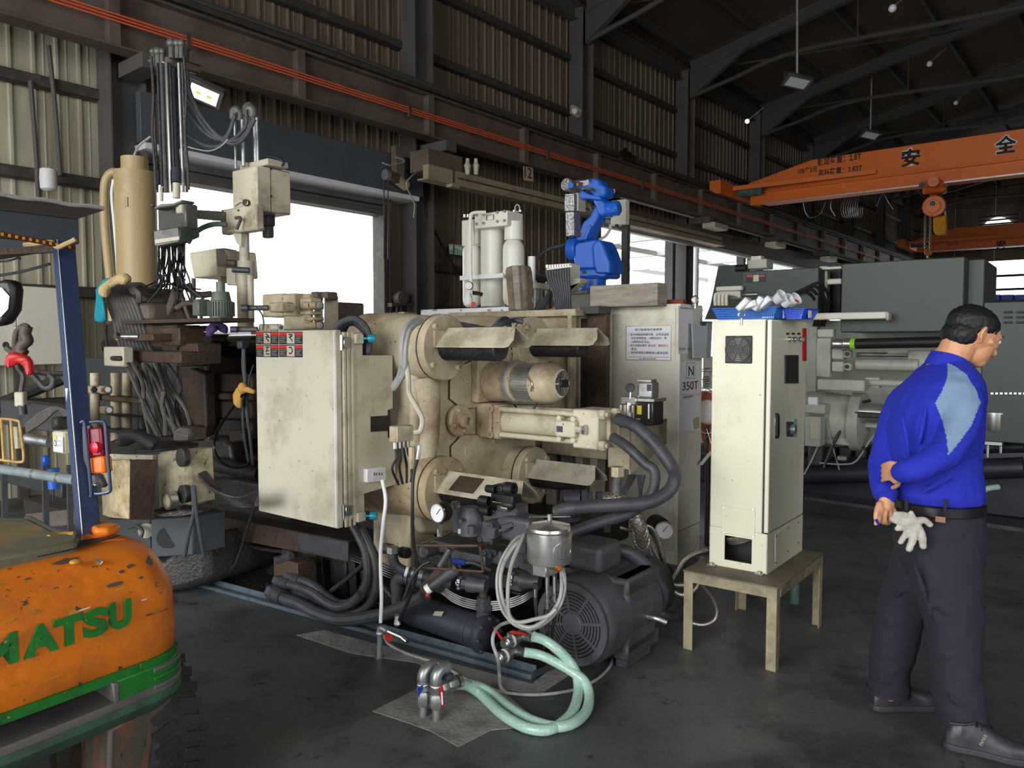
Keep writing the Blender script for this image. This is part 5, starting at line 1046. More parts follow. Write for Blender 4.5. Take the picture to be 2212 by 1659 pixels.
rs=sp('rotary_switch',1698,911,1716,943,'dark_grey',.006);ob('rotary_knob',MB().lathe(S_(1708,927,es),A,[(.026,.006),(.026,.02),(.02,.026),(0,.026)],24,cap=False),'alu',rs);sp('switch_label',1712,905,1719,944,'teal_pale',.0065,rs)
eyebolt(1602,680,3.55,.018,'steel lifting eye ring at the front edge of the stand cabinet top')
def basket(s0,s1,t0,t1,z0,h,lab,m):
 o=thing('plastic_basket',lab,'basket',P_((s0+s1)/2,(t0+t1)/2,z0));fl_=.02
 ob('base',MB().box(MF,s0,s1,t0,t1,z0,z0+.003),m,o)
 def wall(a,b,c,d):
  mm=MB();n=max(4,int((b-a).length/.0085));k=6
  for i in range(n+1):mm.beam(a.lerp(b,i/n),c.lerp(d,i/n),.0035,.002)
  for j in range(k+1):mm.beam(a.lerp(c,j/k),b.lerp(d,j/k),.002,.0035)
  ob('lattice_wall',mm,m,o,sharp=0,kind='stuff')
 B=[P_(s0,t0,z0),P_(s1,t0,z0),P_(s1,t1,z0),P_(s0,t1,z0)];T2=[P_(s0-fl_,t0-fl_,z0+h),P_(s1+fl_,t0-fl_,z0+h),P_(s1+fl_,t1+fl_,z0+h),P_(s0-fl_,t1+fl_,z0+h)]
 for i in range(4):wall(B[i],B[(i+1)%4],T2[i],T2[(i+1)%4]);ob('rim',MB().beam(T2[i],T2[(i+1)%4],.012,.006),m,o,.002)
 return o
bz=ez+.003;bl=T_(1550,690,et+.03).dot(A);br=T_(1672,690,et+.03).dot(A)
b1_=basket(bl,br,et+.03,et+.22,bz,.052,'long blue perforated plastic basket of clear boxes on the stand cabinet','basket_blue')
ob('label_tag',MB().prism([P_(br+.018,et+.1+u,bz+v) for u,v in ((0,.005),(.045,.005),(.045,.045),(0,.045))],A*.002),'paper',b1_)
b2_=basket(br+.03,br+.1,et+.12,et+.3,bz,.045,'smaller bright blue basket at the right end of the cabinet top','basket_bright')
ob('label_tag',MB().prism([P_(br+.118,et+.16+u,bz+v) for u,v in ((0,.005),(.05,.005),(.05,.04),(0,.04))],A*.002),'paper',b2_)
for i,(x,y,r,lab) in enumerate(((1608,655,.3,'clear plastic box standing slanted at the left of the basket'),(1622,656,-.2,'second clear plastic box leaning in the basket'),(1640,653,.5,'white and clear plastic box in the middle of the basket'),(1654,651,.2,'clear plastic box next to the round cup in the basket'))):
 c=at(x,y+3,3.62);tr=thing('clear_box',lab,'plastic box',c-Z*.03);d_=(A*cos(r+.5)+Z*sin(r+.5)).normalized();up_=d_.cross(W)
 ob('tray',MB().beam(c-d_*.035,c+d_*.035,.06,.03,up=up_),'clear_plastic',tr,.004);ob('lid_label',MB().beam(c-d_*.02-W*.031,c+d_*.02-W*.031,.002,.018,up=up_),'white',tr)
for i,(x,y,r,lab) in enumerate(((1682,644,.4,'round clear plastic cup lying on the boxes'),(1700,652,-.5,'clear plastic cup tipped over in the right basket'),(1712,650,.2,'round clear lid at the right edge of the basket'))):
 c=at(x,y,3.6);ax=(A*cos(r)+Z*.6-W*.3).normalized();cu=thing('clear_cup',lab,'cup',c-Z*.03)
 ob('cup',MB().lathe(c-ax*.02,ax,[(.022,0),(.028,.04),(.031,.042),(.031,.046),(.026,.042),(.02,.004)],20,cap=False),'clear_plastic',cu)
 ob('cup_base',MB().cyl(c-ax*.02,c-ax*.017,.022),'clear_plastic',cu)
tag(ob('bottle_stopper',MB().lathe(at(1718,655,3.6),Z,[(.014,0),(.015,.01),(.008,.016)],14),'red'),'small red stopper under the clear cups in the right basket','stopper')
#  orange fan between the cabinets
fn=thing('floor_fan','orange electric fan with wire guard and white hub, half hidden between cabinets','fan',at(1520,1130,5.6))
fc3=at(1530,890,5.6);ax=-A*.25-W*.97;ax.normalize();X,Y,_=basis(ax)
ob('motor_hub',MB().lathe(fc3,ax,[(.09,-.02),(.09,.02),(.075,.04),(0,.045)],28,cap=False),'white',fn)
ob('orange_ring',MB().ring(fc3-ax*.02,fc3+ax*.0,.155,.088,32),'fan_orange',fn);ob('white_ring',MB().ring(fc3+ax*.02,fc3+ax*.03,.158,.15,32),'white',fn)
for i in range(3):
 q=2*pi*i/3+.4;e=X*cos(q)+Y*sin(q);g_=X*-sin(q)+Y*cos(q);ob('blade',MB().prism([fc3+e*.15-g_*.03,fc3+e*.28-g_*.12,fc3+e*.3+g_*.05,fc3+e*.15+g_*.08],ax*.006),'fan_orange',fn)
mm=MB()
for r_,dz in ((.32,-.02),(.3,.05),(.24,.065),(.18,.07)):mm.tube([fc3+ax*dz+(X*cos(2*pi*i/30)+Y*sin(2*pi*i/30))*r_ for i in range(30)],.003,5,1,closed=True,raw=True)
for i in range(36):q=2*pi*i/36;e=X*cos(q)+Y*sin(q);mm.tube([fc3+ax*.07+e*.12,fc3+ax*.065+e*.25,fc3+ax*.04+e*.31,fc3-ax*.02+e*.32],.0018,4,1,raw=True)
ob('wire_guard',mm,'steel',fn,kind='stuff',sharp=0);ob('stand',MB().cyl(V((fc3.x,fc3.y,.02)),fc3-Z*.1,.016),'black',fn);ob('foot',MB().cyl(V((fc3.x,fc3.y,0)),V((fc3.x,fc3.y,.025)),.18),'black',fn)
hose('white_rod','pale diagonal rod leaning behind the fan between the two cabinets','rod',[at(1515,1002,5.3),at(1535,978,5.4)],.012,'cream_clean')
pp=thing('water_pump','old orange and green painted pump casting behind the low table','pump',onz(1590,1300));p=onz(1560,1330);p=P_(p.dot(A),p.dot(W)+.45,0)
ob('volute',MB().lathe(p+Z*.42-W*.1,W,[(.05,0),(.15,.01),(.17,.05),(.15,.1),(.06,.12)],26),'pump_orange',pp);ob('green_hub',MB().lathe(p+Z*.42-W*.12,W,[(.03,0),(.06,.01),(.06,.04)],18),'pump_green',pp)
ob('green_base',MB().box(MF,p.dot(A)-.12,p.dot(A)+.3,p.dot(W)-.1,p.dot(W)+.1,.2,.28),'pump_green',pp,.01)
for a_ in (-.08,.0,.25):ob('green_leg',MB().cyl(p+A*a_,p+A*a_+Z*.22,.03,.022),'pump_green',pp)
ob('side_cap',MB().cyl(p+A*.12+Z*.5,p+A*.2+Z*.5,.03),'cream',pp)
#  second machine beyond (dark panels)
T2=7.75
def mbx(par,nm,x0,x1,y0,y1,t,dep,m,bev=.008,**kw):
 a,b=T_(x0,(y0+y1)/2,t),T_(x1,(y0+y1)/2,t);za,zb_=T_((x0+x1)/2,y0,t).z,T_((x0+x1)/2,y1,t).z
 return ob(nm,MB().box(MF,a.dot(A),b.dot(A),t,t+dep,zb_,za),m,par,bev,**kw)
m2=thing('far_machine','pale grey casting machine body with dark green-grey sheet panels behind the stand cabinet','casting machine',P_(-1.5,8.6,0))
mbx(m2,'cover_panel',1817,2082,562,717,7.3,.9,'panel_dark',label='largest dark green-grey panel');mbx(m2,'cover_panel',2088,2125,560,760,7.5,.9,'panel_dark')
mbx(m2,'cover_panel',1602,1768,582,680,7.5,.4,'panel_dark',label='smaller dark panel with warning sticker')
ob('slanted_panel',MB().prism([T_(x,y,8.2) for x,y in ((1552,574),(1616,570),(1616,690),(1522,690),(1534,660))],W*.05),'panel_dark',m2)
wst=mbx(m2,'warning_sticker',1612,1653,593,609,7.49,.005,'black',.0);mbx(m2,'sticker_red',1613,1626,594,599,7.485,.003,'red',0);mbx(m2,'sticker_red',1640,1652,594,598,7.485,.003,'red',0);mbx(m2,'sticker_pictogram',1627,1639,594,608,7.485,.003,'greige',0)
for q in ((1768,1786,575,700,7.7,.1),(1786,1817,602,614,7.6,.1),(1770,1817,576,582,7.6,.1)):mbx(m2,'frame_bar',*q,'cream_clean')
mbx(m2,'body_core',1745,2120,690,960,8.1,.6,'machine_grey');mbx(m2,'body_core',1560,1760,690,960,8.0,.5,'machine_grey')
mbx(m2,'back_void',1768,1817,582,680,8.0,.1,'black')
mbx(m2,'guide_rail',1725,1917,675,690,7.1,.09,'cream_clean');mbx(m2,'rail_end',1913,1920,674,692,7.08,.12,'greige')
mbx(m2,'manifold_plate',1763,1794,730,815,7.3,.1,'machine_grey');mbx(m2,'manifold_plate',1744,1764,705,860,7.6,.1,'machine_grey')
mbx(m2,'beam',1765,1868,820,844,7.1,.14,'machine_grey');mbx(m2,'top_valve',1765,1800,711,729,7.3,.1,'machine_grey')
for y in (765,792):
 v_=mbx(m2,'proportional_valve',1796,1822,y-11,y+11,7.3,.12,'machine_grey');mbx(m2,'valve_solenoid',1822,1838,y-8,y+8,7.3,.08,'greige');p=T_(1830,y,7.29);ob('valve_face',MB().cyl(p,p-W*.02,.018),'black',m2)
def mcyl(nm,x0,x1,y,r,t,m,prof=None,par=m2,y1=None):
 a,b=T_(x0,y,t),T_(x1,y if y1 is None else y1,t);b.z=a.z if y1 is None else b.z
 return ob(nm,MB().cyl(a,b,r,n=22) if prof is None else MB().lathe(a,b-a,prof,24),m,par)
mcyl('ram_cylinder',1850,1985,787,.055,7.5,'machine_grey');mcyl('ram_cylinder',1850,1960,766,.02,7.7,'galv');mbx(m2,'cylinder_block',1960,2010,757,800,7.5,.1,'machine_grey')
mcyl('cross_rod',1860,1960,826,.03,7.3,'machine_grey');mbx(m2,'rod_head',1868,1900,815,838,7.3,.1,'machine_grey');mbx(m2,'upper_bar',1916,2010,755,766,7.6,.08,'machine_grey')
hs=thing('high_pressure_hose','thick black hose with silver fitting and green band across the far machine','hose',T_(1820,743,7.1));a,b=T_(1838,743,7.1),T_(2060,738,7.0)
ob('hose',MB().cyl(a,b,.045),'black',hs);a2=T_(1800,743,7.1);ob('silver_fitting',MB().lathe(a2,a-a2,[(.03,0),(.045,.02),(.045,.06),(.035,.08),(.05,.1),(.05,(a-a2).length)],16),'steel',hs);ob('green_band',MB().cyl(a,a+(b-a).normalized()*.045,.048),'lime',hs)
big=T_(1790,905,7.35)
ob('round_platen_housing',MB().lathe(T_(1745,905,7.5),A,[(.26,0),(.27,.1),(.25,.3),(.24,.4),(.27,.41),(.27,.5),(.1,.52)],36),'machine_grey',m2)
mcyl('plunger_shaft',1840,2000,890,.085,7.35,'alu');mbx(m2,'shaft_painted_shade',1845,2000,893,905,7.25,.05,'black_rust');mbx(m2,'pedestal',1755,1835,930,960,7.3,.4,'machine_grey');mbx(m2,'pedestal',1850,1930,905,925,7.45,.2,'machine_grey')  # dark strip before the shaft is painted shade for its lower half
mbx(m2,'side_box',1738,1772,900,965,7.0,.15,'machine_grey');mbx(m2,'side_window',1750,1768,905,948,6.99,.01,'greige',.001);mbx(m2,'upper_box',1738,1782,873,893,7.1,.15,'machine_grey')
ob('lower_bed',MB().box(MF,-4.2,1.2,7.75,9.2,.0,.42),'navy_dark',m2,.02);mcyl('bed_tube',1700,2212,1028,.085,7.35,'navy_dark',y1=1010);mcyl('bed_tube',1735,2212,975,.05,7.6,'navy_dark',y1=965)
for x in range(1745,1900,34):mbx(m2,'bed_valve',x,x+24,965,990,7.4,.1,'navy_dark')
mbx(m2,'connector',1808,1828,985,996,7.2,.05,'steel');mbx(m2,'filter_block',1745,1775,965,1005,7.2,.12,'motor_grey',.01)
for i,(pts,lb,r,mm_) in enumerate((([(1780,1010),(1800,960),(1830,905),(1850,875),(1880,865)],'black cable curving up across the round housing of the far machine',.014,'black'),([(1737,1025),(1760,980),(1778,930),(1786,885),(1780,875),(1760,868)],'grey wire hanging from the white plug block',.007,'hose_grey'),([(1785,885),(1790,930),(1800,970),(1813,1015)],'second grey wire hanging from the plug block',.007,'hose_grey'),([(1770,1000),(1820,1003),(1850,995),(1880,950),(1900,930)],'long grey cable drooping in front of the dark bed tube',.008,'hose_grey'))):hose('machine_cable',lb,'cable',[at(x,y,6.9) for x,y in pts],r,mm_)
tag(ob('plug_block',MB().cbox(MF,at(1757,866,6.9),.08,.05,.07),'white',None,.005),'white plug and socket block on the grey box behind the stand cabinet','power plug')
for i in range(4):hose('top_hose','black hose looping over the top of the far machine, %s of four'%('first','second','third','fourth')[i],'hose',[at(1700+i*14,640-i*6,7.3),at(1740+i*10,630-i*6,7.25),at(1765+i*9,660-i*4,7.3),at(1758+i*7,705,7.4)],.014,'black',group='hoses over the far machine')
mbx(m2,'top_valve_block',1615,1656,560,580,7.8,.2,'machine_grey');mbx(m2,'top_valve_block',1622,1644,553,562,7.8,.1,'cream_clean',.004);mcyl('accumulator_cap',1590,1612,580,.035,7.8,'black')
for i in range(4):ob('bent_pipe',MB().tube([at(1545+i*8,660,7.3),at(1545+i*8,640,7.3),at(1550+i*8,634,7.3),at(1575+i*6,632+i*2,7.3),at(1598,632+i*3,7.3)],.016,8,4),'cream_clean',m2,fix=False)
mbx(m2,'pipe_clamp',1546,1602,618,628,7.4,.06,'cream_clean');mcyl('fitting',1578,1602,640,.03,7.2,'machine_grey');mcyl('fitting',1602,1638,637,.022,7.2,'steel')
ob('grille_panel',MB().prism([at(x,y,6.4) for x,y in ((1519,770),(1538,770),(1538,840),(1519,840))],W*.02),'machine_grey',m2)
obs('grille_slot',(lambda mm:[mm.beam(at(1521+(j%2)*2+i*7,814+j*5,6.37),at(1525+(j%2)*2+i*7,814+j*5,6.37),.012,.008) for i in range(2) for j in range(5)] and mm)(MB()),'black',m2)
m3=thing('far_control_unit','dark green-grey slatted machine cover at the right edge behind the person','machine cover',P_(1.2,7.0,0))
mbx(m3,'cover',2120,2330,650,960,7.2,.5,'panel_dark');ob('dark_base',MB().box(MF,.6,3.5,7.0,8.5,.0,.55),'navy_dark',m3,.02)
for r_ in range(3):
 for c_ in range(3):mbx(m3,'louver',2168+c_*26,2186+c_*26,672+r_*11,676+r_*11,7.17,.03,'charcoal',.004)
for q in range(9):mbx(m3,'terminal',2140+q*10,2146+q*10,848,852,7.17,.04,'steel',0)
hose('big_far_hose','thick black hose arching across the dark cover at the right edge','hose',[at(2105,745,6.9),at(2160,755,6.9),at(2195,800,6.9),at(2215,860,6.9),at(2225,950,6.9)],.05,'hose_black',12)
hose('thin_far_hose','thin black hose running diagonally down the dark cover','hose',[at(2205,800,6.95),at(2190,840,6.95),at(2172,880,6.95)],.014,'black')
fc4=thing('small_filter_canister','small shiny filter canister with T-bar lid, at the right behind the person','filter canister',at(2148,932,6.2));p=at(2148,930,6.2);r_=29*6.2/1662
ob('can',MB().lathe(p,Z,[(r_*.95,0),(r_,.01),(r_,.14)],28),'steel',fc4);ob('lid',MB().lathe(p+Z*.14,Z,[(r_*1.08,0),(r_*1.08,.012),(r_*.3,.06),(r_*.12,.09),(0,.09)],28,cap=False),'alu',fc4)
ob('bracket',MB().cbox(MF,p-Z*.02,.26,.08,.03),'alu',fc4,.004);ob('pump_block',MB().cbox(MF,p-Z*.08,.13,.08,.08),'galv',fc4,.006);ob('outlet',MB().cyl(p-Z*.12-A*.04,p-Z*.22-A*.04,.014),'chrome',fc4);ob('outlet',MB().cyl(p-Z*.12+A*.05,p-Z*.18+A*.05,.014),'chrome',fc4)
hose('green_far_hose','short piece of green water hose on the floor behind the person','hose',[at(2112,1065,5.9),at(2135,1055,5.9),at(2157,1052,5.9)],.022,'green_hose')
for i in range(4):hose('floor_line','dark line lying along the floor behind the person, %s of four'%('first','second','third','fourth')[i],'cable',[onz(2110,1092+i*6,.01),onz(2150,1100+i*6,.01),onz(2230,1106+i*7,.01)],.012,'black',group='dark floor cables')
ob('machine_kerb',MB().prism([onz(1738,1079),onz(2212,1150),onz(2212,1132),onz(1738,1066)],Z*.03),'dark_grey',fl)
for i in range(4):tag(ob('parts_bin',MB().cbox(WF,at(2118+i*28,644,20),.34,.4,.16),'blue_plate',None,.02),['blue plastic bin on the far window rack, nearest the post','blue plastic bin on the far window rack, second from the post','blue plastic bin on the far window rack, third from the post','blue plastic bin on the far window rack, at the frame edge'][i],'bin','blue bins below the far window')
tag(ob('bin_rack',MB().cbox(WF,at(2160,652,20),1.6,.5,.06),'girt_dark',None,.01),'dark rack shelf carrying the blue bins','rack')
zt= lambda x,y:(900+x/4.809,380+y/4.809)
def AT(x,y,d):return at(*zt(x,y),d)
#  white frame and nitrogen tanks behind the platen
DT=6.6
wfm=thing('accumulator_stand','bright white steel frame beam behind the platen carrying the tanks','steel frame',AT(500,1400,DT))
t_=AT(500,1400,6.3).dot(W);x0,x1=T_(*zt(40,1420),t_).dot(A),T_(*zt(955,1400),t_).dot(A);z0,z1=T_(*zt(200,1460),t_).z,T_(*zt(200,1385),t_).z
ob('beam',MB().box(MF,x0,x1,t_,t_+.1,z0,z1),'white',wfm,.004);ob('deck',MB().box(MF,x0+.5,x1+.8,t_+.1,t_+1.0,z1-.05,z1-.03),'greige',wfm)
obs('bolt',(lambda mm:[mm.bolt(T_(*zt(x,1395),t_-.0),-W,.008,.01) for x in (60,180,205,465,750,770,890)] and mm)(MB()),'steel',wfm)
for s_ in (x0+.1,x1-.1):ob('post',MB().box(MF,s_-.05,s_+.05,t_+.1,t_+.2,0,z1-.05),'greige',wfm)
tk=thing('accumulator_set','set of three glossy off-white accumulator bottles joined by a bolted top block','accumulator',AT(790,1350,DT))
def bottle(x0,x1,yt,yb,d,dome=True,name='bottle',m='offwhite'):
 c0=AT((x0+x1)/2,yb,d);c1=AT((x0+x1)/2,yt,d);c1.x,c1.y=c0.x,c0.y;r=(x1-x0)/2/4.809*d/F;h=c1.z-c0.z
 pr=[(r*.6,0),(r*.9,r*.3),(r,r*.7),(r,h-r*1.0),(r*.95,h-r*.65),(r*.8,h-r*.32),(r*.5,h-r*.06),(r*.36,h)] if dome else [(r,0),(r,h)]
 return ob(name,MB().lathe(c0,Z,pr,36),m,tk),c0,r
bottle(480,665,700,1365,6.75);bottle(895,1115,650,1350,6.45);bottle(665,915,505,1360,6.65,False,'main_cylinder')
bottle(495,665,545,712,6.75,False,'neck_sleeve');bottle(912,1105,480,668,6.45,False,'neck_sleeve');bottle(945,1070,655,685,6.45,False,'collar')
b0=AT(940,500,6.33);t0=b0.dot(W);s1=b0.dot(A);s0=T_(*zt(480,470),t0+.35).dot(A)
zt0=AT(940,512,6.33).z;zt1=AT(940,355,6.33).z
ob('top_block',MB().box(MF,T_(*zt(600,450),t0).dot(A),s1,t0,S_(*zt(1105,450),s1).dot(W),zt0,zt1),'offwhite',tk,.005)
ob('left_block',MB().box(MF,T_(*zt(482,450),t0+.1).dot(A),T_(*zt(600,450),t0+.1).dot(A),t0+.08,t0+.3,zt0-.12,zt1-.02),'offwhite',tk,.005)
obs('block_bolt',(lambda mm:[mm.bolt(T_(*zt(x,y),t0),-W,.013,.012) for x,y in ((628,408),(702,400),(845,378),(918,368),(628,500),(702,492),(845,473),(918,465))] and mm)(MB()),'steel',tk)
ob('label',MB().prism([T_(*zt(x,y),t0-.001) for x,y in ((722,408),(805,400),(805,455),(722,462))],-W*.002),'brass',tk);ob('label_face',MB().prism([T_(*zt(x,y),t0-.004) for x,y in ((735,410),(793,405),(793,452),(735,458))],-W*.001),'white',tk)
ob('strap',MB().box(MF,T_(*zt(470,1060),t0+.0).dot(A),T_(*zt(920,1030),t0).dot(A),t0-.03,t0-.015,T_(*zt(700,1072),t0).z,T_(*zt(700,1025),t0).z),'white',tk,.002)
ob('side_pipe',MB().tube([AT(720,378,6.35),AT(620,380,6.35),AT(570,395,6.35),AT(560,430,6.35),AT(558,600,6.35),AT(562,1000,6.35),AT(575,1200,6.35)],.014,10,5),'offwhite',tk)
ob('lifting_eye',MB().tube([AT(1046,350,6.5)+V((.02*cos(q),0,.03*sin(q)+.01)) for q in [i*pi/8 for i in range(16)]],.007,7,1,closed=True,raw=True),'galv',tk)
for x in (1015,1080):ob('stud',MB().cyl(AT(x,375,6.5),AT(x,355,6.5),.012,n=8),'steel',tk)
for x in (500,535,580):ob('stud',MB().cyl(AT(x,430,6.6),AT(x,400,6.6),.012,n=8),'steel',tk)
ob('valve_hose',MB().tube([AT(580,1215,6.2),AT(640,1220,6.2),AT(685,1235,6.2)],.016,8),'black',tk);ob('valve_manifold',MB().lathe(AT(540,1340,6.3),Z,[(.03,0),(.035,.05),(.02,.1)],12),'white',tk);ob('red_tap',MB().cyl(AT(582,1338,6.2),AT(590,1332,6.15),.02),'red',tk,label='small red tap')
ob('round_gauge',MB().cyl(AT(545,1140,6.3),AT(545,1140,6.27),.035),'black',tk);ob('round_gauge_face',MB().cyl(AT(540,1140,6.265),AT(540,1140,6.262),.03),'white',tk)
sl=thing('refractory_slab','rough crumbling brown slab standing upright in front of the right bottle','slab',AT(1050,1390,6.0))
ob('front_board',MB().prism([AT(x,y,6.0) for x,y in ((955,1395),(918,990),(930,950),(985,932),(1060,928),(1060,1395))],W*.06),'timber_dirty',sl,.006)
rr=random.Random(5);P1=[AT(1060+rr.uniform(-4,4),928,6.0),AT(1110,925,6.0)]+[AT(1115+25*(i/7)+rr.uniform(-12,16),930+i*58,6.0) for i in range(1,8)]+[AT(1145,1395,6.0),AT(1060,1395,6.0)]
ob('crumbling_core',MB().prism(P1,W*.1),'timber_dirty',sl,.01);ob('centre_strip',MB().prism([AT(x,y,5.97) for x,y in ((985,932),(1055,928),(1085,1395),(1020,1395))],W*.05),'old_wood',sl,.004)
sb=thing('shot_cylinder','pale grey upright cylinder with tie rods and square caps behind the slab','cylinder',AT(1230,1390,6.4))
c0,c1=AT(1210,1390,6.4),AT(1210,1150,6.4);c1.x,c1.y=c0.x,c0.y;ob('barrel',MB().cyl(c0,c1,.075,n=24),'machine_grey',sb);ob('cap',MB().cbox(MF,c1,.2,.2,.05),'offwhite',sb,.005)
ob('white_post',MB().cyl(AT(1195,1120,6.5),AT(1195,838,6.5),.032),'white',sb)
for dx,dy in ((-.08,-.08),(.08,-.08),(.08,.08)):ob('tie_rod',MB().cyl(c0+A*dx+W*dy,c1+A*dx+W*dy+Z*.04,.012),'galv',sb)
ob('eye_ring',MB().tube([AT(1385,1330,6.2)+V((.05*cos(q),0,.05*sin(q))) for q in [i*pi/8 for i in range(16)]],.014,8,1,closed=True,raw=True),'cream_oily',sb)
jx=thing('cable_junction_box','pale grey terminal box with a comb of eight black cables on its side','junction box',AT(1500,1380,6.1))
q0=AT(1590,1190,6.2);qs,qt=q0.dot(A),q0.dot(W)
ob('case',MB().box(MF,T_(*zt(1385,1000),qt).dot(A),qs,qt,S_(*zt(1700,1100),qs).dot(W),AT(1590,1190,6.2).z,AT(1590,905,6.2).z),'offwhite',jx,.006)
ob('wedge',MB().prism([AT(x,y,6.15) for x,y in ((1400,1185),(1590,1185),(1590,1060),(1700,1060),(1700,1110),(1560,1210))],W*.1),'greige',jx,.004)
for i in range(9):
 x=1362+i*27;ob('cable_gland',MB().cyl(AT(x,925,6.05),AT(x,955,6.05),.016,n=8),'steel',jx)
 ob('cable',MB().tube([AT(x,955,6.05),AT(x+2,1050,6.05),AT(x+10+(8-i)*6,1200,6.05),AT(x+16+(8-i)*9,1380,6.05)],.012,7,4),'hose_black',jx,fix=False)
ob('gland_rail',MB().beam(AT(1350,970,6.03),AT(1610,938,6.03),.012,.014),'offwhite',jx)
for i in range(4):hose('sloping_cable','black cable sloping down left of the terminal box, %s of four'%('first','second','third','fourth')[i],'cable',[AT(1430-i*8,1180+i*10,6.2),AT(1340+i*6,1270+i*8,6.15),AT(1240+i*20,1385,6.1)],.018,'hose_black',group='sloping cables')
#  blue robot
zr_= lambda x,y:(1140+x/5.531,360+y/5.531)
DR=6.9
def RR(x,y,d=DR):return at(*zr_(x,y),d)
rb=thing('industrial_robot','bright blue six-axis industrial robot with a white oval logo plate on its forearm','robot arm',RR(770,1500))
kr=DR/F/5.531
c=RR(770,1395);ob('base',MB().lathe(c,Z,[(185*kr,-110*kr),(185*kr,-85*kr),(165*kr,-75*kr),(165*kr,40*kr),(190*kr,45*kr),(205*kr,70*kr),(190*kr,80*kr),(170*kr,84*kr)],32),'robot_blue',rb)
ob('foot_flange',MB().box(MF,c.dot(A)-200*kr,c.dot(A)+150*kr,c.dot(W)-150*kr,c.dot(W)+150*kr,c.z-105*kr,c.z-90*kr),'robot_blue',rb,.004)
ob('turret',MB().prism([RR(x,y,DR-.14) for x,y in ((585,1310),(580,1235),(640,1225),(790,1215),(930,1225),(940,1310),(900,1325),(640,1325))],W*.26),'robot_blue',rb,.015,2)
ob('turret_slot',MB().prism([RR(x,y,DR-.145) for x,y in ((655,1245),(700,1245),(700,1275),(655,1275))],-W*.004),'black',rb)
ob('shoulder_cover',MB().prism([RR(x,y,DR-.12) for x,y in ((770,1220),(560,1220),(540,1100),(545,960),(590,905),(780,870),(860,872),(905,940),(950,1060),(985,1140),(985,1270),(820,1270),(800,1215))],W*.24),'robot_blue',rb,.03,4)
ob('shoulder_side_cover',MB().prism([RR(x,y,DR-.17) for x,y in ((775,960),(800,900),(860,872),(905,940),(950,1060),(985,1140),(985,1275),(820,1275),(795,1180))],W*.1),'robot_blue',rb,.012,2)
ob('shoulder_joint',MB().cyl(RR(560,990,DR-.04)-A*.04,RR(560,990,DR-.04)+A*.05,.105,n=30),'robot_blue',rb,.01)
ob('lower_arm',MB().prism([RR(x,y,DR-.1) for x,y in ((540,880),(600,800),(620,740),(660,660),(740,590),(800,470),(860,480),(870,560),(830,640),(770,740),(720,870),(620,890))],W*.14),'robot_blue',rb,.015,3)
ob('arm_rib',MB().prism([RR(x,y,DR-.115) for x,y in ((660,870),(700,760),(740,690),(760,720),(700,870))],W*.02),'robot_blue',rb,.004)
ob('elbow_motor',MB().lathe(RR(930,520,DR-.05),(RR(1100,490,DR-.12)-RR(930,520,DR-.05)),[(.07,-.03),(.072,.05),(.066,.055),(.066,.12),(.05,.135)],10),'robot_blue',rb,.006,2)
ob('elbow_casting',MB().prism([RR(x,y,DR-.12) for x,y in ((760,350),(860,330),(900,400),(930,440),(940,560),(880,600),(830,560),(810,480),(780,430))],W*.13),'robot_blue',rb,.02,3)
ob('forearm_head',MB().prism([RR(x,y,DR-.16) for x,y in ((600,175),(680,145),(790,130),(850,150),(870,200),(940,240),(940,330),(900,360),(800,370),(740,300),(700,260),(610,265))],W*.15),'robot_blue',rb,.02,3)
ob('forearm_lower',MB().prism([RR(x,y,DR-.16) for x,y in ((620,290),(650,280),(740,330),(860,350),(880,400),(720,385),(640,385),(620,370))],W*.12),'robot_blue',rb,.015,3)
ob('wrist',MB().cyl(RR(505,225,DR-.08)-W*.07,RR(505,225,DR-.08)+W*.09,.056,n=26),'foil',rb,.01);ob('wrist_tube',MB().cyl(RR(530,225,DR-.06),RR(640,220,DR-.06),.046,n=20),'foil',rb);ob('wrist_plug',MB().cyl(RR(512,222,DR-.2),RR(512,222,DR-.15),.024),'robot_blue',rb)
lp=ob('logo_plate',MB().prism([RR(x,y,DR-.165) for x,y in ((620,178),(733,152),(738,210),(625,238))],-W*.006),'white',rb,.003,2)
ob('logo_dot',MB().cyl(RR(632,208,DR-.175),RR(632,208,DR-.179),.02,n=20),'dark_red',lp)
_a,_b,_c=RR(652,218,DR-.178),RR(730,200,DR-.178),RR(650,178,DR-.178);text('logo_text','TOYOMA',_a,_b-_a,Z,.042,'ink',lp,fit=.085)
ob('warning_label',MB().prism([RR(x,y,DR-.106) for x,y in ((600,775),(650,765),(630,815),(590,820))],-W*.004),'yellow',rb)
ob('cable_loop',MB().tube([RR(650,265,DR-.2),RR(700,255,DR-.24),RR(760,265,DR-.24),RR(800,290,DR-.2)],.012,6),'galv',rb)
ob('rear_fitting',MB().cyl(RR(935,305),RR(1040,295),.022),'cream_clean',rb)
for i in range(3):ob('rear_cable',MB().tube([RR(900,400+i*12),RR(960,340+i*10),RR(1040,330+i*12),RR(1110,350+i*10)],.012,6),'black',rb)
ob('dress_hose',MB().tube([RR(700,390),RR(740,450),RR(770,520)],.017,8),'hose_black',rb)
ob('gripper_block',MB().prism([RR(x,y,DR-.2) for x,y in ((437,325),(560,315),(560,530),(437,535))],W*.12),'foil',rb,.005);ob('gripper_side',MB().prism([RR(x,y,DR-.17) for x,y in ((560,315),(605,310),(605,525),(560,530))],W*.12),'greige',rb,.003)
ob('gripper_block',MB().prism([RR(x,y,DR-.2) for x,y in ((447,540),(555,533),(562,825),(455,835))],W*.1),'foil',rb,.005)
obs('gripper_bolt',(lambda mm:[mm.cyl(RR(515,y,DR-.23),RR(515,y,DR-.2),.014,n=10) for y in (600,655,725,800)] and mm)(MB()),'steel',rb)
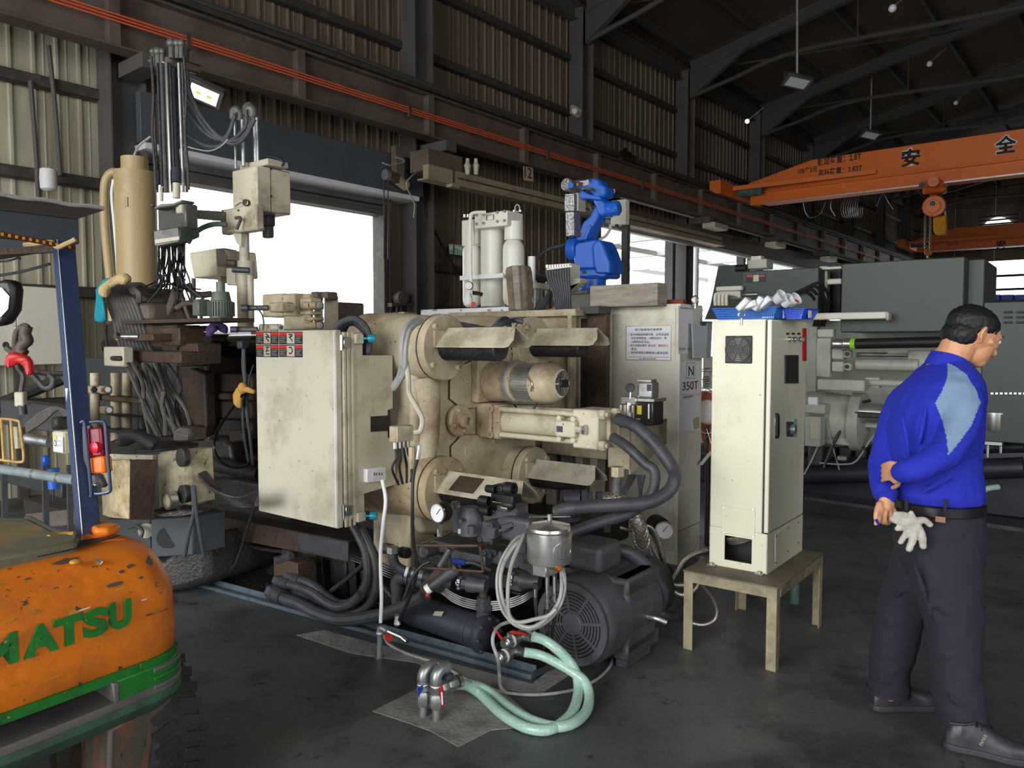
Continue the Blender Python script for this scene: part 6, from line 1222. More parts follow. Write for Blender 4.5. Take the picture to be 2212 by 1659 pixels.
hose('robot_hose','thick black hose looping from the robot base to its lower arm','hose',[RR(540,850),RR(480,910),RR(380,950),RR(270,975),RR(150,1050),RR(85,1130),RR(90,1220),RR(130,1280),RR(200,1310),RR(240,1310)],.019,'hose_black',12)
for i in range(3):hose('robot_cable','thin cable behind the robot hanging from the grey cabinet, %s of three'%('first','second','third')[i],'cable',[RR(985+i*8,690),RR(970+i*8,760),RR(920+i*6,830),RR(850,870+i*4)],.009,'hose_grey')
pd=thing('robot_pedestal','grey steel pedestal box under the robot','pedestal',RR(620,1659));ob('upper',MB().box(MF,c.dot(A)-220*kr,c.dot(A)+150*kr,c.dot(W)-.28,c.dot(W)+.28,c.z-145*kr,c.z-106*kr),'galv',pd,.004)
ob('column',MB().box(MF,c.dot(A)-200*kr,c.dot(A)+150*kr,c.dot(W)-.25,c.dot(W)+.25,0,c.z-145*kr),'machine_grey',pd,.004)
rc=thing('robot_relay_box','pale grey relay box mounted behind the robot elbow with a small red-tipped lamp','electrical box',RR(1100,690,7.4));q=RR(1170,680,7.3)
ob('case',MB().box(MF,T_(*zr_(990,500),q.dot(W)).dot(A),q.dot(A),q.dot(W),S_(*zr_(1217,500),q.dot(A)).dot(W),RR(1100,688,7.3).z,RR(1100,385,7.3).z),'offwhite',rc,.006);ob('lamp',MB().cyl(RR(1062,690,7.35),RR(1062,725,7.35),.018),'black',rc);ob('lamp_tip',MB().cyl(RR(1062,725,7.35),RR(1062,735,7.35),.012),'red',rc)
ob('bracket_arm',MB().box(MF,q.dot(A)-.1,q.dot(A)-.04,q.dot(W)+.1,q.dot(W)+.16,0,RR(1100,600,7.3).z),'column_paint',rc)
ex=thing('exit_sign','small green and white exit sign with arrow and running figure on the brown wall','exit sign',WF.S(985,550,-8.2))
def wq(x0,y0,x1,y1,s,th,m,nm,par):
 a,b=WF.S(x0,(y0+y1)/2,s),WF.S(x1,(y0+y1)/2,s);za,zb=WF.S((x0+x1)/2,y0,s).z,WF.S((x0+x1)/2,y1,s).z
 return ob(nm,MB().box(WF,s,s+th,a.dot(WF.w),b.dot(WF.w),zb,za),m,par)
wq(970,533,1003,551,-8.2,.04,'exit_white','sign_box',ex);wq(969,530,1003,534,-8.22,.07,'greige','sign_cap',ex)
def wt(body,x,y,h,s,m,par,fit=None):return text('sign_text',body,WF.S(x,y,s),WF.w,Z,h,m,par,depth=.002,fit=fit)
wt('←',972.5,547,.07,-8.155,'green',ex,.085);fgm=wq(981.5,537,989,549,-8.16,.003,'green','door_symbol',ex);wq(983.5,538.5,987,549,-8.156,.003,'exit_white','door_void',ex);wt('人',983.7,547.5,.06,-8.151,'green',ex,.035)
wt('出口',991,546,.045,-8.155,'green',ex,.09);wt('EXIT',991,549.5,.018,-8.155,'green',ex,.09)
hose('wall_cable','black cable hanging diagonally across the wall from column to the tanks','cable',[WF.S(915,400,-8.1),WF.S(920,430,-8.1),WF.S(922,465,-8.1),WF.S(950,520,-8.1),WF.S(975,565,-8.1),WF.S(1000,598,-8.1)],.018,'black')
hose('wall_cable','thin dark cord hanging in a slack line left of the exit sign','cable',[WF.S(985,470,-8.15),WF.S(978,560,-8.15),WF.S(968,640,-8.15),WF.S(955,660,-8.15)],.008,'black')
jb_=thing('jib_crane','cream jib crane beam with end bracket below the runway, carrying a number 12 plate','jib beam',WF.S(1000,400,-7.4))
sJ=-7.2
a,b=WF.S(925,352,sJ),WF.S(1240,462,sJ);tA,tB=a.dot(WF.w),16.0;zT,zB=WF.S(925,354,sJ).z,WF.S(925,385,sJ).z
ob('beam',MB().box(WF,sJ-.1,sJ,tA,tB,zB,zT),'jib_cream',jb_,.004);ob('bottom_flange',MB().box(WF,sJ-.15,sJ+.05,tA-.05,tB,zB-.02,zB),'jib_cream',jb_);ob('mid_rib',MB().box(WF,sJ,sJ+.01,tA+.55,tB,(zT+zB)/2-.01,(zT+zB)/2+.01),'girt_dark',jb_)
t2=WF.S(978,400,sJ).dot(WF.w);ob('joint_plate',MB().box(WF,sJ,sJ+.012,t2,t2+.02,zB,zT),'girt_dark',jb_);ob('small_bracket',MB().box(WF,sJ-.02,sJ+.08,t2-.1,t2+.05,zB-.06,zB-.02),'jib_cream',jb_)
ob('end_mount',MB().box(WF,sJ-.45,sJ-.1,tA+.1,tA+.75,zT-.04,zT+.24),'runway_paint',jb_,.005);ob('mount_plate',MB().box(WF,sJ-.6,sJ-.5,tA-.1,tA+.05,zB,zT+.3),'runway_paint',jb_,.005)
for x in (1010,1028):p=WF.S(x,362,sJ);ob('trolley_bulb',MB().lathe(p,Z,[(.03,-.1),(.04,-.02),(.05,.03),(.03,.06),(.025,.12)],12),'greige',jb_)
ob('number_plate',MB().prism([WF.S(x,y,-7.15) for x,y in ((1130,359),(1151,363),(1152,393),(1131,389))],WF.a*.006),'plate_tan',jb_);text('plate_number','12',WF.S(1133,382,-7.135),WF.w,Z,.15,'ink',jb_,fit=.17)
hose('trolley_cable','small wires at the left end of the jib beam','wire',[WF.S(905,370,-7.6),WF.S(890,380,-7.5),WF.S(878,400,-7.5),WF.S(895,440,-7.6),WF.S(893,470,-7.7)],.008,'hose_grey')
cbk=thing('shutter_motor','grimy shutter gear and motor with hanging chains, at the right end of the header','shutter motor',WF.S(850,385,-7.8))
p=WF.S(835,378,-7.75);ob('sprocket',MB().cyl(p-WF.w*.03,p+WF.w*.03,.07,n=20),'galv',cbk);q=WF.S(858,388,-7.75);ob('gear_body',MB().beam(p,q,.12,.12),'rusty',cbk,.01);ob('motor_end',MB().cyl(q,q+WF.w*.16-Z*.06,.07),'jib_cream',cbk);ob('bracket',MB().beam(q+Z*.1,WF.S(880,368,-7.9),.05,.04),'girt_dark',cbk)
for x in (829,838):ob('chain',MB().tube([WF.S(x,388,-7.75),WF.S(x+1,460,-7.8),WF.S(x,560,-7.8)],.009,5,raw=True),'girt_dark',cbk)
hose('loose_wire','loose grey wire sticking out above the shutter motor','wire',[WF.S(826,352,-7.6),WF.S(845,357,-7.6),WF.S(872,350,-7.7),WF.S(868,344,-7.7),WF.S(855,340,-7.7)],.01,'hose_grey')
cam_=thing('security_camera','small white security camera on the dark column','camera',WF.S(1240,238,-7.8));p=WF.S(1240,238,-7.8)
ob('housing',MB().prism([WF.S(x,y,-7.7) for x,y in ((1232,227),(1237,225),(1249,235),(1246,248),(1240,251),(1230,246))],WF.w*.12),'white',cam_,.02,2);ob('lens',MB().cyl(WF.S(1241,240,-7.62),WF.S(1241,240,-7.6),.045),'greige',cam_)
def flood(c,tilt,w,h,lab,on,yaw=None,rod=None):
 o=thing('flood_light',lab,'flood light',c);n,u=tilt;n=V(n).normalized();u=V(u).normalized();u=(u-n*u.dot(n)).normalized();r=u.cross(n)
 P_q= lambda a,b,k=0:c+u*a+r*b+n*k
 ob('housing',MB().prism([P_q(-w,-h),P_q(w,-h),P_q(w,h),P_q(-w,h)],-n*.06),'dark_grey',o,.01);ob('bezel',MB().prism([P_q(-w,-h),P_q(w,-h),P_q(w,h),P_q(-w,h)],n*.008),'column_paint',o)
 ob('reflector',MB().prism([P_q(-w*.78,-h*.75,.01),P_q(w*.78,-h*.75,.01),P_q(w*.78,h*.75,.01),P_q(-w*.78,h*.75,.01)],n*.002),'lamp_on' if on else 'lamp_off',o)
 if on:
  for k in (-.3,.3):ob('led_chip',MB().prism([P_q(w*k-w*.14,-h*.16,.014),P_q(w*k+w*.14,-h*.16,.014),P_q(w*k+w*.14,h*.16,.014),P_q(w*k-w*.14,h*.16,.014)],n*.002),'lamp_chip',o)
 if rod is not None:ob('hanging_rod',MB().cyl(c-n*.05,V(rod),.025,n=8),'galv',o)
 ob('yoke',MB().tube([P_q(-w*1.05,0,-.02),P_q(-w*1.05,0,-.16),P_q(w*1.05,0,-.16),P_q(w*1.05,0,-.02)],.012,6,1,raw=True),'girt_dark',o);return o
fl1=WF.S(441,203,-7.1);flood(fl1,(A*.25-Z*.85-W*.45,W+A*.35),.165,.12,'lit square flood light with two LED chips under the runway beam',True,rod=fl1+Z*.5-A*.6)
fl2=at(1722,178,13);flood(fl2,(V((-.1,-.35,-.9)),V((1,.2,0))),.22,.14,'flood light hanging on a pole from the dark roof',False,rod=at(1722,-160,13))
fl3=at(1880,292,20);flood(fl3,(V((-.1,-.35,-.9)),V((1,.2,0))),.24,.15,'unlit flood light far back under the roof above the orange crane',False,rod=fl3+Z*2)
for i,(x,y,d,lb) in enumerate(((1928,18,10,'small round white lamp near the top edge of the roof'),(2008,138,14,'small round lamp in the middle of the roof'),(2065,222,18,'small round lamp next to a pale roof patch'),(1614,262,17,'small bright lamp at a tie pipe end by the wall'))):
 p=at(x,y,d);o=thing('roof_lamp',lb,'lamp',p);ob('bulb',MB().sph(p,.05,10,8),'lamp_off' if i<3 else 'lamp_on',o);ob('cord',MB().tube([p,p+V((.1,.1,.1)),p+V((.4,.2,.35))],.012,5),'galv',o)
hb_=thing('cable_bundle_rack','dark rolled cables hanging on the upper wall above the runway','cables',WF.S(1350,400,-7.9))
for i in range(5):ob('cable',MB().tube([WF.S(1300+i*3,355+i*9,-7.9),WF.S(1345,375+i*9,-7.9),WF.S(1460,408+i*9,-7.9)],.035,6),'hose_black',hb_)
for dx in (0,9,18,-6):ob('hanging_rag',MB().tube([WF.S(1352+dx,322+abs(dx),-7.8),WF.S(1346+dx*.6,345,-7.78),WF.S(1350+dx*.4,372,-7.8)],lambda u:.06*sin(pi*min(1,u+.15))+.012,6),'black',hb_)
#  overhead cranes
def crane(t,zlo,zhi,s_end,lab,near):
 o=thing('overhead_crane',lab,'overhead crane',WF.p(0,t,zlo));S2=9.5
 f= lambda s,z:WF.p(s,t-.02,z);hgt=zhi-zlo;sb=s_end+1.75
 ob('girder_web',MB().prism([f(s_end+.35,zlo+hgt*.33),f(S2,zlo+hgt*.33),f(S2,zhi),f(sb,zhi),f(s_end+.3,zlo+hgt*.62)],WF.w*.3),'crane_orange',o,.01)
 ob('lower_beam',MB().prism([f(s_end+.35,zlo+.03),f(S2,zlo+.03),f(S2,zlo+hgt*.32),f(s_end+.35,zlo+hgt*.4)],WF.w*.16),'crane_orange',o,.008);ob('bottom_flange',MB().box(WF,s_end+.7,S2,t-.12,t+.2,zlo,zlo+.03),'crane_orange',o)
 ob('flange_edge',MB().box(WF,s_end+.7,S2,t-.125,t-.12,zlo,zlo+.03),'alu',o);ob('step_flange',MB().box(WF,s_end+.4,S2,t-.1,t+.3,zlo+hgt*.32,zlo+hgt*.345),'crane_orange',o)
 ob('side_strut',MB().beam(WF.p(s_end+.1,t-.5,zlo+hgt*.42),WF.p(s_end+3.1,t-.12,zlo+hgt*.47),.06,.1),'crane_orange',o,.005)
 ob('end_truck',MB().box(WF,s_end-.12,s_end+.15,t-1.2,t+1.2,zlo+.16,zlo+.46),'crane_orange',o,.01)
 for dt in (-.95,.95):ob('wheel',MB().cyl(WF.p(s_end-.06,t+dt,zlo+.28),WF.p(s_end+.06,t+dt,zlo+.28),.12,n=20),'dark_grey',o)
 ob('drive_motor',MB().cyl(WF.p(s_end+.2,t-.3,zlo+.3),WF.p(s_end+.75,t-.3,zlo+.3),.1),'pump_green',o,label='green drive motor')
 return o
t1=17.5;z_lo=4.65;z_hi=5.52;oc1=crane(t1,z_lo,z_hi,-7.55,'near orange overhead crane girder lettered with black characters and 2.8T load marks',True)
crane(34.6,5.1,5.98,-7.6,'far dim orange overhead crane girder behind the near one',False)
fT=t1-.025
def ct(body,x,y,hpx,m,fit=None,bold=0,par=oc1,t=fT):
 p=WF.T(x,y,t);h=abs(WF.T(x,y,t).z-WF.T(x,y-hpx,t).z);q=WF.T(x+(fit or 1),y,t);w=abs(q.dot(WF.a)-p.dot(WF.a))
 return text('crane_lettering',body,p,WF.a,Z,h,m,par,depth=.004 if m!='white' else .002,fit=w if fit else None,bold=bold)
ct('105年3月',1724,377,13,'ink',40,.02);ct('額定荷重：2.8T',1766,359,17,'ink',94,.02);ct('吊升荷重：2.83T',1768,384,17,'ink',94,.02)
ct('安',1944,364,42,'white',45,.085);ct('安',1946,362,38,'ink',41,.028);ct('全',2146,336,42,'white',52,.085);ct('全',2149,334,38,'ink',46,.028)
ct('安',2152,537,17,'ink',20,.03,[o for o in C.objects if o.name=='overhead_crane.001'][0],34.57);ct('額定荷重：2.8T',2045,531,6,'ink',44,0,[o for o in C.objects if o.name=='overhead_crane.001'][0],34.57)
zo= lambda x,y:(1480+x/3.022,250+y/3.022)
DH=WF.T(*zo(1620,450),t1-.1).y
def HH(x,y,d=0):return at(*zo(x,y),DH+d)
ho=thing('chain_hoist','orange electric chain hoist with trolley, two chains, hook block and yellow chain bag','chain hoist',HH(1630,910))
ob('trolley',MB().prism([HH(x,y,-.15) for x,y in ((1560,470),(1570,430),(1600,405),(1650,405),(1690,430),(1695,480),(1680,500),(1570,505))],WF.w*.3),'hoist_orange',ho,.03,2)
ob('trolley_motor',MB().cyl(HH(1620,430,-.3),HH(1620,430,-.1),.1,n=18),'hoist_orange',ho);ob('trolley_bar',MB().cyl(HH(1560,490,-.2),HH(1690,480,-.2),.07),'hoist_orange',ho)
for x in (1550,1690):ob('trolley_wheel',MB().cyl(HH(x,455,-.1),HH(x,455,.1),.07),'black',ho)
ob('hanger',MB().prism([HH(x,y) for x,y in ((1600,505),(1640,505),(1650,550),(1590,550))],WF.w*.1),'hoist_orange',ho,.01)
ob('hoist_drum',MB().cyl(HH(1625,590,-.25),HH(1625,590,.2),.21,n=26),'hoist_orange',ho,.02,2);ob('drum_cap',MB().cyl(HH(1618,590,-.28),HH(1618,590,-.25),.14,n=8),'crane_orange',ho,.01);ob('drum_hub',MB().cyl(HH(1615,572,-.31),HH(1615,572,-.28),.05),'black',ho)
ob('chain_bag',MB().prism([HH(x,y,-.12) for x,y in ((1618,665),(1690,650),(1700,640),(1705,740),(1695,775),(1640,780),(1620,755))],WF.w*.2),'hoist_yellow',ho,.04,3);ob('bag_strap',MB().tube([HH(1618,660,-.1),HH(1650,625,-.15),HH(1690,620,-.1),HH(1700,650,-.1)],.02,6),'cream',ho)
def chain(x0,y0,x1,y1,n):
 mm=MB()
 for i in range(n):
  p=HH(x0+(x1-x0)*i/n,y0+(y1-y0)*i/n);q=HH(x0+(x1-x0)*(i+.85)/n,y0+(y1-y0)*(i+.85)/n);d=WF.a*.018 if i%2 else WF.w*.018
  mm.tube([p-d,p+d,q+d,q-d],.009,4,1,closed=True,raw=True)
 return mm
for x in (1567,1600):obs('chain_link',chain(x,650,x-2,870,17),'steel',ho,sharp=0)
ob('hook_block',MB().prism([HH(x,y,-.06) for x,y in ((1558,872),(1608,870),(1608,905),(1585,915),(1558,905))],WF.w*.12),'hoist_orange',ho,.02,2);ob('block_pin',MB().cyl(HH(1582,888,-.08),HH(1582,888,-.05),.03),'black',ho);ob('hook',MB().tube([HH(1583,912),HH(1583,925),HH(1598,935),HH(1590,945),HH(1572,940)],.02,8),'galv',ho)
hose('hoist_cable','thin cable dangling beside the hoist trolley','cable',[HH(1520,480),HH(1540,510),HH(1570,535),HH(1600,540)],.012,'black')
fw=thing('festoon_cable','row of thin festoon cable loops hanging under the near crane girder','festoon cables',at(1830,440,DH+2))
for i in range(8):ob('cable_loop',MB().tube([at(*zo(1045+i*13,520),DH+2),at(*zo(1018+i*15,600),DH+2),at(*zo(1030+i*14,655),DH+2),at(*zo(1062+i*13,660),DH+2),at(*zo(1075+i*12,600),DH+2)],.008,5),'galv',fw)
hose('dangling_wire','thin wire looping below the crane girder left of the festoon loops','wire',[at(*zo(770,570),DH+2),at(*zo(785,630),DH+2),at(*zo(820,665),DH+2),at(*zo(880,640),DH+2),at(*zo(920,560),DH+2)],.008,'galv')
hose('dangling_wire','thin wire with a small plug hanging left of the festoon loops','wire',[at(*zo(955,540),DH+2),at(*zo(950,600),DH+2),at(*zo(980,655),DH+2)],.01,'galv')
hose('dangling_wire','thin wire sagging below the crane girder left of the hoist','wire',[at(*zo(1250,590),DH+2),at(*zo(1290,510),DH+2),at(*zo(1330,570),DH+2),at(*zo(1360,612),DH+2)],.008,'galv')
lv=thing('window_1',None,None,WF.T(2155,500,T1-.2),kind='structure');p=WF.T(2155,500,T1-.08)
ob('fan_glow',MB().cyl(p,p+WF.w*.02,.62,n=36),'sky_glow',lv)
for i in range(9):ob('louver_slat',MB().box(WF,p.dot(WF.a)-.75,p.dot(WF.a)+.75,T1-.2,T1-.12,p.z-.72+i*.17,p.z-.66+i*.17),'girt_dark',lv)
ob('fan_blade',MB().beam(p-WF.w*.05-WF.a*.2-Z*.3,p-WF.w*.05+WF.a*.25+Z*.3,.2,.03),'girt_dark',lv);ob('fan_frame',MB().box(WF,p.dot(WF.a)-.8,p.dot(WF.a)+.8,T1-.1,T1-.08,p.z-.8,p.z-.55),'girt_dark',lv)
for i,(x,y,s_) in enumerate(((1545,490,-7.5),(1675,530,-7.5),(1790,560,-7.5))):
 p=WF.S(x,y,s_);o=thing('wall_bracket_lamp',['pale boxy lamp bracket below the runway, nearest the robot','pale boxy lamp bracket below the runway, middle one','pale boxy lamp bracket below the runway, farthest one'][i],'lamp',p);ob('box',MB().cbox(WF,p,.3,.7,.12),'greige',o,.01);ob('arm',MB().cbox(WF,p-WF.a*.3+Z*.05,.5,.06,.06),'column_paint',o)
 #  left half of the casting machine: die area, hoses, spray robot
z7= lambda x,y:(380+x/3.456,600+y/3.456)
z6= lambda x,y:(300+x/4.739,350+y/4.739)
z2= lambda x,y:(x/3.607,400+y/3.607)
z3= lambda x,y:(x/3.607,800+y/3.607)
z1= lambda x,y:(x/3.95,y/3.95)
tbm=thing('tie_bar_rods','pair of long dark polished tie bars running behind the control box','tie bars',P_(-4.2,2.9,1.4))
for i,(t,z) in enumerate(((2.89,1.475),(3.66,1.482),(2.89,.748),(3.66,.715))):ob('tie_rod',MB().cyl(P_(-6.2,t,z),P_(-3.1,t,z),.075,n=24),'black_gloss',tbm)
mp=thing('fixed_platen','blackened cast fixed platen and die mould crusted with oil, left of the control box','machine platen',P_(-4.7,3.3,.4))
pf=[T_(*z7(x,y),2.75) for x,y in ((0,430),(60,395),(160,400),(260,420),(290,470),(230,520),(240,620),(215,720),(235,1000),(240,1200),(400,1240),(440,1500),(150,1500),(0,1300))]
ob('platen_body',MB().prism(pf,W*1.15),'oily_black',mp,.02,2)
ob('platen_column',MB().prism([T_(*z7(x,y),2.7) for x,y in ((40,740),(95,735),(100,670),(210,715),(215,860),(225,1100),(185,1200),(60,1160),(55,900))],W*.08),'black_rust',mp,.015,3)
for i,(y0,y1,m_) in enumerate(((710,850,'black_rust'),(855,910,'rusty'),(915,1050,'black_rust'),(1055,1180,'oily_black'))):ob('die_block',MB().prism([T_(*z7(x,y),2.82-.02*(i%2)) for x,y in ((215,y0),(560,y0+8),(570,y1+8),(215,y1))],W*.8),m_,mp,.01)
ob('die_clamp',MB().prism([T_(*z7(x,y),2.74) for x,y in ((385,1140),(480,1130),(510,1220),(400,1230))],W*.1),'black_rust',mp,.01,2)
sb_=T_(448,745,2.89).dot(A);ob('tie_boss',MB().cyl(P_(sb_-.35,2.89,1.475),P_(sb_,2.89,1.475),.14,n=26),'oily_black',mp,.02,2);ob('rod_collar',MB().cyl(P_(sb_,2.89,1.475),P_(sb_+.06,2.89,1.475),.1,n=26),'black_gloss',mp)
ob('end_bracket',MB().prism([T_(*z7(x,y),2.6) for x,y in ((-10,500),(160,490),(165,600),(130,660),(-10,665))],W*.12),'rusty',mp,.008,2)
obs('bracket_bolt',(lambda mm:[mm.bolt(T_(*z7(x,y),2.6),-W,.011,.012) for x,y in ((20,525),(60,540),(20,630),(70,630),(120,520))] and mm)(MB()),'rusty',mp)
ob('lower_pipe',MB().cyl(T_(*z7(300,1390),2.7),T_(*z7(640,1470),2.7),.05),'oily_black',mp)
ob('heap_of_oil',MB().prism([T_(*z7(x,y),2.75) for x,y in ((260,1240),(330,1180),(400,1260),(440,1480),(200,1500))],W*.3),'oily_black',mp,.03,2)
ob('bed_front',MB().box(MF,-6.4,-3.9,2.85,3.1,.3,.62),'oily_black',bd,.03,2);ob('bed_front',MB().box(MF,-6.4,-3.3,3.0,4.2,.02,.35),'oily_black',bd,.02)
ob('dark_block',MB().box(MF,-3.95,-3.1,3.0,4.2,.4,.95),'oily_black',bd,.02)
lf=thing('left_machine_frame','rusty slatted machine frame with pale pipes seen between blue post and die','machine frame',at(270,1080,4.6))
def lb(nm,x0,x1,y0,y1,d,dep,m,bev=.008,par=lf,zf=z3,**kw):
 t=at(*zf((x0+x1)/2,(y0+y1)/2),d).dot(W);a,b=T_(*zf(x0,y0),t),T_(*zf(x1,y1),t)
 return ob(nm,MB().box(MF,a.dot(A),b.dot(A),t,t+dep,b.z,a.z),m,par,bev,**kw)
for y0,y1,m_ in ((185,265,'rusty'),(320,380,'black_rust'),(430,520,'dark_grey')):lb('slat',700,1090,y0,y1,4.9,.08,m_)
for x in (740,900,990,1110):ob('upright_pipe',MB().cyl(at(*z3(x,20),5.0),at(*z3(x,560),5.0),.03,n=14),'cream_oily' if x<1000 else 'oily_black',lf)
lb('back_panel',600,1400,-100,1200,5.6,.1,'charcoal');lb('back_panel',1400,1700,400,1300,5.4,.1,'oily_black')
for i,(x,y) in enumerate(((730,150),(820,150),(830,310))):ob('valve_block',MB().cbox(MF,at(*z3(x,y),4.8),.07,.06,.05),'cream_rust',lf,.008);ob('valve_nut',MB().hexa(at(*z3(x+20,y),4.74),at(*z3(x+20,y),4.7),.018),'galv',lf)
ob('blue_tap',MB().lathe(at(*z3(730,150),4.65),A,[(.018,0),(.022,.006),(.018,.016)],6),'bluegrey_dark',lf)
gt=thing('work_shelf','oil-blackened round steel shelf with scrap on it, behind the blue post','shelf',at(*z3(1200,600),3.9))
gp_=[at(*z3(x,y),3.9+(660-y)*.004) for x,y in ((800,600),(900,540),(1150,545),(1400,560),(1545,580),(1540,600),(1250,640),(960,660),(800,640))]
for p in gp_:p.z=gp_[0].z
ob('shelf_plate',MB().prism(gp_,Z*.015),'oily_black',gt,.003)
gl_=thing('black_glove','crumpled black rubber glove lying on the grimy shelf','glove',at(*z3(1060,590),3.9));rr=random.Random(2)
mm=MB()
for i in range(9):c=at(*z3(960+i*28,560-40*sin(i*.35)),3.92);mm.sph(c,.035,8,6,(1.3,1,.7));
mm.tube([at(*z3(940,520),3.9),at(*z3(1020,500),3.9),at(*z3(1100,530),3.9),at(*z3(1210,590),3.9)],.03,8)
g_=ob('glove_fabric',mm,'rubber',gl_);r_=g_.modifiers.new('r','REMESH');r_.mode='VOXEL';r_.voxel_size=.012;g_['kind']='thing';del g_['kind']
bx1=thing('electric_box','peeling brown and cream steel box under the grimy shelf','steel box',at(*z3(1000,1160),3.7))
pa,pb,pc,pd_=(870,700),(1010,695),(1200,700),(1170,1160)
ob('front_face',MB().prism([at(*z3(x,y),d) for x,y,d in ((870,700,3.8),(1008,695,3.7),(1003,1160,3.7),(870,1150,3.8))],W*.02),'peeling',bx1,.003)
ob('side_face',MB().prism([at(*z3(x,y),d) for x,y,d in ((1010,695,3.7),(1200,700,3.8),(1172,1165,3.8),(1005,1165,3.7))],W*.02),'rusty',bx1,.003)
ob('left_face',MB().prism([at(*z3(x,y),d) for x,y,d in ((780,690,3.95),(868,700,3.8),(868,1150,3.8),(800,1130,3.95))],W*.02),'cream_oily',bx1,.003)
ob('rear',MB().prism([at(*z3(x,y),3.98) for x,y in ((800,650),(1190,660),(1170,1150),(820,1130))],W*.02),'cream',bx1)
pn=thing('speckled_panel','flaking cream panel with three round gauges under the shelf, beside the die','machine panel',at(*z3(1350,1080),3.9))
ob('plate',MB().prism([at(*z3(x,y),3.9) for x,y in ((1212,640),(1470,610),(1495,1050),(1230,1080))],W*.14),'speckled',pn,.01)
for x,y,r in ((1405,680,.048),(1418,965,.046)):p=at(*z3(x,y),3.88);ob('round_port',MB().lathe(p+W*.03,-W,[(r,0),(r,.03),(r*.8,.034),(0,.03)],24,cap=False),'oily_black',pn)
p=at(*z3(1313,1015),3.86);ob('ring_port',MB().ring(p+W*.03,p-W*.01,.046,.034,24),'steel',pn);ob('ring_core',MB().cyl(p+W*.02,p,.034),'cream_oily',pn)
ob('drip_lip',MB().prism([at(*z3(x,y),3.86) for x,y in ((1180,1080),(1240,1110),(1400,1085),(1560,1095),(1560,1115),(1400,1145),(1250,1150),(1180,1110))],W*.1),'oily_black',pn,.008)
ob('scrap_lump',MB().prism([at(*z3(x,y),3.95) for x,y in ((1330,470),(1400,430),(1480,440),(1480,560),(1340,560))],W*.1),'black_rust',pn,.01)
bl_=thing('blue_grey_cabinet','dark blue-grey steel plate with a round hole at floor level','steel plate',at(*z3(1330,1480),4.2))
ob('plate',MB().prism([at(*z3(x,y),4.2) for x,y in ((1170,1160),(1500,1140),(1505,1440),(1175,1460))],W*.2),'lintel_blue',bl_,.006);ob('round_hole',MB().cyl(at(*z3(1308,1303),4.195),at(*z3(1308,1303),4.2),.058,n=24),'black',bl_)
ob('side_void',MB().prism([at(*z3(x,y),4.3) for x,y in ((820,1160),(1170,1160),(1175,1440),(820,1440))],W*.2),'charcoal',bl_,label='dark cavity with a white disc');ob('white_disc',MB().cyl(at(*z3(1138,1250),4.27),at(*z3(1138,1250),4.29),.042,n=20),'greige',bl_);ob('bent_wire',MB().tube([at(*z3(1000,1230),4.25),at(*z3(1060,1215),4.25),at(*z3(1110,1250),4.22),at(*z3(1100,1300),4.22)],.01,6),'dark_grey',bl_)
hb2=thing('hose_bundle','thick bundle of dirty grey hoses arching over the dark valve block, down to the floor','hoses',at(330,900,4.4));rr=random.Random(11)
for i in range(9):
 x=850+i*20;ob('hose',MB().tube([at(*z2(x+170,800+i*4),4.75),at(*z2(x+40+i*4,772),4.7),at(*z2(x,800+i*8),4.65),at(*z2(x-10+i*6,900),4.6),at(*z2(x+40+i*7,1050),4.6),at(*z2(x+90+i*8,1250),4.55),at(*z2(x+160+i*12,1450),4.5),at(*z2(x+300+i*14,1750),4.4),at(*z2(x+420+i*16,1950),4.3)],.0135,7,5),'hose_dusty',hb2,fix=False)
for i in range(13):
 x=1000+i*26+rr.uniform(-14,14);ob('hose',MB().tube([at(*z2(x+rr.uniform(-20,20),1390),4.4),at(*z2(x+60+rr.uniform(-60,50),1550),4.3+rr.uniform(-.08,.05)),at(*z2(x+130+rr.uniform(-70,60),1750),4.25+rr.uniform(-.08,.05)),at(*z2(x+190+rr.uniform(-30,30),1950),4.2)],.012,7,5),'hose_dusty' if i%3 else 'oily_black',hb2,fix=False)
for i in range(7):hose('floor_hose','oily hose trailing to the floor between the panel and the bed, %s of seven'%('first','second','third','fourth','fifth','sixth','seventh')[i],'hose',[at(*z7(120+i*8,1330+i*10),4.0),at(*z7(160+i*16,1450+i*8),3.95),at(*z7(240+i*20,1550+i*14),3.9),at(*z7(340+i*22,1610+i*16),3.85),at(*z7(480+i*20,1640+i*10),3.8),at(*z7(600,1600+i*16),3.7)],.009,'oily_black',group='oily hoses trailing over the bed')
for i in range(2):hose('hanging_cable',('left' if i==0 else 'right')+' oily cable hanging from the flaking panel to the floor','cable',[at(*z3(1500+i*10,900),3.8),at(*z3(1510+i*20,1100),3.8),at(*z3(1470+i*90,1280),3.82),at(*z3(1440+i*150,1450),3.85)],.01,'hose_black')
vbk=thing('valve_cover','grimy dark moulded valve cover with a stepped top, above the shelf rod','valve cover',at(*z2(1100,1060),4.6))
ob('lower',MB().prism([at(*z2(x,y),4.6) for x,y in ((1010,940),(1030,915),(1170,915),(1185,960),(1190,1060),(1010,1060))],W*.3),'dirty_brown',vbk,.02,2);ob('upper',MB().prism([at(*z2(x,y),4.65) for x,y in ((1000,800),(1060,790),(1090,850),(1170,890),(1172,920),(1010,920))],W*.25),'dirty_brown',vbk,.015,2)
for i in range(4):ob('short_hose',MB().tube([at(*z2(1000+i*10,800+i*14),4.6),at(*z2(1050+i*10,800+i*12),4.58),at(*z2(1075+i*6,860),4.58),at(*z2(1070+i*8,910),4.6)],.011,7),'hose_dusty',vbk)
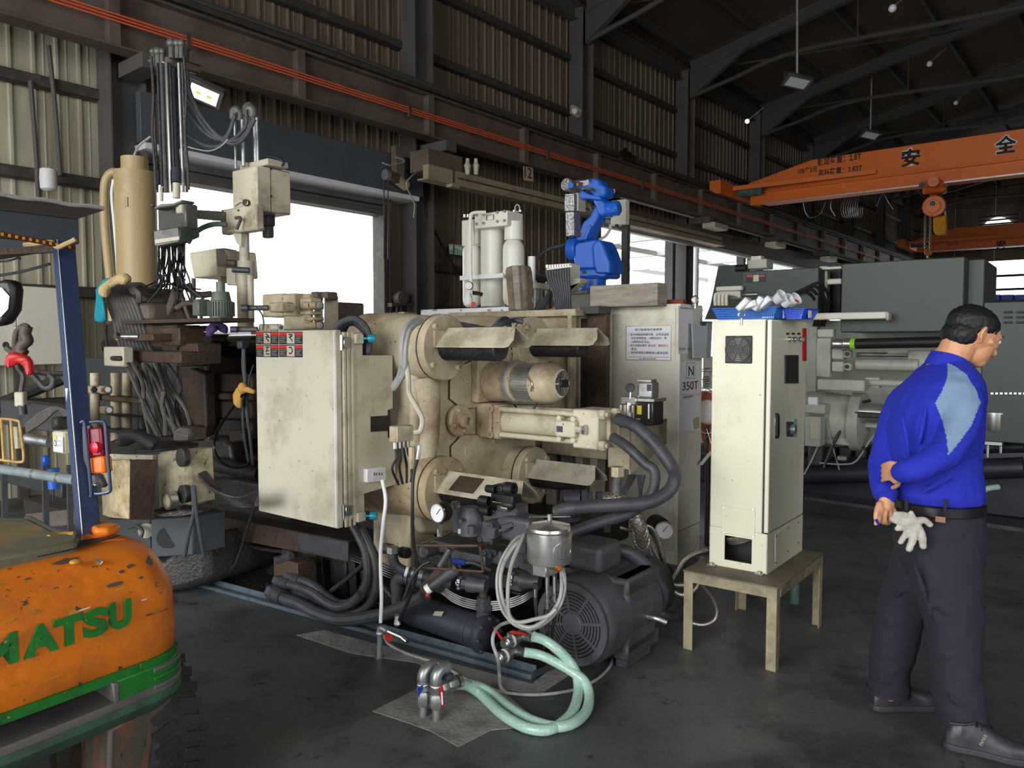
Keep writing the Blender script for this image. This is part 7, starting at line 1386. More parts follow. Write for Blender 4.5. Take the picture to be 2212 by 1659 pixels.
shelf=thing('steel_rod_shelf','long thin rusty steel edge running level under the hoses and valve cover','steel rail',at(*z2(1200,1080),4.5));p0_,p1_=at(*z2(820,1085),4.7),at(*z6(840,1645),4.0);p1_.z=p0_.z;ob('plate',MB().prism([p0_,p1_,p1_+W*.2,p0_+W*.4],Z*.02),'black_rust',shelf);ob('hook',MB().tube([at(*z2(825,1090),4.69),at(*z2(820,1150),4.69),at(*z2(835,1250),4.69)],.008,7),'black',shelf)
rg=thing('teal_cloth','teal shop cloth draped over the left end of the hose bundle','cloth',at(*z2(800,1070),4.55))
mm=MB();rows=[[(800,730),(850,718),(905,722)],[(765,790),(830,760),(900,745)],[(735,815),(790,815),(840,790)],[(750,850),(790,860),(810,850)],[(740,950),(780,960),(815,970)],[(725,1065),(770,1075),(850,1078)]]
V_=[]
for k_ in (0,.03):
 for i,r in enumerate(rows):
  for j,(x,y) in enumerate(r):V_.append(at(*z2(x,y),4.5+.05*((i+j)%2)+k_))
nr=len(rows);fs_=[]
for i in range(nr-1):
 for j in range(2):a=i*3+j;fs_.append((a,a+1,a+4,a+3));a+=nr*3;fs_.append((a+3,a+4,a+1,a))
for i in range(nr-1):
 for j in (0,2):a=i*3+j;fs_.append((a,a+3,a+3+nr*3,a+nr*3))
for i in (0,nr-1):
 for j in range(2):a=i*3+j;fs_.append((a,a+1,a+1+nr*3,a+nr*3))
mm.add(V_,fs_);q=ob('cloth_fabric',mm,'cloth_teal',rg,sharp=0);q.modifiers.new('s','SUBSURF').levels=2;q.modifiers['s'].render_levels=2
gl2=thing('beige_gloves','pair of worn beige leather gloves draped over the top of the hose bundle','gloves',at(*z2(830,870),4.5));mm=MB()
mm.tube([at(*z2(x,y),4.5) for x,y in ((810,865),(815,820),(840,780),(900,760),(960,725),(1000,760))],lambda u:.028+.008*sin(u*9),10);mm.tube([at(*z2(x,y),4.52) for x,y in ((850,770),(900,740),(960,720),(990,745))],.026,8);mm.sph(at(*z2(820,845),4.48),.024,10,8,(1,1,1.2))
q=ob('glove_leather',mm,'beige_leather',gl2);r_=q.modifiers.new('r','REMESH');r_.mode='VOXEL';r_.voxel_size=.015
pg=thing('purple_glove','crumpled purple glove lying on top of the fixed platen','glove',at(*z7(300,400),4.3));mm=MB();mm.tube([at(*z7(x,y),4.25) for x,y in ((240,410),(270,370),(320,360),(360,380),(350,410))],.024,8);mm.tube([at(*z7(x,y),4.2) for x,y in ((240,440),(260,400),(300,370))],.02,8)
q=ob('glove_fabric',mm,'purple',pg);r_=q.modifiers.new('r','REMESH');r_.mode='VOXEL';r_.voxel_size=.012
cx=thing('core_block','rusty brown steel valve blocks with a white junction plate at their left end','machine block',at(*z2(1100,1400),4.5))
for x0,x1,y0,y1,d,m_ in ((1080,1380,1095,1260,4.5,'rusty'),(955,1410,1290,1390,4.4,'rusty'),(960,1190,1160,1215,4.4,'rusty'),(1250,1400,1110,1250,4.4,'rusty'),(1390,1540,1230,1400,4.35,'black_rust')):lb('block',x0,x1,y0,y1,d,.15,m_,.006,cx,z2)
jp=lb('junction_plate',805,962,1258,1415,4.45,.06,'greige',.006,cx,z2);lb('plate_connector',850,925,1330,1370,4.4,.05,'oily_black',.01,cx,z2)
ob('tap_cross',MB().lathe(at(*z2(925,1175),4.4),-W,[(.022,0),(.025,.01),(.022,.02)],8),'chrome',cx);ob('tap_shaft',MB().cyl(at(*z2(940,1178),4.4),at(*z2(1080,1180),4.4),.013),'galv',cx)
sr_=thing('spray_robot','tall grimy spraying unit with polished cylinder columns above a manifold of thin tubes','spraying machine',at(370,520,4.6));DS=4.6
S1= lambda x,y,d=DS:at(*z1(x,y),d)
for x,r,m_,dd in ((1412,.03,'chrome_dull',0),(1372,.02,'dirty_grey',-.03),(1345,.009,'oily_black',-.05),(1470,.021,'bluegrey_dark',.05),(1525,.0095,'galv',.02),(1300,.009,'oily_black',0),(1555,.008,'oily_black',0)):
 p=S1(x+40,1640,DS+dd);q=S1(x,540,DS+dd);ob('column_cylinder' if r>.015 else 'column_rod',MB().cyl(p,q,r,n=20),m_,sr_)
for x,r in ((1308,.022),(1350,.029),(1385,.022),(1465,.03),(1515,.026),(1550,.024)):
 y=440 if x<1400 else 370;ob('top_elbow',MB().sph(S1(x,y),r,12,8,(1,1,1.0)),'dirty_grey',sr_);ob('elbow_stem',MB().cyl(S1(x,y),S1(x,y+130),r*.6,n=10),'dirty_grey',sr_)
ob('head_plate',MB().prism([S1(x,y) for x,y in ((1245,500),(1420,470),(1470,480),(1450,560),(1250,535))],W*.2),'dirty_brown',sr_,.01);ob('head_gap',MB().cyl(S1(1400,560),S1(1400,620),.022),'black',sr_)
m=MB()
for x,n,y0,y1 in ((1508,9,1440,1560),(1345,14,1460,1580)):
 for i in range(n):c_=S1(x,y0+(y1-y0)*i/n,DS-.05);m.tube([c_+V((.024*cos(q),.024*sin(q),0))*(1 if x>1400 else .6) for q in [k*pi/6 for k in range(12)]],.005 if x>1400 else .003,5,1,closed=True,raw=True)
obs('bellows_ring',m,'bluegrey_dark',sr_)
ob('lower_sleeve',MB().cyl(at(*z6(385,370),DS-.05),at(*z6(385,215),DS-.05),.021),'greige',sr_);ob('lower_sleeve',MB().cyl(at(*z6(230,400),DS-.05),at(*z6(235,250),DS-.05),.011),'greige',sr_)
def s6(nm,x0,x1,y0,y1,d,dep,m_,bev=.008,par=None,**kw):return lb(nm,x0,x1,y0,y1,d,dep,m_,bev,par or sr_,z6,**kw)
ob('clamp_plate',MB().prism([at(*z6(x,y),DS-.1) for x,y in ((150,460),(210,430),(340,420),(440,380),(450,410),(350,450),(220,470),(155,490))],W*.08),'dirty_grey',sr_,.006);ob('clamp_knob',MB().sph(at(*z6(143,440),DS-.1),.013,12,8),'dark_grey',sr_)
s6('head_core',190,480,480,680,DS,.08,'dirty_grey');s6('head_post',370,430,440,520,DS-.08,.08,'greige');s6('head_post',440,500,460,660,DS,.06,'dirty_grey')
ob('manifold_block',MB().prism([at(*z6(x,y),DS-.15) for x,y in ((145,700),(410,660),(415,770),(410,820),(175,870),(150,850))],W*.06),'dirty_grey',sr_,.006);ob('manifold_end',MB().prism([at(*z6(x,y),d) for x,y,d in ((412,660,DS-.15),(560,655,DS),(560,770,DS),(430,820,DS-.15))],W*.04),'green_oxide',sr_,.006,label='green oxidised end of the manifold')
ob('manifold_label',MB().prism([at(*z6(x,y),DS-.156) for x,y in ((165,795),(410,760),(412,795),(170,835))],W*.004),'greige',sr_)
tn=ob('spray_tube',MB(),'oily_black',sr_) if 0 else None
rr=random.Random(9)
for i in range(34):
 x0=200+i*8.2;e=rr.uniform(-1,1);x2=x0+rr.uniform(-30,30);bend=-1 if x0<330 else 1
 pts=[at(*z6(x0,835-(x0-200)*.1),DS-.1+rr.uniform(0,.1)),at(*z6(x0+rr.uniform(-15,15),960),DS-.1+rr.uniform(-.05,.1)),at(*z6(x2,1100+rr.uniform(-40,40)),DS+rr.uniform(-.1,.1)),at(*z6(x2+bend*rr.uniform(-40,60),1230+rr.uniform(-40,60)),DS+rr.uniform(-.1,.1)),at(*z6(x2+bend*rr.uniform(0,200),1360+rr.uniform(-90,90)),DS+rr.uniform(-.1,.1))]
 ob('spray_tube',MB().tube(pts,.0048,6,4),'tube_dark',sr_,fix=False)
ob('horizontal_arm',MB().prism([at(*z6(x,y),d) for x,y,d in ((480,500,DS),(620,490,DS+.1),(840,500,DS+.2),(840,600,DS+.2),(700,590,DS+.15),(500,570,DS))],W*.05),'dirty_grey',sr_,.01)
ob('curved_brace',MB().tube([at(*z6(x,y),DS+.1) for x,y in ((500,830),(560,740),(660,670),(780,635),(900,640))],.016,8),'green_oxide',sr_)
s6('gearbox',835,1200,490,690,4.75,.06,'cream',.01);s6('gearbox_foot',975,1175,660,695,4.73,.08,'cream');s6('rear_arm',1205,1320,530,650,4.9,.06,'bluegrey_dark');s6('rear_arm_end',1255,1320,640,770,4.9,.05,'dirty_grey')
obs('gearbox_screw',(lambda mm:[mm.bolt(at(*z6(x,y),4.74),-W,.006,.006) for x,y in ((860,500),(1020,495),(1160,515),(1185,650),(850,610),(1030,640),(1160,655))] and mm)(MB()),'dark_grey',sr_)
ob('crank_handle',MB().tube([at(*z6(x,y),4.68) for x,y in ((985,575),(1040,570),(1030,620),(1000,690))],.01,8,3),'dirty_brown',sr_);ob('drain_plug',MB().hexa(at(*z6(1132,592),4.74),at(*z6(1132,592),4.7),.01),'rusty',sr_)
def s6c(nm,x,r,y0,y1,d,m_):p,q=at(*z6(x,y1),d),at(*z6(x,y0),d);q.x,q.y=p.x,p.y;return ob(nm,MB().cyl(p,q,r,n=24),m_,sr_)
s6c('stand_pipe',1082,.031,690,1020,4.85,'greige');s6c('stand_collar',1100,.052,1015,1160,4.85,'greige');s6c('stand_tube',1095,.05,1160,1700,4.85,'cream_oily');s6c('small_pipe',1150,.02,1160,1640,4.75,'greige')
ob('hood_flap',MB().prism([at(*z6(x,y),4.8) for x,y in ((950,695),(1050,695),(1045,870),(1000,830))],W*.05),'greige',sr_);ob('clamp_bolt',MB().cyl(at(*z6(960,1100),4.7),at(*z6(1130,1110),4.7),.018),'dark_grey',sr_)
bxu=thing('spray_control_box','large cream steel box hung at the top of the spraying unit against the open gate','control box',at(*z6(1250,520),4.9));q=at(*z6(1212,480),4.7);qs,qt=q.dot(A),q.dot(W)
def oct6(nm,pts,vec,m_,par,bev=.004):return ob(nm,MB().prism(pts,vec),m_,par,bev)
ob('case',MB().prism([P_(qs,qt,0)*1,T_(*z6(975,480),qt)*1,T_(*z6(975,480),qt)+W*.35,S_(*z6(1560,480),qs)*1],Z*0+V((0,0,1))) if 0 else MB().box(MF,T_(*z6(955,300),qt).dot(A),qs,qt,S_(*z6(1558,300),qs).dot(W),at(*z6(1212,490),4.7).z,at(*z6(1215,30),4.7).z),'cream',bxu,.008)
ob('cover_seam',MB().box(MF,qs,qs+.002,S_(*z6(1345,300),qs).dot(W),S_(*z6(1350,300),qs).dot(W),at(*z6(1212,490),4.7).z,at(*z6(1215,30),4.7).z),'dark_grey',bxu)
for y in (70,350):p=S_(*z6(1352,y),qs);ob('screw',MB().cyl(p,p+A*.004,.006),'black',bxu)
ob('exhaust_pipe',MB().tube([at(*z6(980,440),4.5),at(*z6(1040,400),4.5),at(*z6(1100,412),4.5)],.012,10),'greige',bxu);ob('pipe_mouth',MB().ring(at(*z6(1095,415),4.48),at(*z6(1110,420),4.42),.02,.013,18),'rusty',bxu)
Z5= lambda x,y,d=4.8:at(300+x/3.95,50+y/3.95,d)
ob('top_mount',MB().box(MF,qs-.25,qs+.04,qt+.05,qt+.2,Z5(1060,1200,4.7).z,Z5(1060,1145,4.7).z),'greige',bxu,.004)
for i,(x,y0,y1,r) in enumerate(((815,760,1240,.008),(882,760,1220,.013),(985,780,1180,.012),(1005,780,1180,.01),(925,720,900,.012))):
 ob('standpipe',MB().cyl(Z5(x+12,y1),Z5(x,y0),r,n=12),'galv',bxu)
for x,y,r,dx in ((805,755,.024,-1),(868,765,.022,1),(915,725,.024,-1),(975,745,.03,1)):
 ob('pipe_elbow',MB().tube([Z5(x,y+60),Z5(x,y),Z5(x-dx*30,y-20),Z5(x-dx*50,y+10)],r,12),'dirty_grey',bxu)
ob('cable_hoop',MB().tube([Z5(1080,1135),Z5(1160,1140),Z5(1230,1180),Z5(1220,1215),Z5(1150,1215),Z5(1100,1190)],.008,8),'black',bxu)
for i,(pts,lb_) in enumerate((([(330,190),(300,300),(330,420),(350,480)],'short hose over the spray head'),([(345,200),(365,340),(380,560),(480,760),(600,930),(740,1000),(860,990),(940,900),(980,800)],'uppermost'),([(400,200),(395,350),(420,560),(520,780),(680,960),(800,1030),(900,980),(990,820)],'second'),([(370,210),(345,340),(360,560),(400,720),(510,880),(640,980),(750,960),(820,790)],'third'),([(330,860),(420,960),(560,1040),(680,1050),(750,980),(800,860)],'lowest'),([(410,210),(410,400),(440,600),(560,830),(700,990),(790,1000),(910,880),(915,740)],'middle'))):
 hose('sprayer_hose',('black hose slung from the spray columns to the box standpipes, '+lb_) if i else 'black hose hooked over the top of the spray columns','hose',[Z5(x,y,4.7) for x,y in pts],.0115,'hose_black',10,group='hoses slung between spray columns and standpipes')
hose('pale_wire','thin pale wire sagging beside the slung hoses','wire',[Z5(x,y,4.6) for x,y in ((380,1040),(470,1070),(600,1090),(700,1050),(760,990))],.004,'hose_grey')
for i,x in enumerate((1290,1570)):hose('strapped_cable',('left' if i==0 else 'right')+' black cable strapped along the spray columns','cable',[S1(x,480,4.5),S1(x+20,800,4.5),S1(x+10,1100,4.5),S1(x+30,1400,4.5),S1(x+40,1620,4.5)],.008,'oily_black')
for i,(pts,r,lb_) in enumerate((([(430,1180),(380,1330),(340,1450),(250,1640)],.03,'thick dirty hose slanting down below the spray tubes'),([(400,1200),(450,1400),(500,1560),(540,1645)],.012,'brown hose slanting right below the spray tubes'),([(380,1500),(470,1450),(570,1445),(640,1480)],.018,'arched dirty hose in front of the bright gate'),([(500,1250),(560,1340),(640,1360),(740,1350)],.02,'thick dark hose behind the motor'),([(280,1440),(230,1560),(190,1645)],.008,'orange-stained thin hose below the spray tubes'),([(660,1380),(620,1480),(640,1600)],.01,'thin hose left of the vertical motor'))):hose('dirty_hose',lb_,'hose',[at(*z6(x,y),4.7) for x,y in pts],r,'dirty_brown',10)
b2x=thing('spray_valve_box','cream tilted box beside the spray tubes with a brown stained end','control box',at(*z6(700,1200),5.0));q=at(*z6(800,1170),4.9);
ob('case',MB().prism([at(*z6(x,y),d) for x,y,d in ((510,930,5.1),(780,885,4.9),(805,1165,4.9),(560,1190,5.1))],W*.3),'cream',b2x,.008);ob('end_panel',MB().prism([at(*z6(x,y),d) for x,y,d in ((790,885,4.9),(870,880,5.05),(975,900,5.25),(975,1060,5.25),(890,1060,5.0),(880,1240,5.0),(810,1240,4.9))],W*.02),'greige',b2x)
ob('brown_patch',MB().prism([at(*z6(x,y),4.885) for x,y in ((800,895),(860,890),(905,970),(890,1050),(800,1060))],W*.004),'dirty_brown',b2x,label='dark brown stain');ob('terminal_box',MB().prism([at(*z6(x,y),4.85) for x,y in ((885,1080),(1000,1085),(1005,1260),(890,1260))],W*.1),'cream',b2x,.006);ob('small_motor',MB().cyl(at(*z6(910,1030),4.85),at(*z6(990,1040),4.85),.022),'dirty_brown',b2x);ob('box_window',MB().prism([at(*z6(x,y),4.845) for x,y in ((905,1130),(985,1130),(988,1235),(908,1240))],W*.003),'greige',b2x);ob('box_post',MB().cyl(at(*z6(560,1190),5.1),at(*z6(560,1640),5.1),.014),'dirty_brown',b2x)
vm=thing('vertical_motor','greenish grey ribbed vertical motor standing beside the stand pipe','electric motor',at(*z6(845,1640),4.6));c0=at(*z6(845,1640),4.6);kk=4.6/F/4.739
pr=[(150,0),(150,20),(115,40),(115,210),(100,220),(85,300),(80,310),(0,310)];ob('housing',MB().lathe(c0,Z,[(r*kk,h*kk) for r,h in pr],28,cap=False),'green_grey',vm)
obs('fin',(lambda mm:[mm.beam(c0+V((cos(q),sin(q),0))*120*kk+Z*60*kk,c0+V((cos(q),sin(q),0))*120*kk+Z*205*kk,.006,.016,up=V((cos(q),sin(q),0))) for q in [i*pi/15 for i in range(30)]] and mm)(MB()),'green_grey',vm);ob('top_stub',MB().cyl(c0+Z*310*kk,c0+Z*410*kk,.026),'green_grey',vm);ob('terminal',MB().cbox(MF,c0+Z*150*kk-A*.13-W*.05,.07,.08,.1),'green_grey',vm,.006)
mv=thing('valve_manifold','cream-orange hydraulic manifold with handwheel valves and gauges above the control box','hydraulic manifold',at(*z7(790,400),4.1));DM=4.1
def v7(nm,x0,x1,y0,y1,d,dep,m_='cream_oily',bev=.008,**kw):return lb(nm,x0,x1,y0,y1,d,dep,m_,bev,mv,z7,**kw)
v7('rear_block',640,800,125,290,4.25,.2);v7('main_block',795,1000,130,390,4.15,.2);v7('upper_block',795,885,120,285,4.1,.1);v7('dark_box',1100,1205,185,335,4.3,.2,'dirty_brown')
v7('flange',920,1000,150,235,4.05,.08);v7('flange',920,1000,250,275,4.02,.08);v7('flange',945,1015,295,320,4.02,.08)
for y in (205,355):ob('valve_shaft',MB().cyl(at(*z7(970,y),4.0),at(*z7(1060,y),3.95),.018),'cream_rust',mv);p=at(*z7(1075,y),3.93);ob('hand_nut',MB().lathe(p,A*.6-W*.8,[(.015,-.015),(.021,0),(.018,.008),(.008,.01)],8),'dirty_grey',mv)
for x,y,m_ in ((1025,120,'dirty_brown'),(1100,120,'dirty_brown')):v7('top_fitting',x-25,x+25,y-15,y+45,4.1,.08,m_);ob('thin_rod',MB().cyl(at(*z7(x+5,150),4.08),at(*z7(x+5,330),4.08),.005),'chrome',mv)
ob('sight_valve',MB().cyl(at(*z7(1105,160),4.05),at(*z7(1105,290),4.05),.008),'chrome',mv)
for y,x0 in ((225,490),(385,410)):ob('solenoid',MB().cyl(at(*z7(x0,y),4.0),at(*z7(x0+200,y),4.0),.014),'dirty_grey',mv);ob('solenoid_cap',MB().cyl(at(*z7(x0,y),3.98),at(*z7(x0+50,y),3.98),.017),'bluegrey_dark',mv,label='blue-grey plastic cap');v7('solenoid_body',x0+200,x0+300,y-40,y+30,3.98,.08)
ob('cap_plug',MB().cyl(at(*z7(715,370),3.9),at(*z7(775,370),3.9),.017),'greige',mv);ob('plug_face',MB().ring(at(*z7(775,370),3.9),at(*z7(785,372),3.88),.018,.011,18),'steel',mv)
ob('pilot_hose',MB().tube([at(*z7(x,y),3.95) for x,y in ((600,220),(640,270),(655,330),(650,390))],.0045,7),'hose_black',mv)
ob('base_block',MB().box(MF,T_(*z7(560,400),2.95).dot(A),T_(*z7(1000,400),2.95).dot(A),2.95,3.3,T_(*z7(800,480),2.95).z,T_(*z7(800,385),2.95).z),'cream_rust',mv)
for i in range(3):hose('arched_hose','black hose arching behind the control box top, %s'%('outer','middle','inner')[i],'hose',[at(*z7(x,y+i*16),3.75+.03*i) for x,y in ((1180+i*10,385),(1240,330),(1330,305),(1400,350+i*6),(1440-i*12,430),(1440-i*14,560))],.016,'hose_black',group='arched hoses behind the control box')
dg_=thing('guide_bar','dark blue-black guide bar above the tie bar behind the control box','guide rail',at(*z7(1400,480),4.3));lb('bar',1230,1540,330,490,4.3,.1,'navy_dark',.01,dg_,z7);lb('bar_top',1180,1700,320,345,4.5,.3,'navy_dark',.01,dg_,z7)
for i,pts in enumerate((([(505,510),(500,650),(515,780),(520,900),(500,1000),(510,1180),(545,1390)]),([(510,520),(515,700),(525,850),(530,1000),(555,1200),(575,1400)]),([(580,650),(550,740),(535,850),(520,950)]))):hose('box_cable',['black cable hanging left of the control box behind the yellow cloth','second black cable hanging close to the control box edge','thin black cable slanting to the yellow cloth'][i],'cable',[T_(*z7(x,y),2.55) for x,y in pts],(.009,.01,.004)[i],'hose_black')
hose('looped_cable','black cable looping out from the yellow cloth and back to the control box','cable',[T_(*z7(x,y),2.5) for x,y in ((500,870),(430,960),(350,1070),(300,1170),(285,1270),(330,1370),(420,1415),(500,1410),(550,1385))],.0085,'black_gloss');
ob('cable_plug',MB().cbox(MF,T_(*z7(500,500),2.5),.05,.05,.045),'bluegrey_dark',mp,.006)
yc=thing('yellow_cloth','mustard yellow cloth strip tied around the hanging black cables','cloth',T_(*z7(450,970),2.5));mm=MB()
mm.prism([T_(*z7(x,y),2.49) for x,y in ((495,790),(450,820),(420,870),(425,940),(450,970),(475,975),(478,880),(500,850),(530,850))],W*.02);q=ob('hanging_strip',mm,'cloth_yellow',yc,.006,2);ob('side_strip',MB().prism([T_(*z7(x,y),2.47) for x,y in ((490,820),(530,815),(580,840),(575,868),(510,855))],W*.02),'cloth_yellow',yc,.006,2);ob('knot',MB().sph(T_(*z7(498,825),2.48),.028,10,8,(1,.8,1.2)),'cloth_yellow',yc)
dt=thing('dust_tank','tall beige cylindrical tank with a bent duct on its left side','tank',at(300,700,6.6));D6=6.6;kx=D6/F
c0=at(300,705,D6);c1=at(293,372,D6);c1.x,c1.y=c0.x,c0.y;top=at(296,341,D6).z
ob('body',MB().lathe(c0,Z,[(42*kx,-c0.z),(42*kx,c1.z-c0.z),(27*kx,c1.z-c0.z+.003),(27*kx,top-c0.z)],36),'tank_beige',dt)
ob('duct',MB().tube([at(262,376,D6),at(243,372,D6),at(229,388,D6),at(225,420,D6),at(226,480,D6),at(233,560,D6),at(241,640,D6),at(243,700,D6)],9*kx,14),'tank_beige',dt);ob('tape_mark',MB().cbox(CF,at(272,436,D6-.17),.03,.01,.08),'plate_tan',dt)
hose('light_pipe','thin bright pipe running down between the duct and the tank','pipe',[at(245,388,6.5),at(241,420,6.5),at(246,480,6.5),at(251,540,6.5),at(254,585,6.5)],.012,'white');hose('tank_wire','thin grey wire rising from the tank top','wire',[at(289,338,6.6),at(300,315,6.6),at(325,295,6.6)],.01,'hose_grey')
cbw=thing('wall_cabinet','wide cream two-door wall cabinet with a small chrome handle','cabinet',WF.S(60,790,-8.0));sC=-7.95
a,b=WF.S(-40,700,sC),WF.S(131,700,sC);zA,zB=WF.S(100,620,sC).z,WF.S(100,788,sC).z;mid=WF.S(36,700,sC).dot(WF.w)
ob('carcass',MB().box(WF,sC-.35,sC-.02,a.dot(WF.w),b.dot(WF.w),zB,zA),'cream_clean',cbw,.004)
d1_=ob('door',MB().box(WF,sC-.02,sC,a.dot(WF.w),mid-.004,zB+.005,zA-.005),'cream_clean',cbw,.003);ob('door',MB().box(WF,sC-.02,sC,mid+.004,b.dot(WF.w),zB+.005,zA-.005),'cream_clean',cbw,.003)
hp=WF.S(29,708,sC);ob('handle',MB().tube([hp,hp+WF.a*.04,hp+WF.a*.04-Z*.1,hp-Z*.1],.012,8,2),'chrome',d1_);ob('bracket_below',MB().box(WF,sC-.35,sC-.3,b.dot(WF.w)-.3,b.dot(WF.w)-.22,0,zB),'column_paint',cbw)
tag(ob('bulkhead_lamp',MB().lathe(WF.S(105,408,-8.0),Z,[(.04,-.02),(.07,0),(.075,.1),(.07,.18),(.03,.2)],14),'canopy_white'),'ribbed translucent bulkhead lamp cover hanging on the cream wall girt','lamp')
for i,(x,y,x2,y2) in enumerate(((66,175,85,480),(105,98,130,380))):hose('wall_conduit',('left' if i==0 else 'right')+' dark conduit running down the cream wall sheets','conduit',[WF.S(x,y,-8.2),WF.S((x+x2)/2+2,(y+y2)/2,-8.2),WF.S(x2,y2,-8.2)],.022,'column_paint')
hk=thing('hanging_valve','brown brass hanging valve assembly with hose loop against the cream cabinet','hanging valve',at(*z2(180,1400),4.2));d4=4.2
ob('hose_loop',MB().tube([at(*z2(x,y),d4) for x,y in ((150,1440),(125,1350),(115,1220),(135,1130),(190,1095),(220,1110))],.015,10),'dirty_brown',hk);ob('valve_body',MB().tube([at(*z2(x,y),d4) for x,y in ((210,1100),(195,1160),(215,1210),(180,1240),(160,1290),(190,1320))],.03,12),'dirty_brown',hk);ob('small_ring',MB().tube([at(*z2(45+14*cos(q),1245+16*sin(q)),d4) for q in [i*pi/6 for i in range(12)]],.008,6,1,closed=True,raw=True),'black',hk);ob('tail_fitting',MB().cyl(at(*z2(50,1265),d4),at(*z2(110,1310),d4),.016),'dirty_brown',hk);ob('lower_hose',MB().tube([at(*z2(x,y),d4) for x,y in ((140,1380),(150,1440),(180,1490),(165,1600),(160,1660))],.012,8),'dirty_grey',hk)
rc_=thing('red_cloth','bright red rag tied around the hanging valve','cloth',at(*z2(150,1480),4.1));mm=MB();mm.tube([at(*z2(x,y),4.12) for x,y in ((85,1420),(75,1370),(100,1340),(150,1350),(210,1370),(225,1420),(240,1480))],lambda u:.032-.02*abs(u-.5),9);q=ob('rag',mm,'red',rc_);r_=q.modifiers.new('r','REMESH');r_.mode='VOXEL';r_.voxel_size=.014
ps=thing('pendant_switch','pale square pendant switch box hanging on a hose','switch',at(*z3(165,300),4.1));ob('box',MB().cbox(CF,at(*z3(162,225),4.1),.05,.04,.08),'greige',ps,.008,2);ob('lower_plug',MB().cyl(at(*z3(170,270),4.1),at(*z3(180,345),4.1),.022),'dark_grey',ps)
hose('hooked_pipe','dark curved pipe hooked below the red rag','pipe',[at(*z2(x,y),4.3) for x,y in ((230,1450),(300,1530),(350,1580),(400,1570),(415,1510),(380,1480))],.016,'dirty_grey',10)
hose('horizontal_pipe','dark level pipe running right from the red rag','pipe',[at(*z2(240,1450),4.35),at(*z2(350,1465),4.35),at(*z2(500,1470),4.35)],.014,'dirty_brown')
yg=thing('yellow_cage','yellow-painted rounded wire cage guard at the left edge','wire cage',at(*z3(100,700),3.4));cz_= lambda x,y,d=3.4:at(*z3(x,y),d)
for off in (0,.12):ob('cage_loop',MB().tube([cz_(-60,375,3.4+off),cz_(60,380,3.4+off),cz_(140,395,3.4+off),cz_(155,430,3.4+off),cz_(185,680,3.4+off),cz_(150,715,3.4+off),cz_(60,705,3.4+off),cz_(-60,690,3.4+off)],.006,8),'cage_yellow',yg)
for x in (10,85):ob('cage_bar',MB().tube([cz_(x,380),cz_(x+20,700)],.006,8,raw=True),'cage_yellow',yg)
ob('cage_board',MB().prism([cz_(x,y,3.45) for x,y in ((100,440),(130,440),(140,610),(115,610))],W*.02),'cream_oily',yg)
mt=thing('label_box','cream switch box with an O label on a galvanised motor behind the post','switch box',at(*z3(480,650),3.5));ob('case',MB().prism([at(*z3(x,y),3.5) for x,y in ((398,470),(500,480),(505,655),(405,640))],W*.1),'cream',mt,.006);ob('label',MB().prism([at(*z3(x,y),3.495) for x,y in ((412,512),(488,520),(490,640),(418,632))],W*.002),'paper',mt);text('label_text','O',at(*z3(422,590),3.49),A,Z,.03,'ink',mt);ob('yellow_tag',MB().prism([at(*z3(x,y),3.492) for x,y in ((412,512),(440,515),(440,540),(412,538))],W*.001),'yellow',mt);ob('motor_tube',MB().cyl(at(*z3(210,530),3.6),at(*z3(395,560),3.55),.026),'galv',mt);ob('top_valve',MB().cbox(MF,at(*z3(465,410),3.6),.06,.06,.06),'oily_black',mt,.01)
gp2=thing('grey_pipe','long pale blue-grey pipe with silver clamps running level behind the post','pipe',at(*z3(350,820),3.3));a,b=at(*z3(-60,760),3.5),at(*z3(590,855),3.15);ob('pipe',MB().cyl(a,b,.021,n=18),'pipe_grey',gp2)
for x in (285,470):p=a.lerp(b,(x+60)/650);ob('clamp',MB().cyl(p,p+(b-a).normalized()*.015,.0235),'steel',gp2)
bf2=thing('blue_filter','bright blue air filter bowl below the pale pipe','air filter',at(*z3(420,920),3.6));ob('bowl',MB().cyl(at(*z3(425,920),3.6),at(*z3(415,765),3.6),.027,n=18),'robot_blue',bf2);ob('head',MB().cbox(MF,at(*z3(355,705),3.6),.035,.03,.05),'robot_blue',bf2,.006);ob('drain',MB().cyl(at(*z3(415,1020),3.6),at(*z3(418,920),3.6),.004),'black',bf2)
for i in range(5):hose('left_hose','dark hose loop behind the blue post, %s of five'%('first','second','third','fourth','fifth')[i],'hose',[at(*z3(210,480-i*14),3.9),at(*z3(330,400-i*18),3.9),at(*z3(450,300-i*10+i*8),3.9),at(*z3(540,330+i*12),3.9)],.01,'hose_dusty',group='hose loops behind the blue post')
ug=thing('aluminium_uprights','set of grooved aluminium profile uprights standing below the pale pipe','aluminium profiles',at(*z3(450,1250),3.8))
for x in (30,350,540):ob('profile',MB().cyl(at(*z3(x+10,1260),3.8),at(*z3(x,740),3.8),.017,n=4),'dark_grey',ug)
lp2=thing('left_low_panels','dark grey low machine panels behind the forklift','machine panels',at(200,1100,4.3));
for x0,x1,y0,y1,m_ in ((0,500,230,500,'dark_grey'),(-60,480,750,1000,'charcoal'),(180,620,1000,1300,'oily_black')):lb('panel',x0,x1,y0,y1,4.6,.1,m_,.006,lp2)
ob('brown_beam',MB().beam(at(*z3(230,1170),4.0),at(*z3(620,1130),4.0),.05,.08),'dirty_brown',lp2);ob('wall_channel',MB().box(WF,-8.1,-8.05,1.2,1.3,0,2.0),'galv',lp2);hose('brace_rod','black diagonal brace against the wall behind the post','brace',[at(*z3(0,260),6.4),at(*z3(500,60),6.4)],.05,'black')
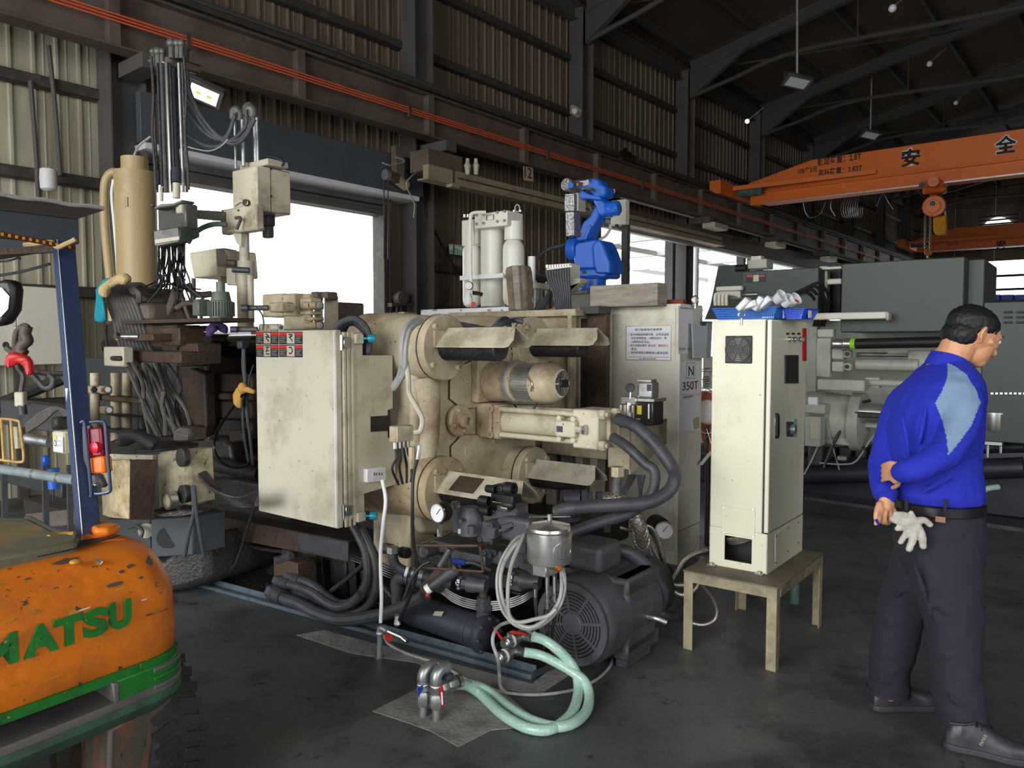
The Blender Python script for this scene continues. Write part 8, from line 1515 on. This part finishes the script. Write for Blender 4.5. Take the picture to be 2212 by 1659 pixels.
tag(ob('oily_heap',MB().prism([at(x,y,4.45) for x,y in ((225,1300),(235,1215),(300,1190),(345,1215),(380,1180),(440,1150),(455,1255),(400,1275))],W*.5),'oily_black',None,.04,3),'black oily heap of scrap on the floor between forklift and machine bed','scrap heap')
WQ= lambda x,y,s=-8.0:WF.S(820+x/7.93,580+y/7.93,s)
ss=thing('storage_shelf','low dark metal shelf against the wall right of the gate','shelf',WQ(400,700));ob('shelf_board',MB().prism([WQ(210,590),WQ(570,600),WQ(570,640),WQ(210,655)],-WF.a*.2),'girt_dark',ss)
for x in (300,375,500):ob('shelf_leg',MB().prism([WQ(x,655),WQ(x+12,655),WQ(x+12,1200),WQ(x,1200)],-WF.a*.03),'girt_dark',ss)
tag(ob('cable_reel',MB().lathe(WQ(390,510),WF.a,[(.02,-.1),(.1,-.09),(.1,.02),(.03,.03)],16),'dirty_brown'),'small dirty brown round reel hanging above the shelf right of the gate','reel')
tag(ob('cardboard_box',MB().cbox(WF,WQ(430,850),.25,.25,.16),'plate_tan',None,.004),'brown cardboard box below the wall shelf','box');tag(ob('white_bucket',MB().lathe(WQ(290,900,-7.9),Z,[(.09,-.12),(.11,.1),(.115,.1),(.1,.08)],20),'greige'),'pale bucket with white rim beside the cardboard box','bucket')
#  forklift (rear end, left foreground)
fk=thing('forklift','orange forklift with worn green lettering, blue overhead guard and tail light in left foreground','forklift',P_(-2.6,.6,0))
SB=MF.st(onz(80,1192,.905))[0]
def fring(z,e,n=7,sb=SB,bul=.03,R=.13):
 sr,t1,t0=-2.15+e,1.235+e*.5,-.35
 r=[(sb,t0)]
 for i in range(9):u=i/8;t=t0+(t1-R-t0)*u;r.append((sr-bul*(1-1)-.05*(abs(t-.4)/.8)**2.2,t))
 s_e=r[-1][0]
 for i in range(1,n+1):q=pi/2*i/n;r.append((s_e-R+R*cos(q),t1-R+R*sin(q)))
 r+=[(sb,t1-.02)]
 return [P_(s,t,z) for s,t in r]
ob('counterweight',MB().loft([fring(z,e) for z,e in ((.565,-.012),(.575,0),(.64,.004),(.70,.0),(.755,-.002),(.78,-.013),(.805,-.028),(.835,-.046),(.858,-.064),(.875,-.09),(.893,-.17),(.905,-.3))]),'fork_orange',fk,sharp=50)
ob('green_band',MB().loft([fring(.545,.004),fring(.572,.006)]),'fork_green',fk)
rec=[P_(s,t,.49) for s,t in ((-3.3,-.35),(-2.34,-.35),(-2.34,1.06),(-2.5,1.16),(-3.3,1.16))];ob('recess_core',MB().prism(rec,Z*.06),'fork_dark',fk)
arc=fring(.455,.012,9);cr=[p for p in arc if p.dot(W)>.93 and p.dot(A)>SB-.1];cr=[P_(-2.32,1.0,.455),P_(-2.165,1.0,.455)]+cr[1:]+[P_(SB,1.0,.455)]
ob('corner_block',MB().prism(cr,Z*.095),'fork_green',fk,.004)
for i in range(4):
 z=.462+i*.026;pth=[p+Z*(z-.455) for p in fring(.455,.013,9) if p.dot(W)>1.0 and p.dot(A)>-2.9]
 ob('corner_rib',MB().tube(pth,.0075,6,raw=True),'fork_green' if i%2==0 else 'fork_worn',fk,fix=False)
ob('recess_cheek',MB().prism([P_(-2.16,.99,.49),P_(-2.16,1.005,.49),P_(-2.16,1.005,.548),P_(-2.16,.985,.548)],-A*.14),'fork_grey',fk,.004)
ob('ledge',MB().loft([fring(.43,-.005),fring(.445,.012),fring(.48,.018),fring(.492,.012)]),'fork_grey',fk,sharp=40)
ob('ledge_edge',MB().loft([fring(.405,-.02),fring(.43,.006),fring(.448,.0195),fring(.47,.0195)]),'fork_green_dirty',fk)
ob('lower_skirt',MB().prism([P_(s,t,.12) for s,t in ((-3.2,-.3),(-2.32,-.3),(-2.32,.9),(-2.5,.95),(-3.2,.95))],Z*.3),'fork_dark',fk,.02)
bl0=[at(x,y,d) for x,y,d in ((236,1578,2.12),(375,1488,2.3),(345,1700,2.3),(232,1760,2.12))];ob('frame_block',MB().prism(bl0,-A*.25),'fork_scratched',fk,.01,2)
tp_=[MF.st(S_(x,1300,-2.15))[1] for x in (-14,290)]
for i,ch in enumerate('MATSU'):
 ws_=[(-.02,.075),(.068,.085),(.143,.075),(.217,.07),(.289,.064)][i]
 t0=MF.st(S_(0,1400,-2.15))[1]+ws_[0]-.015
 bb=-.05*(abs(t0+.03-.4)/.8)**2.2
 text('letter',ch,P_(-2.147+bb+.0,t0,.694),W-A*(.05 if i>1 else .02),Z,.078,'fork_green',fk,depth=.004,fit=ws_[1],bold=.055,ext=.03)
for i in range(10):
 pass
m=MB()
ob('top_scrape',MB().prism([at(x,y,d) for x,y,d in ((170,1192,2.24),(200,1208,2.19),(222,1214,2.16),(217,1220,2.16),(190,1212,2.19))],Z*.004),'steel',fk,label='bare metal scrape on the top')
ob('yellow_plug',MB().sph(P_(*MF.st(onz(164,1212,.89))[:2],.888),.017,14,8,(1,1,.4)),'fork_yellow',fk,label='yellow round plug')
ob('orange_lump',MB().prism([onz(x,y,.9) for x,y in ((197,1155),(205,1138),(225,1140),(262,1150),(235,1160),(205,1162))],Z*.028),'fork_orange',fk,.01,2)
bn=[onz(x,y,.92) for x,y in ((-60,1220),(165,1172),(172,1160),(115,1150),(60,1122),(-60,1118))];ob('bonnet',MB().prism([p-Z*.2 for p in bn],Z*.205),'fork_bonnet',fk,.01,2)
ob('bonnet_edge',MB().tube([onz(x,y,.915) for x,y in ((60,1120),(115,1148),(168,1160))],.012,8),'dirty_grey',fk);ob('latch',MB().tube([onz(x,y,.915) for x,y in ((105,1165),(125,1160),(160,1158))],.014,8),'fork_yellow',fk)
ob('grime_pad',MB().prism([onz(x,y,.902) for x,y in ((-60,1222),(170,1170),(200,1165),(260,1158),(150,1190),(-60,1232))],Z*.003),'fork_dark',fk)
pb,pt=onz(193,1168,.88),at(136,512,2.62)
def prect(c,a,w):return [c+A*x+W*y for x,y in ((-a,-w),(a,-w),(a,w),(-a,w))]
ob('guard_post',MB().loft([prect(pb,.024,.028),prect(pt,.024,.028)]),'guard_blue',fk,.004)
ob('post_seam',MB().tube([pb+(pt-pb)*(i/8)+A*.025-W*.029 for i in range(9)],.0014,5,raw=True),'galv',fk)
bt=pt+Z*.02;ob('rear_cross_beam',MB().loft([prect(bt,.03,.0),prect(bt,.03,.0)]) if 0 else MB().beam(bt+W*.04,bt-W*1.3,.06,.085),'guard_dark',fk,.004)
ob('roof_side_beam',MB().beam(bt+A*.0-Z*.02,bt-A*1.5-Z*.02,.05,.07),'guard_dark',fk,.004);ob('inner_brace',MB().beam(pt-Z*.04,bt-A*.25-W*.35-Z*.1,.025,.02),'rusty',fk)
cs_=[bt+W*.13+Z*.085+A*.02,bt-W*1.3+Z*.085+A*.02,bt-W*1.3+Z*.11-A*1.5,bt+W*.25+Z*.11-A*.6]
ob('canvas_roof',MB().prism(cs_,Z*.006),'canvas_grey',fk);m=MB();n=60
m.tube([cs_[0].lerp(cs_[1],i/n)+Z*(.006+.003*sin(i)) for i in range(n+1)],.007,6,raw=True);ob('canvas_hem',m,'hose_grey',fk)
lt0,lt1=at(161,536,2.56),at(-30,500,2.3);st_=ob('reflector_strip',MB().beam(lt0,lt1,.012,.014),'strip_brown',fk)
for i in range(13):p=lt0.lerp(lt1,(i+.5)/13)-V((0,.008,0));ob('amber_segment',MB().beam(p,p+(lt1-lt0).normalized()*.008,.008,.009),'amber',st_)
ob('cloth_tie',MB().tube([at(x,y,2.5) for x,y in ((52,529),(75,527),(98,524),(112,524),(124,534),(140,528),(158,520),(163,516))],.008,7),'beige_leather',fk)
hose('sagging_wire','thin wire sagging from the forklift guard to the wall','wire',[at(x,y,3.2) for x,y in ((-20,598),(40,588),(80,578),(108,570))],.006,'dark_grey');hose('sagging_wire','short frayed wire hanging under the guard beam','wire',[at(x,y,3.0) for x,y in ((-10,566),(20,563),(40,557),(44,560))],.004,'dark_grey')
ob('sticker',MB().prism([at(x,y,2.47) for x,y in ((141,839),(157,838),(161,882),(146,882))],-W*.001-A*0),'sticker_blue',fk,label='pale sticker with a small forklift drawing')
m=MB();
for u in ((148,862,154,862),(148,870,154,870),(148,862,148,870),(154,862,154,870),(147,874,157,873),(149,845,150,853)):m.beam(at(u[0],u[1],2.462),at(u[2],u[3],2.462),.0015,.001)
ob('sticker_drawing',m,'ink',fk,kind='stuff')
D=2.4;L8= lambda x,y,d=D:at(x/3.607,800+y/3.607,d)
tl_=ob('tail_light',MB().prism([L8(x,y) for x,y in ((668,450),(775,443),(798,668),(690,680))],W*.03),'tail_red',fk,.006,2,label='dark red tail light lens');ob('indicator',MB().prism([L8(x,y) for x,y in ((692,680),(797,668),(810,800),(705,812))],W*.03),'tail_orange',fk,.006,2,label='orange indicator lens')
ob('stop_lens',MB().lathe(L8(740,602,D-.004),-W+A*.2,[(.0185,-.01),(.0185,.004),(.01,.008),(0,.009)],20,cap=False),'lens_red',fk,label='bright round red lens')
ob('light_bracket',MB().prism([L8(x,y,D+.02) for x,y in ((640,440),(700,430),(700,960),(660,960))],W*.01),'guard_dark',fk);ob('lower_bracket',MB().prism([L8(x,y,D+.01) for x,y in ((705,815),(760,812),(800,900),(780,920),(715,900))],W*.02),'dark_grey',fk,.003);ob('bracket_bolt',MB().sph(L8(742,893,D-.005),.006,8,6),'chrome',fk)
for pts in (((632,410),(645,400),(660,420),(680,620),(700,820),(712,970),(702,982)),((700,405),(790,400),(820,430),(838,650),(858,900),(850,945),(780,962),(740,962))):ob('grab_loop',MB().tube([L8(x,y,D-.01) for x,y in pts],.0055,8,5),'guard_steel',fk)
mi=[at(x,y,2.1) for x,y in ((-25,612),(5,603),(22,606),(28,625),(24,670),(5,700),(-25,706))];q=ob('mirror_shell',MB().prism(mi,W*.02+V((0,.02,0))),'black',fk,.01,2);ob('mirror_glass',MB().prism([at(x,y,2.095) for x,y in ((-25,620),(4,622),(20,640),(17,668),(2,684),(-25,688))],V((0,.003,0))),'mirror',q)
tc_=P_(-2.47,1.2,.27)
m=MB();m.lathe(tc_-W*.085,W,[(.12,0),(.24,.0),(.27,.02),(.275,.085),(.27,.15),(.24,.17),(.12,.17)],40);ty2=ob('steer_tyre',m,'rubber',fk)
obs('tread_block',(lambda mm:[mm.beam(tc_+(A*cos(q)+Z*sin(q))*.275+W*(.08*sg),tc_+(A*cos(q+.08)+Z*sin(q+.08))*.275+W*.012*sg,.03,.006,up=A*cos(q)+Z*sin(q)) for q in [2*pi*i/34 for i in range(34)] for sg in (-1,1)] and mm)(MB()),'rubber',ty2)
ob('wheel_rim',MB().lathe(tc_-W*.08,W,[(.0,.02),(.125,.0),(.125,.16),(0,.14)],24,cap=False),'fork_dark',fk)
rr=random.Random(21)
_cw=[o for o in C.objects if o.name=='counterweight'][0];bpy.context.view_layer.update()
def chip(x,y,w,h,m,rot=-.3):
 L_=[]
 for k in range(9):
  q=2*pi*k/9;r_=rr.uniform(.55,1.15);u,v=w*r_*cos(q),h*r_*sin(q);px,py=x+u*cos(rot)-v*sin(rot),y+u*sin(rot)+v*cos(rot)
  d=ray(px,py).normalized();hit,loc,nrm,_=_cw.ray_cast(CAM-ORG[_cw.name],d)
  if not hit:return
  L_.append(loc+ORG[_cw.name]-d*.003)
 n=(L_[2]-L_[0]).cross(L_[5]-L_[0]);ob('worn_patch',MB().add(L_,[tuple(range(9))]),m,fk,sharp=0)
for x,y,w,h,m in ((250,1262,24,5,'fork_chip'),(262,1271,20,3,'fork_yellow'),(330,1190,22,10,'fork_chip'),(322,1213,8,12,'fork_chip'),(283,1222,12,5,'fork_chip'),(264,1235,8,4,'fork_chip'),(160,1325,16,7,'fork_yellow'),(175,1318,26,1.6,'white'),(75,1322,22,4,'fork_yellow'),(20,1340,20,3,'fork_yellow'),(340,1322,26,3,'fork_chip'),(345,1262,12,2,'fork_yellow'),(352,1237,14,2,'fork_chip'),(120,1270,8,2,'fork_chip'),(140,1212,30,6,'fork_chip'),(60,1250,10,2,'fork_chip'),(305,1248,6,4,'fork_chip'),(312,1295,7,2,'white'),(240,1370,26,1.5,'fork_yellow'),(120,1462,30,2,'fork_yellow'),(40,1478,26,2.5,'fork_yellow'),(200,1400,18,1.3,'fork_yellow'),(292,1240,10,2,'fork_yellow'),(5,1262,7,3,'fork_yellow'),(52,1306,6,3,'fork_chip')):chip(x,y,w,h,m)
for i in range(26):chip(rr.uniform(20,360),rr.uniform(1215,1300),rr.uniform(1.5,7),rr.uniform(.8,2.2),rr.choice(['fork_chip','fork_rust','fork_yellow']),rr.uniform(-1,.6))
#  person walking at the right
def fit_ring(c,hx,hy,n=20,tilt=0,yaw=0,pw=1.0):
 r=[]
 for i in range(n):
  t=2*pi*i/n;x=hx*abs(cos(t))**pw*(1 if cos(t)>0 else -1);y=hy*abs(sin(t))**pw*(1 if sin(t)>0 else -1)
  xx,yy=x*cos(yaw)-y*sin(yaw),x*sin(yaw)+y*cos(yaw);r.append(V(c)+V((xx,yy,xx*tilt)))
 return r
def limb(mb,pts,radii,n=12,k=5):
 P=catmull(pts,k);m=len(pts)-1;
 def rad(u):u*=m;i=min(int(u),m-1);f=u-i;return radii[i]*(1-f)+radii[i+1]*f
 mb.tube(P,rad,n,raw=True);mb.sph(P[0],radii[0],10,8);mb.sph(P[-1],radii[-1],10,8);return mb
B= lambda x,y,d=2.92:at(x,y,d)
pxm= lambda d:d/F
D0=2.92
def tring(y,x0,x1,d,hy,tilt=0,yaw=.2):return fit_ring(B((x0+x1)/2,y,d),(x1-x0)/2*d/F,hy,tilt=tilt,yaw=0,pw=.9)
foot=onz(2040,1600)
bm=MB()
hc=B(2104,722,2.93)
fwd=V((.93,.12,-.34)).normalized();upv=V((.36,0,.93));upv=(upv-fwd*upv.dot(fwd)).normalized();sid=fwd.cross(upv)
def hp_(f,u,s=0):return hc+fwd*f+upv*u+sid*s
def ell(c,a,b,s_,n=18,m=12):
 vs,fs=[],[];q=MB();q.sph(V((0,0,0)),1,n,m);bm.add([c+fwd*(v.x*a)+sid*(v.y*s_)+upv*(v.z*b) for v in q.v],q.f)
ell(hp_(-.008,.012),.096,.092,.074);ell(hp_(.03,-.035),.062,.078,.056);ell(hp_(.05,-.085),.036,.03,.034)
ell(hp_(.04,.01),.056,.05,.06);ell(hp_(-.03,-.05),.05,.05,.05)
limb(bm,[hp_(.086,.0),hp_(.098,-.022),hp_(.108,-.04),hp_(.094,-.046)],[.007,.009,.012,.009],8)
for s_ in (-.014,.014):limb(bm,[hp_(.092,-.044,s_*.6),hp_(.088,-.046,s_)],[.007,.006],8)
limb(bm,[hp_(.082,-.068,-.018),hp_(.092,-.067,0),hp_(.082,-.068,.018)],[.005,.0065,.005],8);limb(bm,[hp_(.08,-.08,-.014),hp_(.087,-.08,0),hp_(.08,-.08,.014)],[.005,.006,.005],8)
limb(bm,[hp_(.076,.016,-.042),hp_(.09,.02,-.02),hp_(.09,.018,0),hp_(.09,.02,.02),hp_(.076,.016,.042)],[.007,.009,.008,.009,.007],8)
for s_ in (-1,1):
 ear=[hp_(-.012,.012,s_*.072),hp_(-.026,.018,s_*.084),hp_(-.034,.0,s_*.086),hp_(-.026,-.022,s_*.08),hp_(-.012,-.034,s_*.07)];limb(bm,ear,[.005,.007,.007,.006,.006],8);ell(hp_(-.018,-.006,s_*.072),.012,.022,.006,10,8)
 limb(bm,[hp_(.06,-.02,s_*.045),hp_(.03,-.018,s_*.062)],[.016,.012],8)
limb(bm,[hp_(-.04,-.04),B(2062,762,2.93),B(2042,790,2.94),B(2030,830,2.94)],[.062,.06,.062,.075],16)
core=[tring(y,x0,x1,2.94,hy) for y,x0,x1,hy in ((800,2000,2085,.1),(850,1972,2095,.12),(920,1955,2095,.11),(1000,1958,2095,.1),(1080,1965,2095,.1),(1160,1965,2100,.1),(1210,1975,2100,.09))];bm.loft(core)
limb(bm,[B(2060,1190,2.86),B(2066,1330,2.84),B(2070,1450,2.83),B(2080,1560,2.82),B(2090,1600,2.81)],[.085,.06,.052,.04,.04])
limb(bm,[B(2000,1190,3.02),B(1955,1330,3.05),B(1925,1440,3.07),B(1915,1500,3.08)],[.085,.06,.048,.04])
limb(bm,[B(2072,850,2.84),B(2070,920,2.79),B(2045,975,2.755),B(2000,1005,2.74),B(1950,1020,2.76),B(1938,1022,2.79)],[.05,.045,.04,.036,.028,.026])
limb(bm,[B(1975,850,3.02),B(1925,930,3.02),B(1903,1010,2.99),B(1908,1050,2.93),B(1913,1080,2.88)],[.045,.032,.03,.028,.027])
pk=B(1934,1023,2.79)
bm.add(*(lambda q:([pk+V((v.x*.02,v.y*.03,v.z*.04)) for v in q.v],q.f))(MB().sph(V((0,0,0)),1,12,8)))
for i,y in enumerate((1002,1013,1024,1035)):limb(bm,[B(1938,y,2.79),B(1924,y-2,2.80),B(1912,y+1,2.84),B(1906,y+4,2.88)],[.0095,.009,.008,.007],8)
limb(bm,[B(1942,1036,2.8),B(1938,1048,2.82),B(1928,1054,2.86)],[.011,.0095,.008],8)
hd=B(1915,1095,2.87)
bm.add(*(lambda q:([hd+V((v.x*.03+v.z*.006,v.y*.018,v.z*.038)) for v in q.v],q.f))(MB().sph(V((0,0,0)),1,14,10)))
limb(bm,[B(1912,1078,2.88),B(1914,1095,2.87)],[.026,.024])
for i,pts in enumerate((((1904,1100,2.85),(1900,1118,2.845),(1906,1128,2.85),(1914,1130,2.86)),((1913,1106,2.85),(1912,1124,2.845),(1919,1130,2.855),(1924,1124,2.865)),((1923,1106,2.86),(1925,1122,2.855),(1930,1122,2.865),(1930,1114,2.875)),((1930,1102,2.87),(1934,1114,2.865),(1936,1110,2.88)))):limb(bm,[B(*p) for p in pts],[.0105,.0098,.009,.008][:len(pts)],8)
limb(bm,[B(1900,1090,2.86),B(1894,1106,2.845),B(1892,1118,2.84),B(1893,1128,2.84)],[.014,.0115,.0095,.008],8)
limb(bm,[B(1900,1118,2.84),B(1897,1129,2.838),B(1891,1132,2.836)],[.009,.008,.007],8)
pe=voxel('person',bm,'skin',None,.0042,4,.5,org=V((foot.x,foot.y,0)))
tag(pe,'person in royal blue shirt and dark trousers, head bowed, hands clasped behind the back','person')
for s_ in (-1,1):
 ob('eye',MB().sph(hp_(.082,.0,s_*.03),.0105,12,8),'eye_white',pe);ob('iris',MB().sph(hp_(.0895,-.001,s_*.031),.0045,10,6),'black',pe)
 ob('eyebrow',MB().tube([hp_(.094,.022,s_*.012),hp_(.095,.026,s_*.03),hp_(.08,.022,s_*.05)],.0035,6),'hair',pe)
hm=MB();q=MB().sph(V((0,0,0)),1,20,14)
hm.add([hp_(-.018,.03)+fwd*(v.x*.099)+sid*(v.y*.080)+upv*(v.z*.076 if v.z>-.35 else -.35*.086) for v in q.v],q.f)
q=MB().sph(V((0,0,0)),1,16,12);hm.add([hp_(-.058,-.02)+fwd*(v.x*.056)+sid*(v.y*.077)+upv*(v.z*.06) for v in q.v],q.f)
voxel('hair',hm,'hair',pe,.005,3,.5,disp=.008,dscale=.012)
sm=MB()
sm.loft([tring(*r) for r in ((772,2022,2082,2.94,.06),(800,1992,2098,2.935,.12),(825,1970,2106,2.93,.165),(860,1946,2112,2.93,.175),(920,1928,2112,2.93,.155),(980,1928,2110,2.92,.14),(1040,1940,2116,2.92,.135),(1068,1944,2119,2.92,.14),(1083,1948,2116,2.92,.132))])
limb(sm,[B(2062,835,2.87),B(2078,875,2.80),B(2070,925,2.765),B(2045,975,2.735),B(2000,1003,2.72),B(1962,1018,2.735),B(1947,1021,2.76)],[.085,.074,.066,.06,.05,.045,.038],16)
limb(sm,[B(1990,850,3.0),B(1950,880,3.03),B(1925,940,3.03),B(1908,1000,3.0),B(1905,1040,2.95),B(1912,1066,2.9),B(1914,1073,2.885)],[.08,.068,.058,.054,.046,.043,.036],16)
for (a,b,w) in (((2100,1000),(1990,1065),.014),((2105,960),(2010,1060),.012),((1950,900),(1965,990),.012),((2000,880),(1985,960),.012),((2040,1000),(2085,1060),.012)):limb(sm,[B(*a,2.80),B((a[0]+b[0])/2,(a[1]+b[1])/2,2.79),B(*b,2.80)],[w*.6,w,w*.6],8)
shirt=voxel('shirt',sm,'shirt_blue',pe,.0052,12,.6,disp=.012,dscale=.07)
shirt.data.materials.append(MATS['shirt_pale'])
zp= lambda x,y:(1780+x/3.13,620+y/3.13)
poly=[zp(*p) for p in ((835,510),(900,545),(960,590),(1020,680),(1060,780),(1000,930),(930,1030),(840,1140),(832,1040),(800,900),(752,785),(800,700),(835,610))]
def inside(x,y):
 c=False;n=len(poly)
 for i in range(n):
  x1,y1=poly[i];x2,y2=poly[i-1]
  if (y1>y)!=(y2>y) and x<(x2-x1)*(y-y1)/(y2-y1)+x1:c= not c
 return c
oo=ORG[pe.name]
for f in shirt.data.polygons:
 c=f.center+oo
 if c.y<2.96 and inside(*proj(c)):f.material_index=1
cm=MB();
cm.loft([[B(2048+x,y,2.935)+V((0,0,0))+q for q in [V((hx*cos(t),.07*sin(t),-.35*hx*cos(t))) for t in [2*pi*i/20 for i in range(20)]]] for x,y,hx in ((-6,800,.078),(-2,786,.072),(4,772,.066),(2,768,.058))],cap=False)
col=ob('collar',cm,'shirt_blue',pe,sharp=0);sl_=col.modifiers.new('t','SOLIDIFY');sl_.thickness=.008;sb2=col.modifiers.new('u','SUBSURF');sb2.levels=sb2.render_levels=1
ob('cuff',MB().lathe(B(1913,1070,2.89),(B(1915,1084,2.88)-B(1911,1060,2.91)),[(.036,0),(.037,.02),(.034,.022),(.03,.004)],18,cap=False),'shirt_blue',pe)
tm=MB()
tm.loft([tring(*r) for r in ((1078,1948,2113,2.92,.125),(1110,1940,2117,2.92,.135),(1160,1936,2119,2.92,.14),(1210,1945,2119,2.92,.13),(1240,1965,2112,2.92,.1))])
tm.loft([tring(*r) for r in ((1170,1965,2117,2.87,.1),(1250,1968,2119,2.85,.1),(1300,1985,2120,2.84,.095),(1350,2000,2120,2.83,.088),(1400,2008,2119,2.825,.082),(1460,2013,2117,2.82,.078),(1520,2020,2127,2.815,.08),(1568,2032,2135,2.81,.085))])
tm.loft([tring(*r) for r in ((1170,1940,2080,3.0,.1),(1240,1922,2040,3.02,.095),(1290,1906,2010,3.04,.09),(1340,1893,1993,3.05,.083),(1400,1882,1980,3.06,.077),(1450,1880,1962,3.07,.073),(1494,1876,1962,3.08,.075))])
for (a,b,d,w) in (((1975,1215),(2010,1330),2.78,.012),((2050,1330),(2110,1350),2.76,.01),((2020,1310),(2080,1335),2.76,.012),((2040,1420),(2105,1400),2.76,.01),((2040,1500),(2110,1540),2.745,.011),((1930,1290),(1975,1260),2.96,.012),((1900,1350),(1960,1345),2.99,.01),((1890,1470),(1950,1480),3.01,.01),((2108,1110),(2085,1185),2.81,.009)):limb(tm,[B(*a,d),B((a[0]+b[0])/2,(a[1]+b[1])/2,d-.004),B(*b,d)],[w*.6,w,w*.6],8)
voxel('trousers',tm,'trouser',pe,.008,6,.6,disp=.012,dscale=.07)
for nm,(y,x0,x1,d) in (('hem',(1565,2031,2137,2.81)),('hem',(1490,1875,1963,3.08))):
 ob(nm,MB().loft([tring(y-3,x0,x1,d,.087 if d<3 else .077),tring(y+5,x0,x1,d,.088 if d<3 else .078)]),'trouser',pe)
bt_=ob('belt',MB().loft([tring(y,1942,2118,2.92,.141) for y in (1082,1104)]),'belt_black',pe,.003)
for x,d in ((1958,2.80),(2042,2.775),(2112,2.86)):ob('belt_loop',MB().cbox(CF,B(x,1093,d),.012,.008,.05),'trouser',bt_,.002)
ob('leather_patch',MB().prism([B(x,y,2.773) for x,y in ((2022,1115),(2043,1118),(2042,1130),(2021,1127))],V((0,.004,0))),'patch_brown',pe,label='small brown leather patch');ob('pocket_edge',MB().tube([B(x,y,d) for x,y,d in ((2107,1108,2.83),(2112,1135,2.85),(2106,1160,2.83),(2092,1182,2.80))],.004,6),'trouser',pe)
def shoe(pts_sole,heel,toe,d,lab,near):
 o_=MB();h,t=onz(*heel),onz(*toe);dr=(t-h);ln=dr.length;dr.normalize();sd=V((-dr.y,dr.x,0));Pq= lambda u,v,z:h+dr*(u*ln)+sd*v+Z*z
 prof=[(0.0,.026,.05),(.08,.036,.085),(.2,.039,.1),(.34,.038,.1),(.48,.04,.085),(.62,.046,.066),(.76,.05,.056),(.88,.044,.05),(.96,.03,.042),(1.0,.014,.03)]
 rings=[]
 for u,w_,hz in prof:rings.append([Pq(u,w_*cos(q)*(1 if sin(q)<0 else .88),.022+(hz*max(0,sin(q))**.8 if sin(q)>0 else .012*sin(q))) for q in [2*pi*i/20 for i in range(20)]])
 o_.loft(rings);limb(o_,[Pq(.17,0,.06),Pq(.19,0,.085)],[.034,.03],14)
 sh=voxel('shoe',o_,'shoe_black',pe,.006,4,.5,label=lab);sole=[]
 for u,w_ in ((-.015,.02),(.03,.036),(.15,.043),(.35,.04),(.5,.042),(.7,.052),(.85,.05),(.96,.034),(1.015,.008)):sole.append((u,w_))
 poly_=[Pq(u,w_,0.002) for u,w_ in sole]+[Pq(u,-w_,0.002) for u,w_ in reversed(sole)];ob('sole',MB().prism(poly_,Z*.026),'sole_grey',sh,.006,2)
 for i in range(5):u=.36+i*.055;z_=.118-i*.0105;ob('lace',MB().tube([Pq(u,-.022,z_-.012),Pq(u+.01,0,z_),Pq(u+.02,.022,z_-.012)],.003,6),'black',sh)
 ob('heel_collar',MB().tube([Pq(.05,-.03,.105),Pq(.2,-.036,.112),Pq(.33,-.026,.12)],.004,6),'greige' if not near else 'shoe_black',sh)
 if near:a_=Pq(.42,-.0425,.05);text('shoe_text','PAMAX',a_,dr*.35+Z*.95,Z*.35-dr*.95,.011,'greige',sh,fit=.045)
 return sh
shoe(None,(2040,1612),(2212+20,1652),2.8,'near shoe with sole seen from the side',True);shoe(None,(1882,1532),(2024,1528),3.07,'rear shoe with pale collar edge',False)
wg=MB();G9= lambda x,y,d=2.765:at(1780+x/2.967,1100+y/2.967,d)
for pts,r in ((((460,30),(520,40),(580,75)),.013),(((440,65),(500,85),(580,90)),.014),(((680,98),(640,70),(590,75)),.013),(((560,20),(575,60)),.01),(((470,125),(520,115),(570,100)),.012),(((490,210),(520,165),(560,120)),.012),(((545,255),(570,190),(580,110)),.0145),(((635,235),(625,160),(595,100)),.015),(((560,170),(600,110)),.016)):
 limb(wg,[G9(*p) for p in pts],[r*.85]+[r]*(len(pts)-1),9)
wgo=voxel('work_gloves',wg,'glove_white',None,.0045,3,.5,disp=.004,dscale=.01);tag(wgo,'pair of grubby white knitted work gloves hanging from the back trouser pocket','gloves')
tag(ob('pen_cap',MB().cyl(B(1892,1122,2.832),B(1898,1133,2.834),.0055,n=10),'shirt_blue',None),'tiny blue object pinched between the fingertips','pen cap')
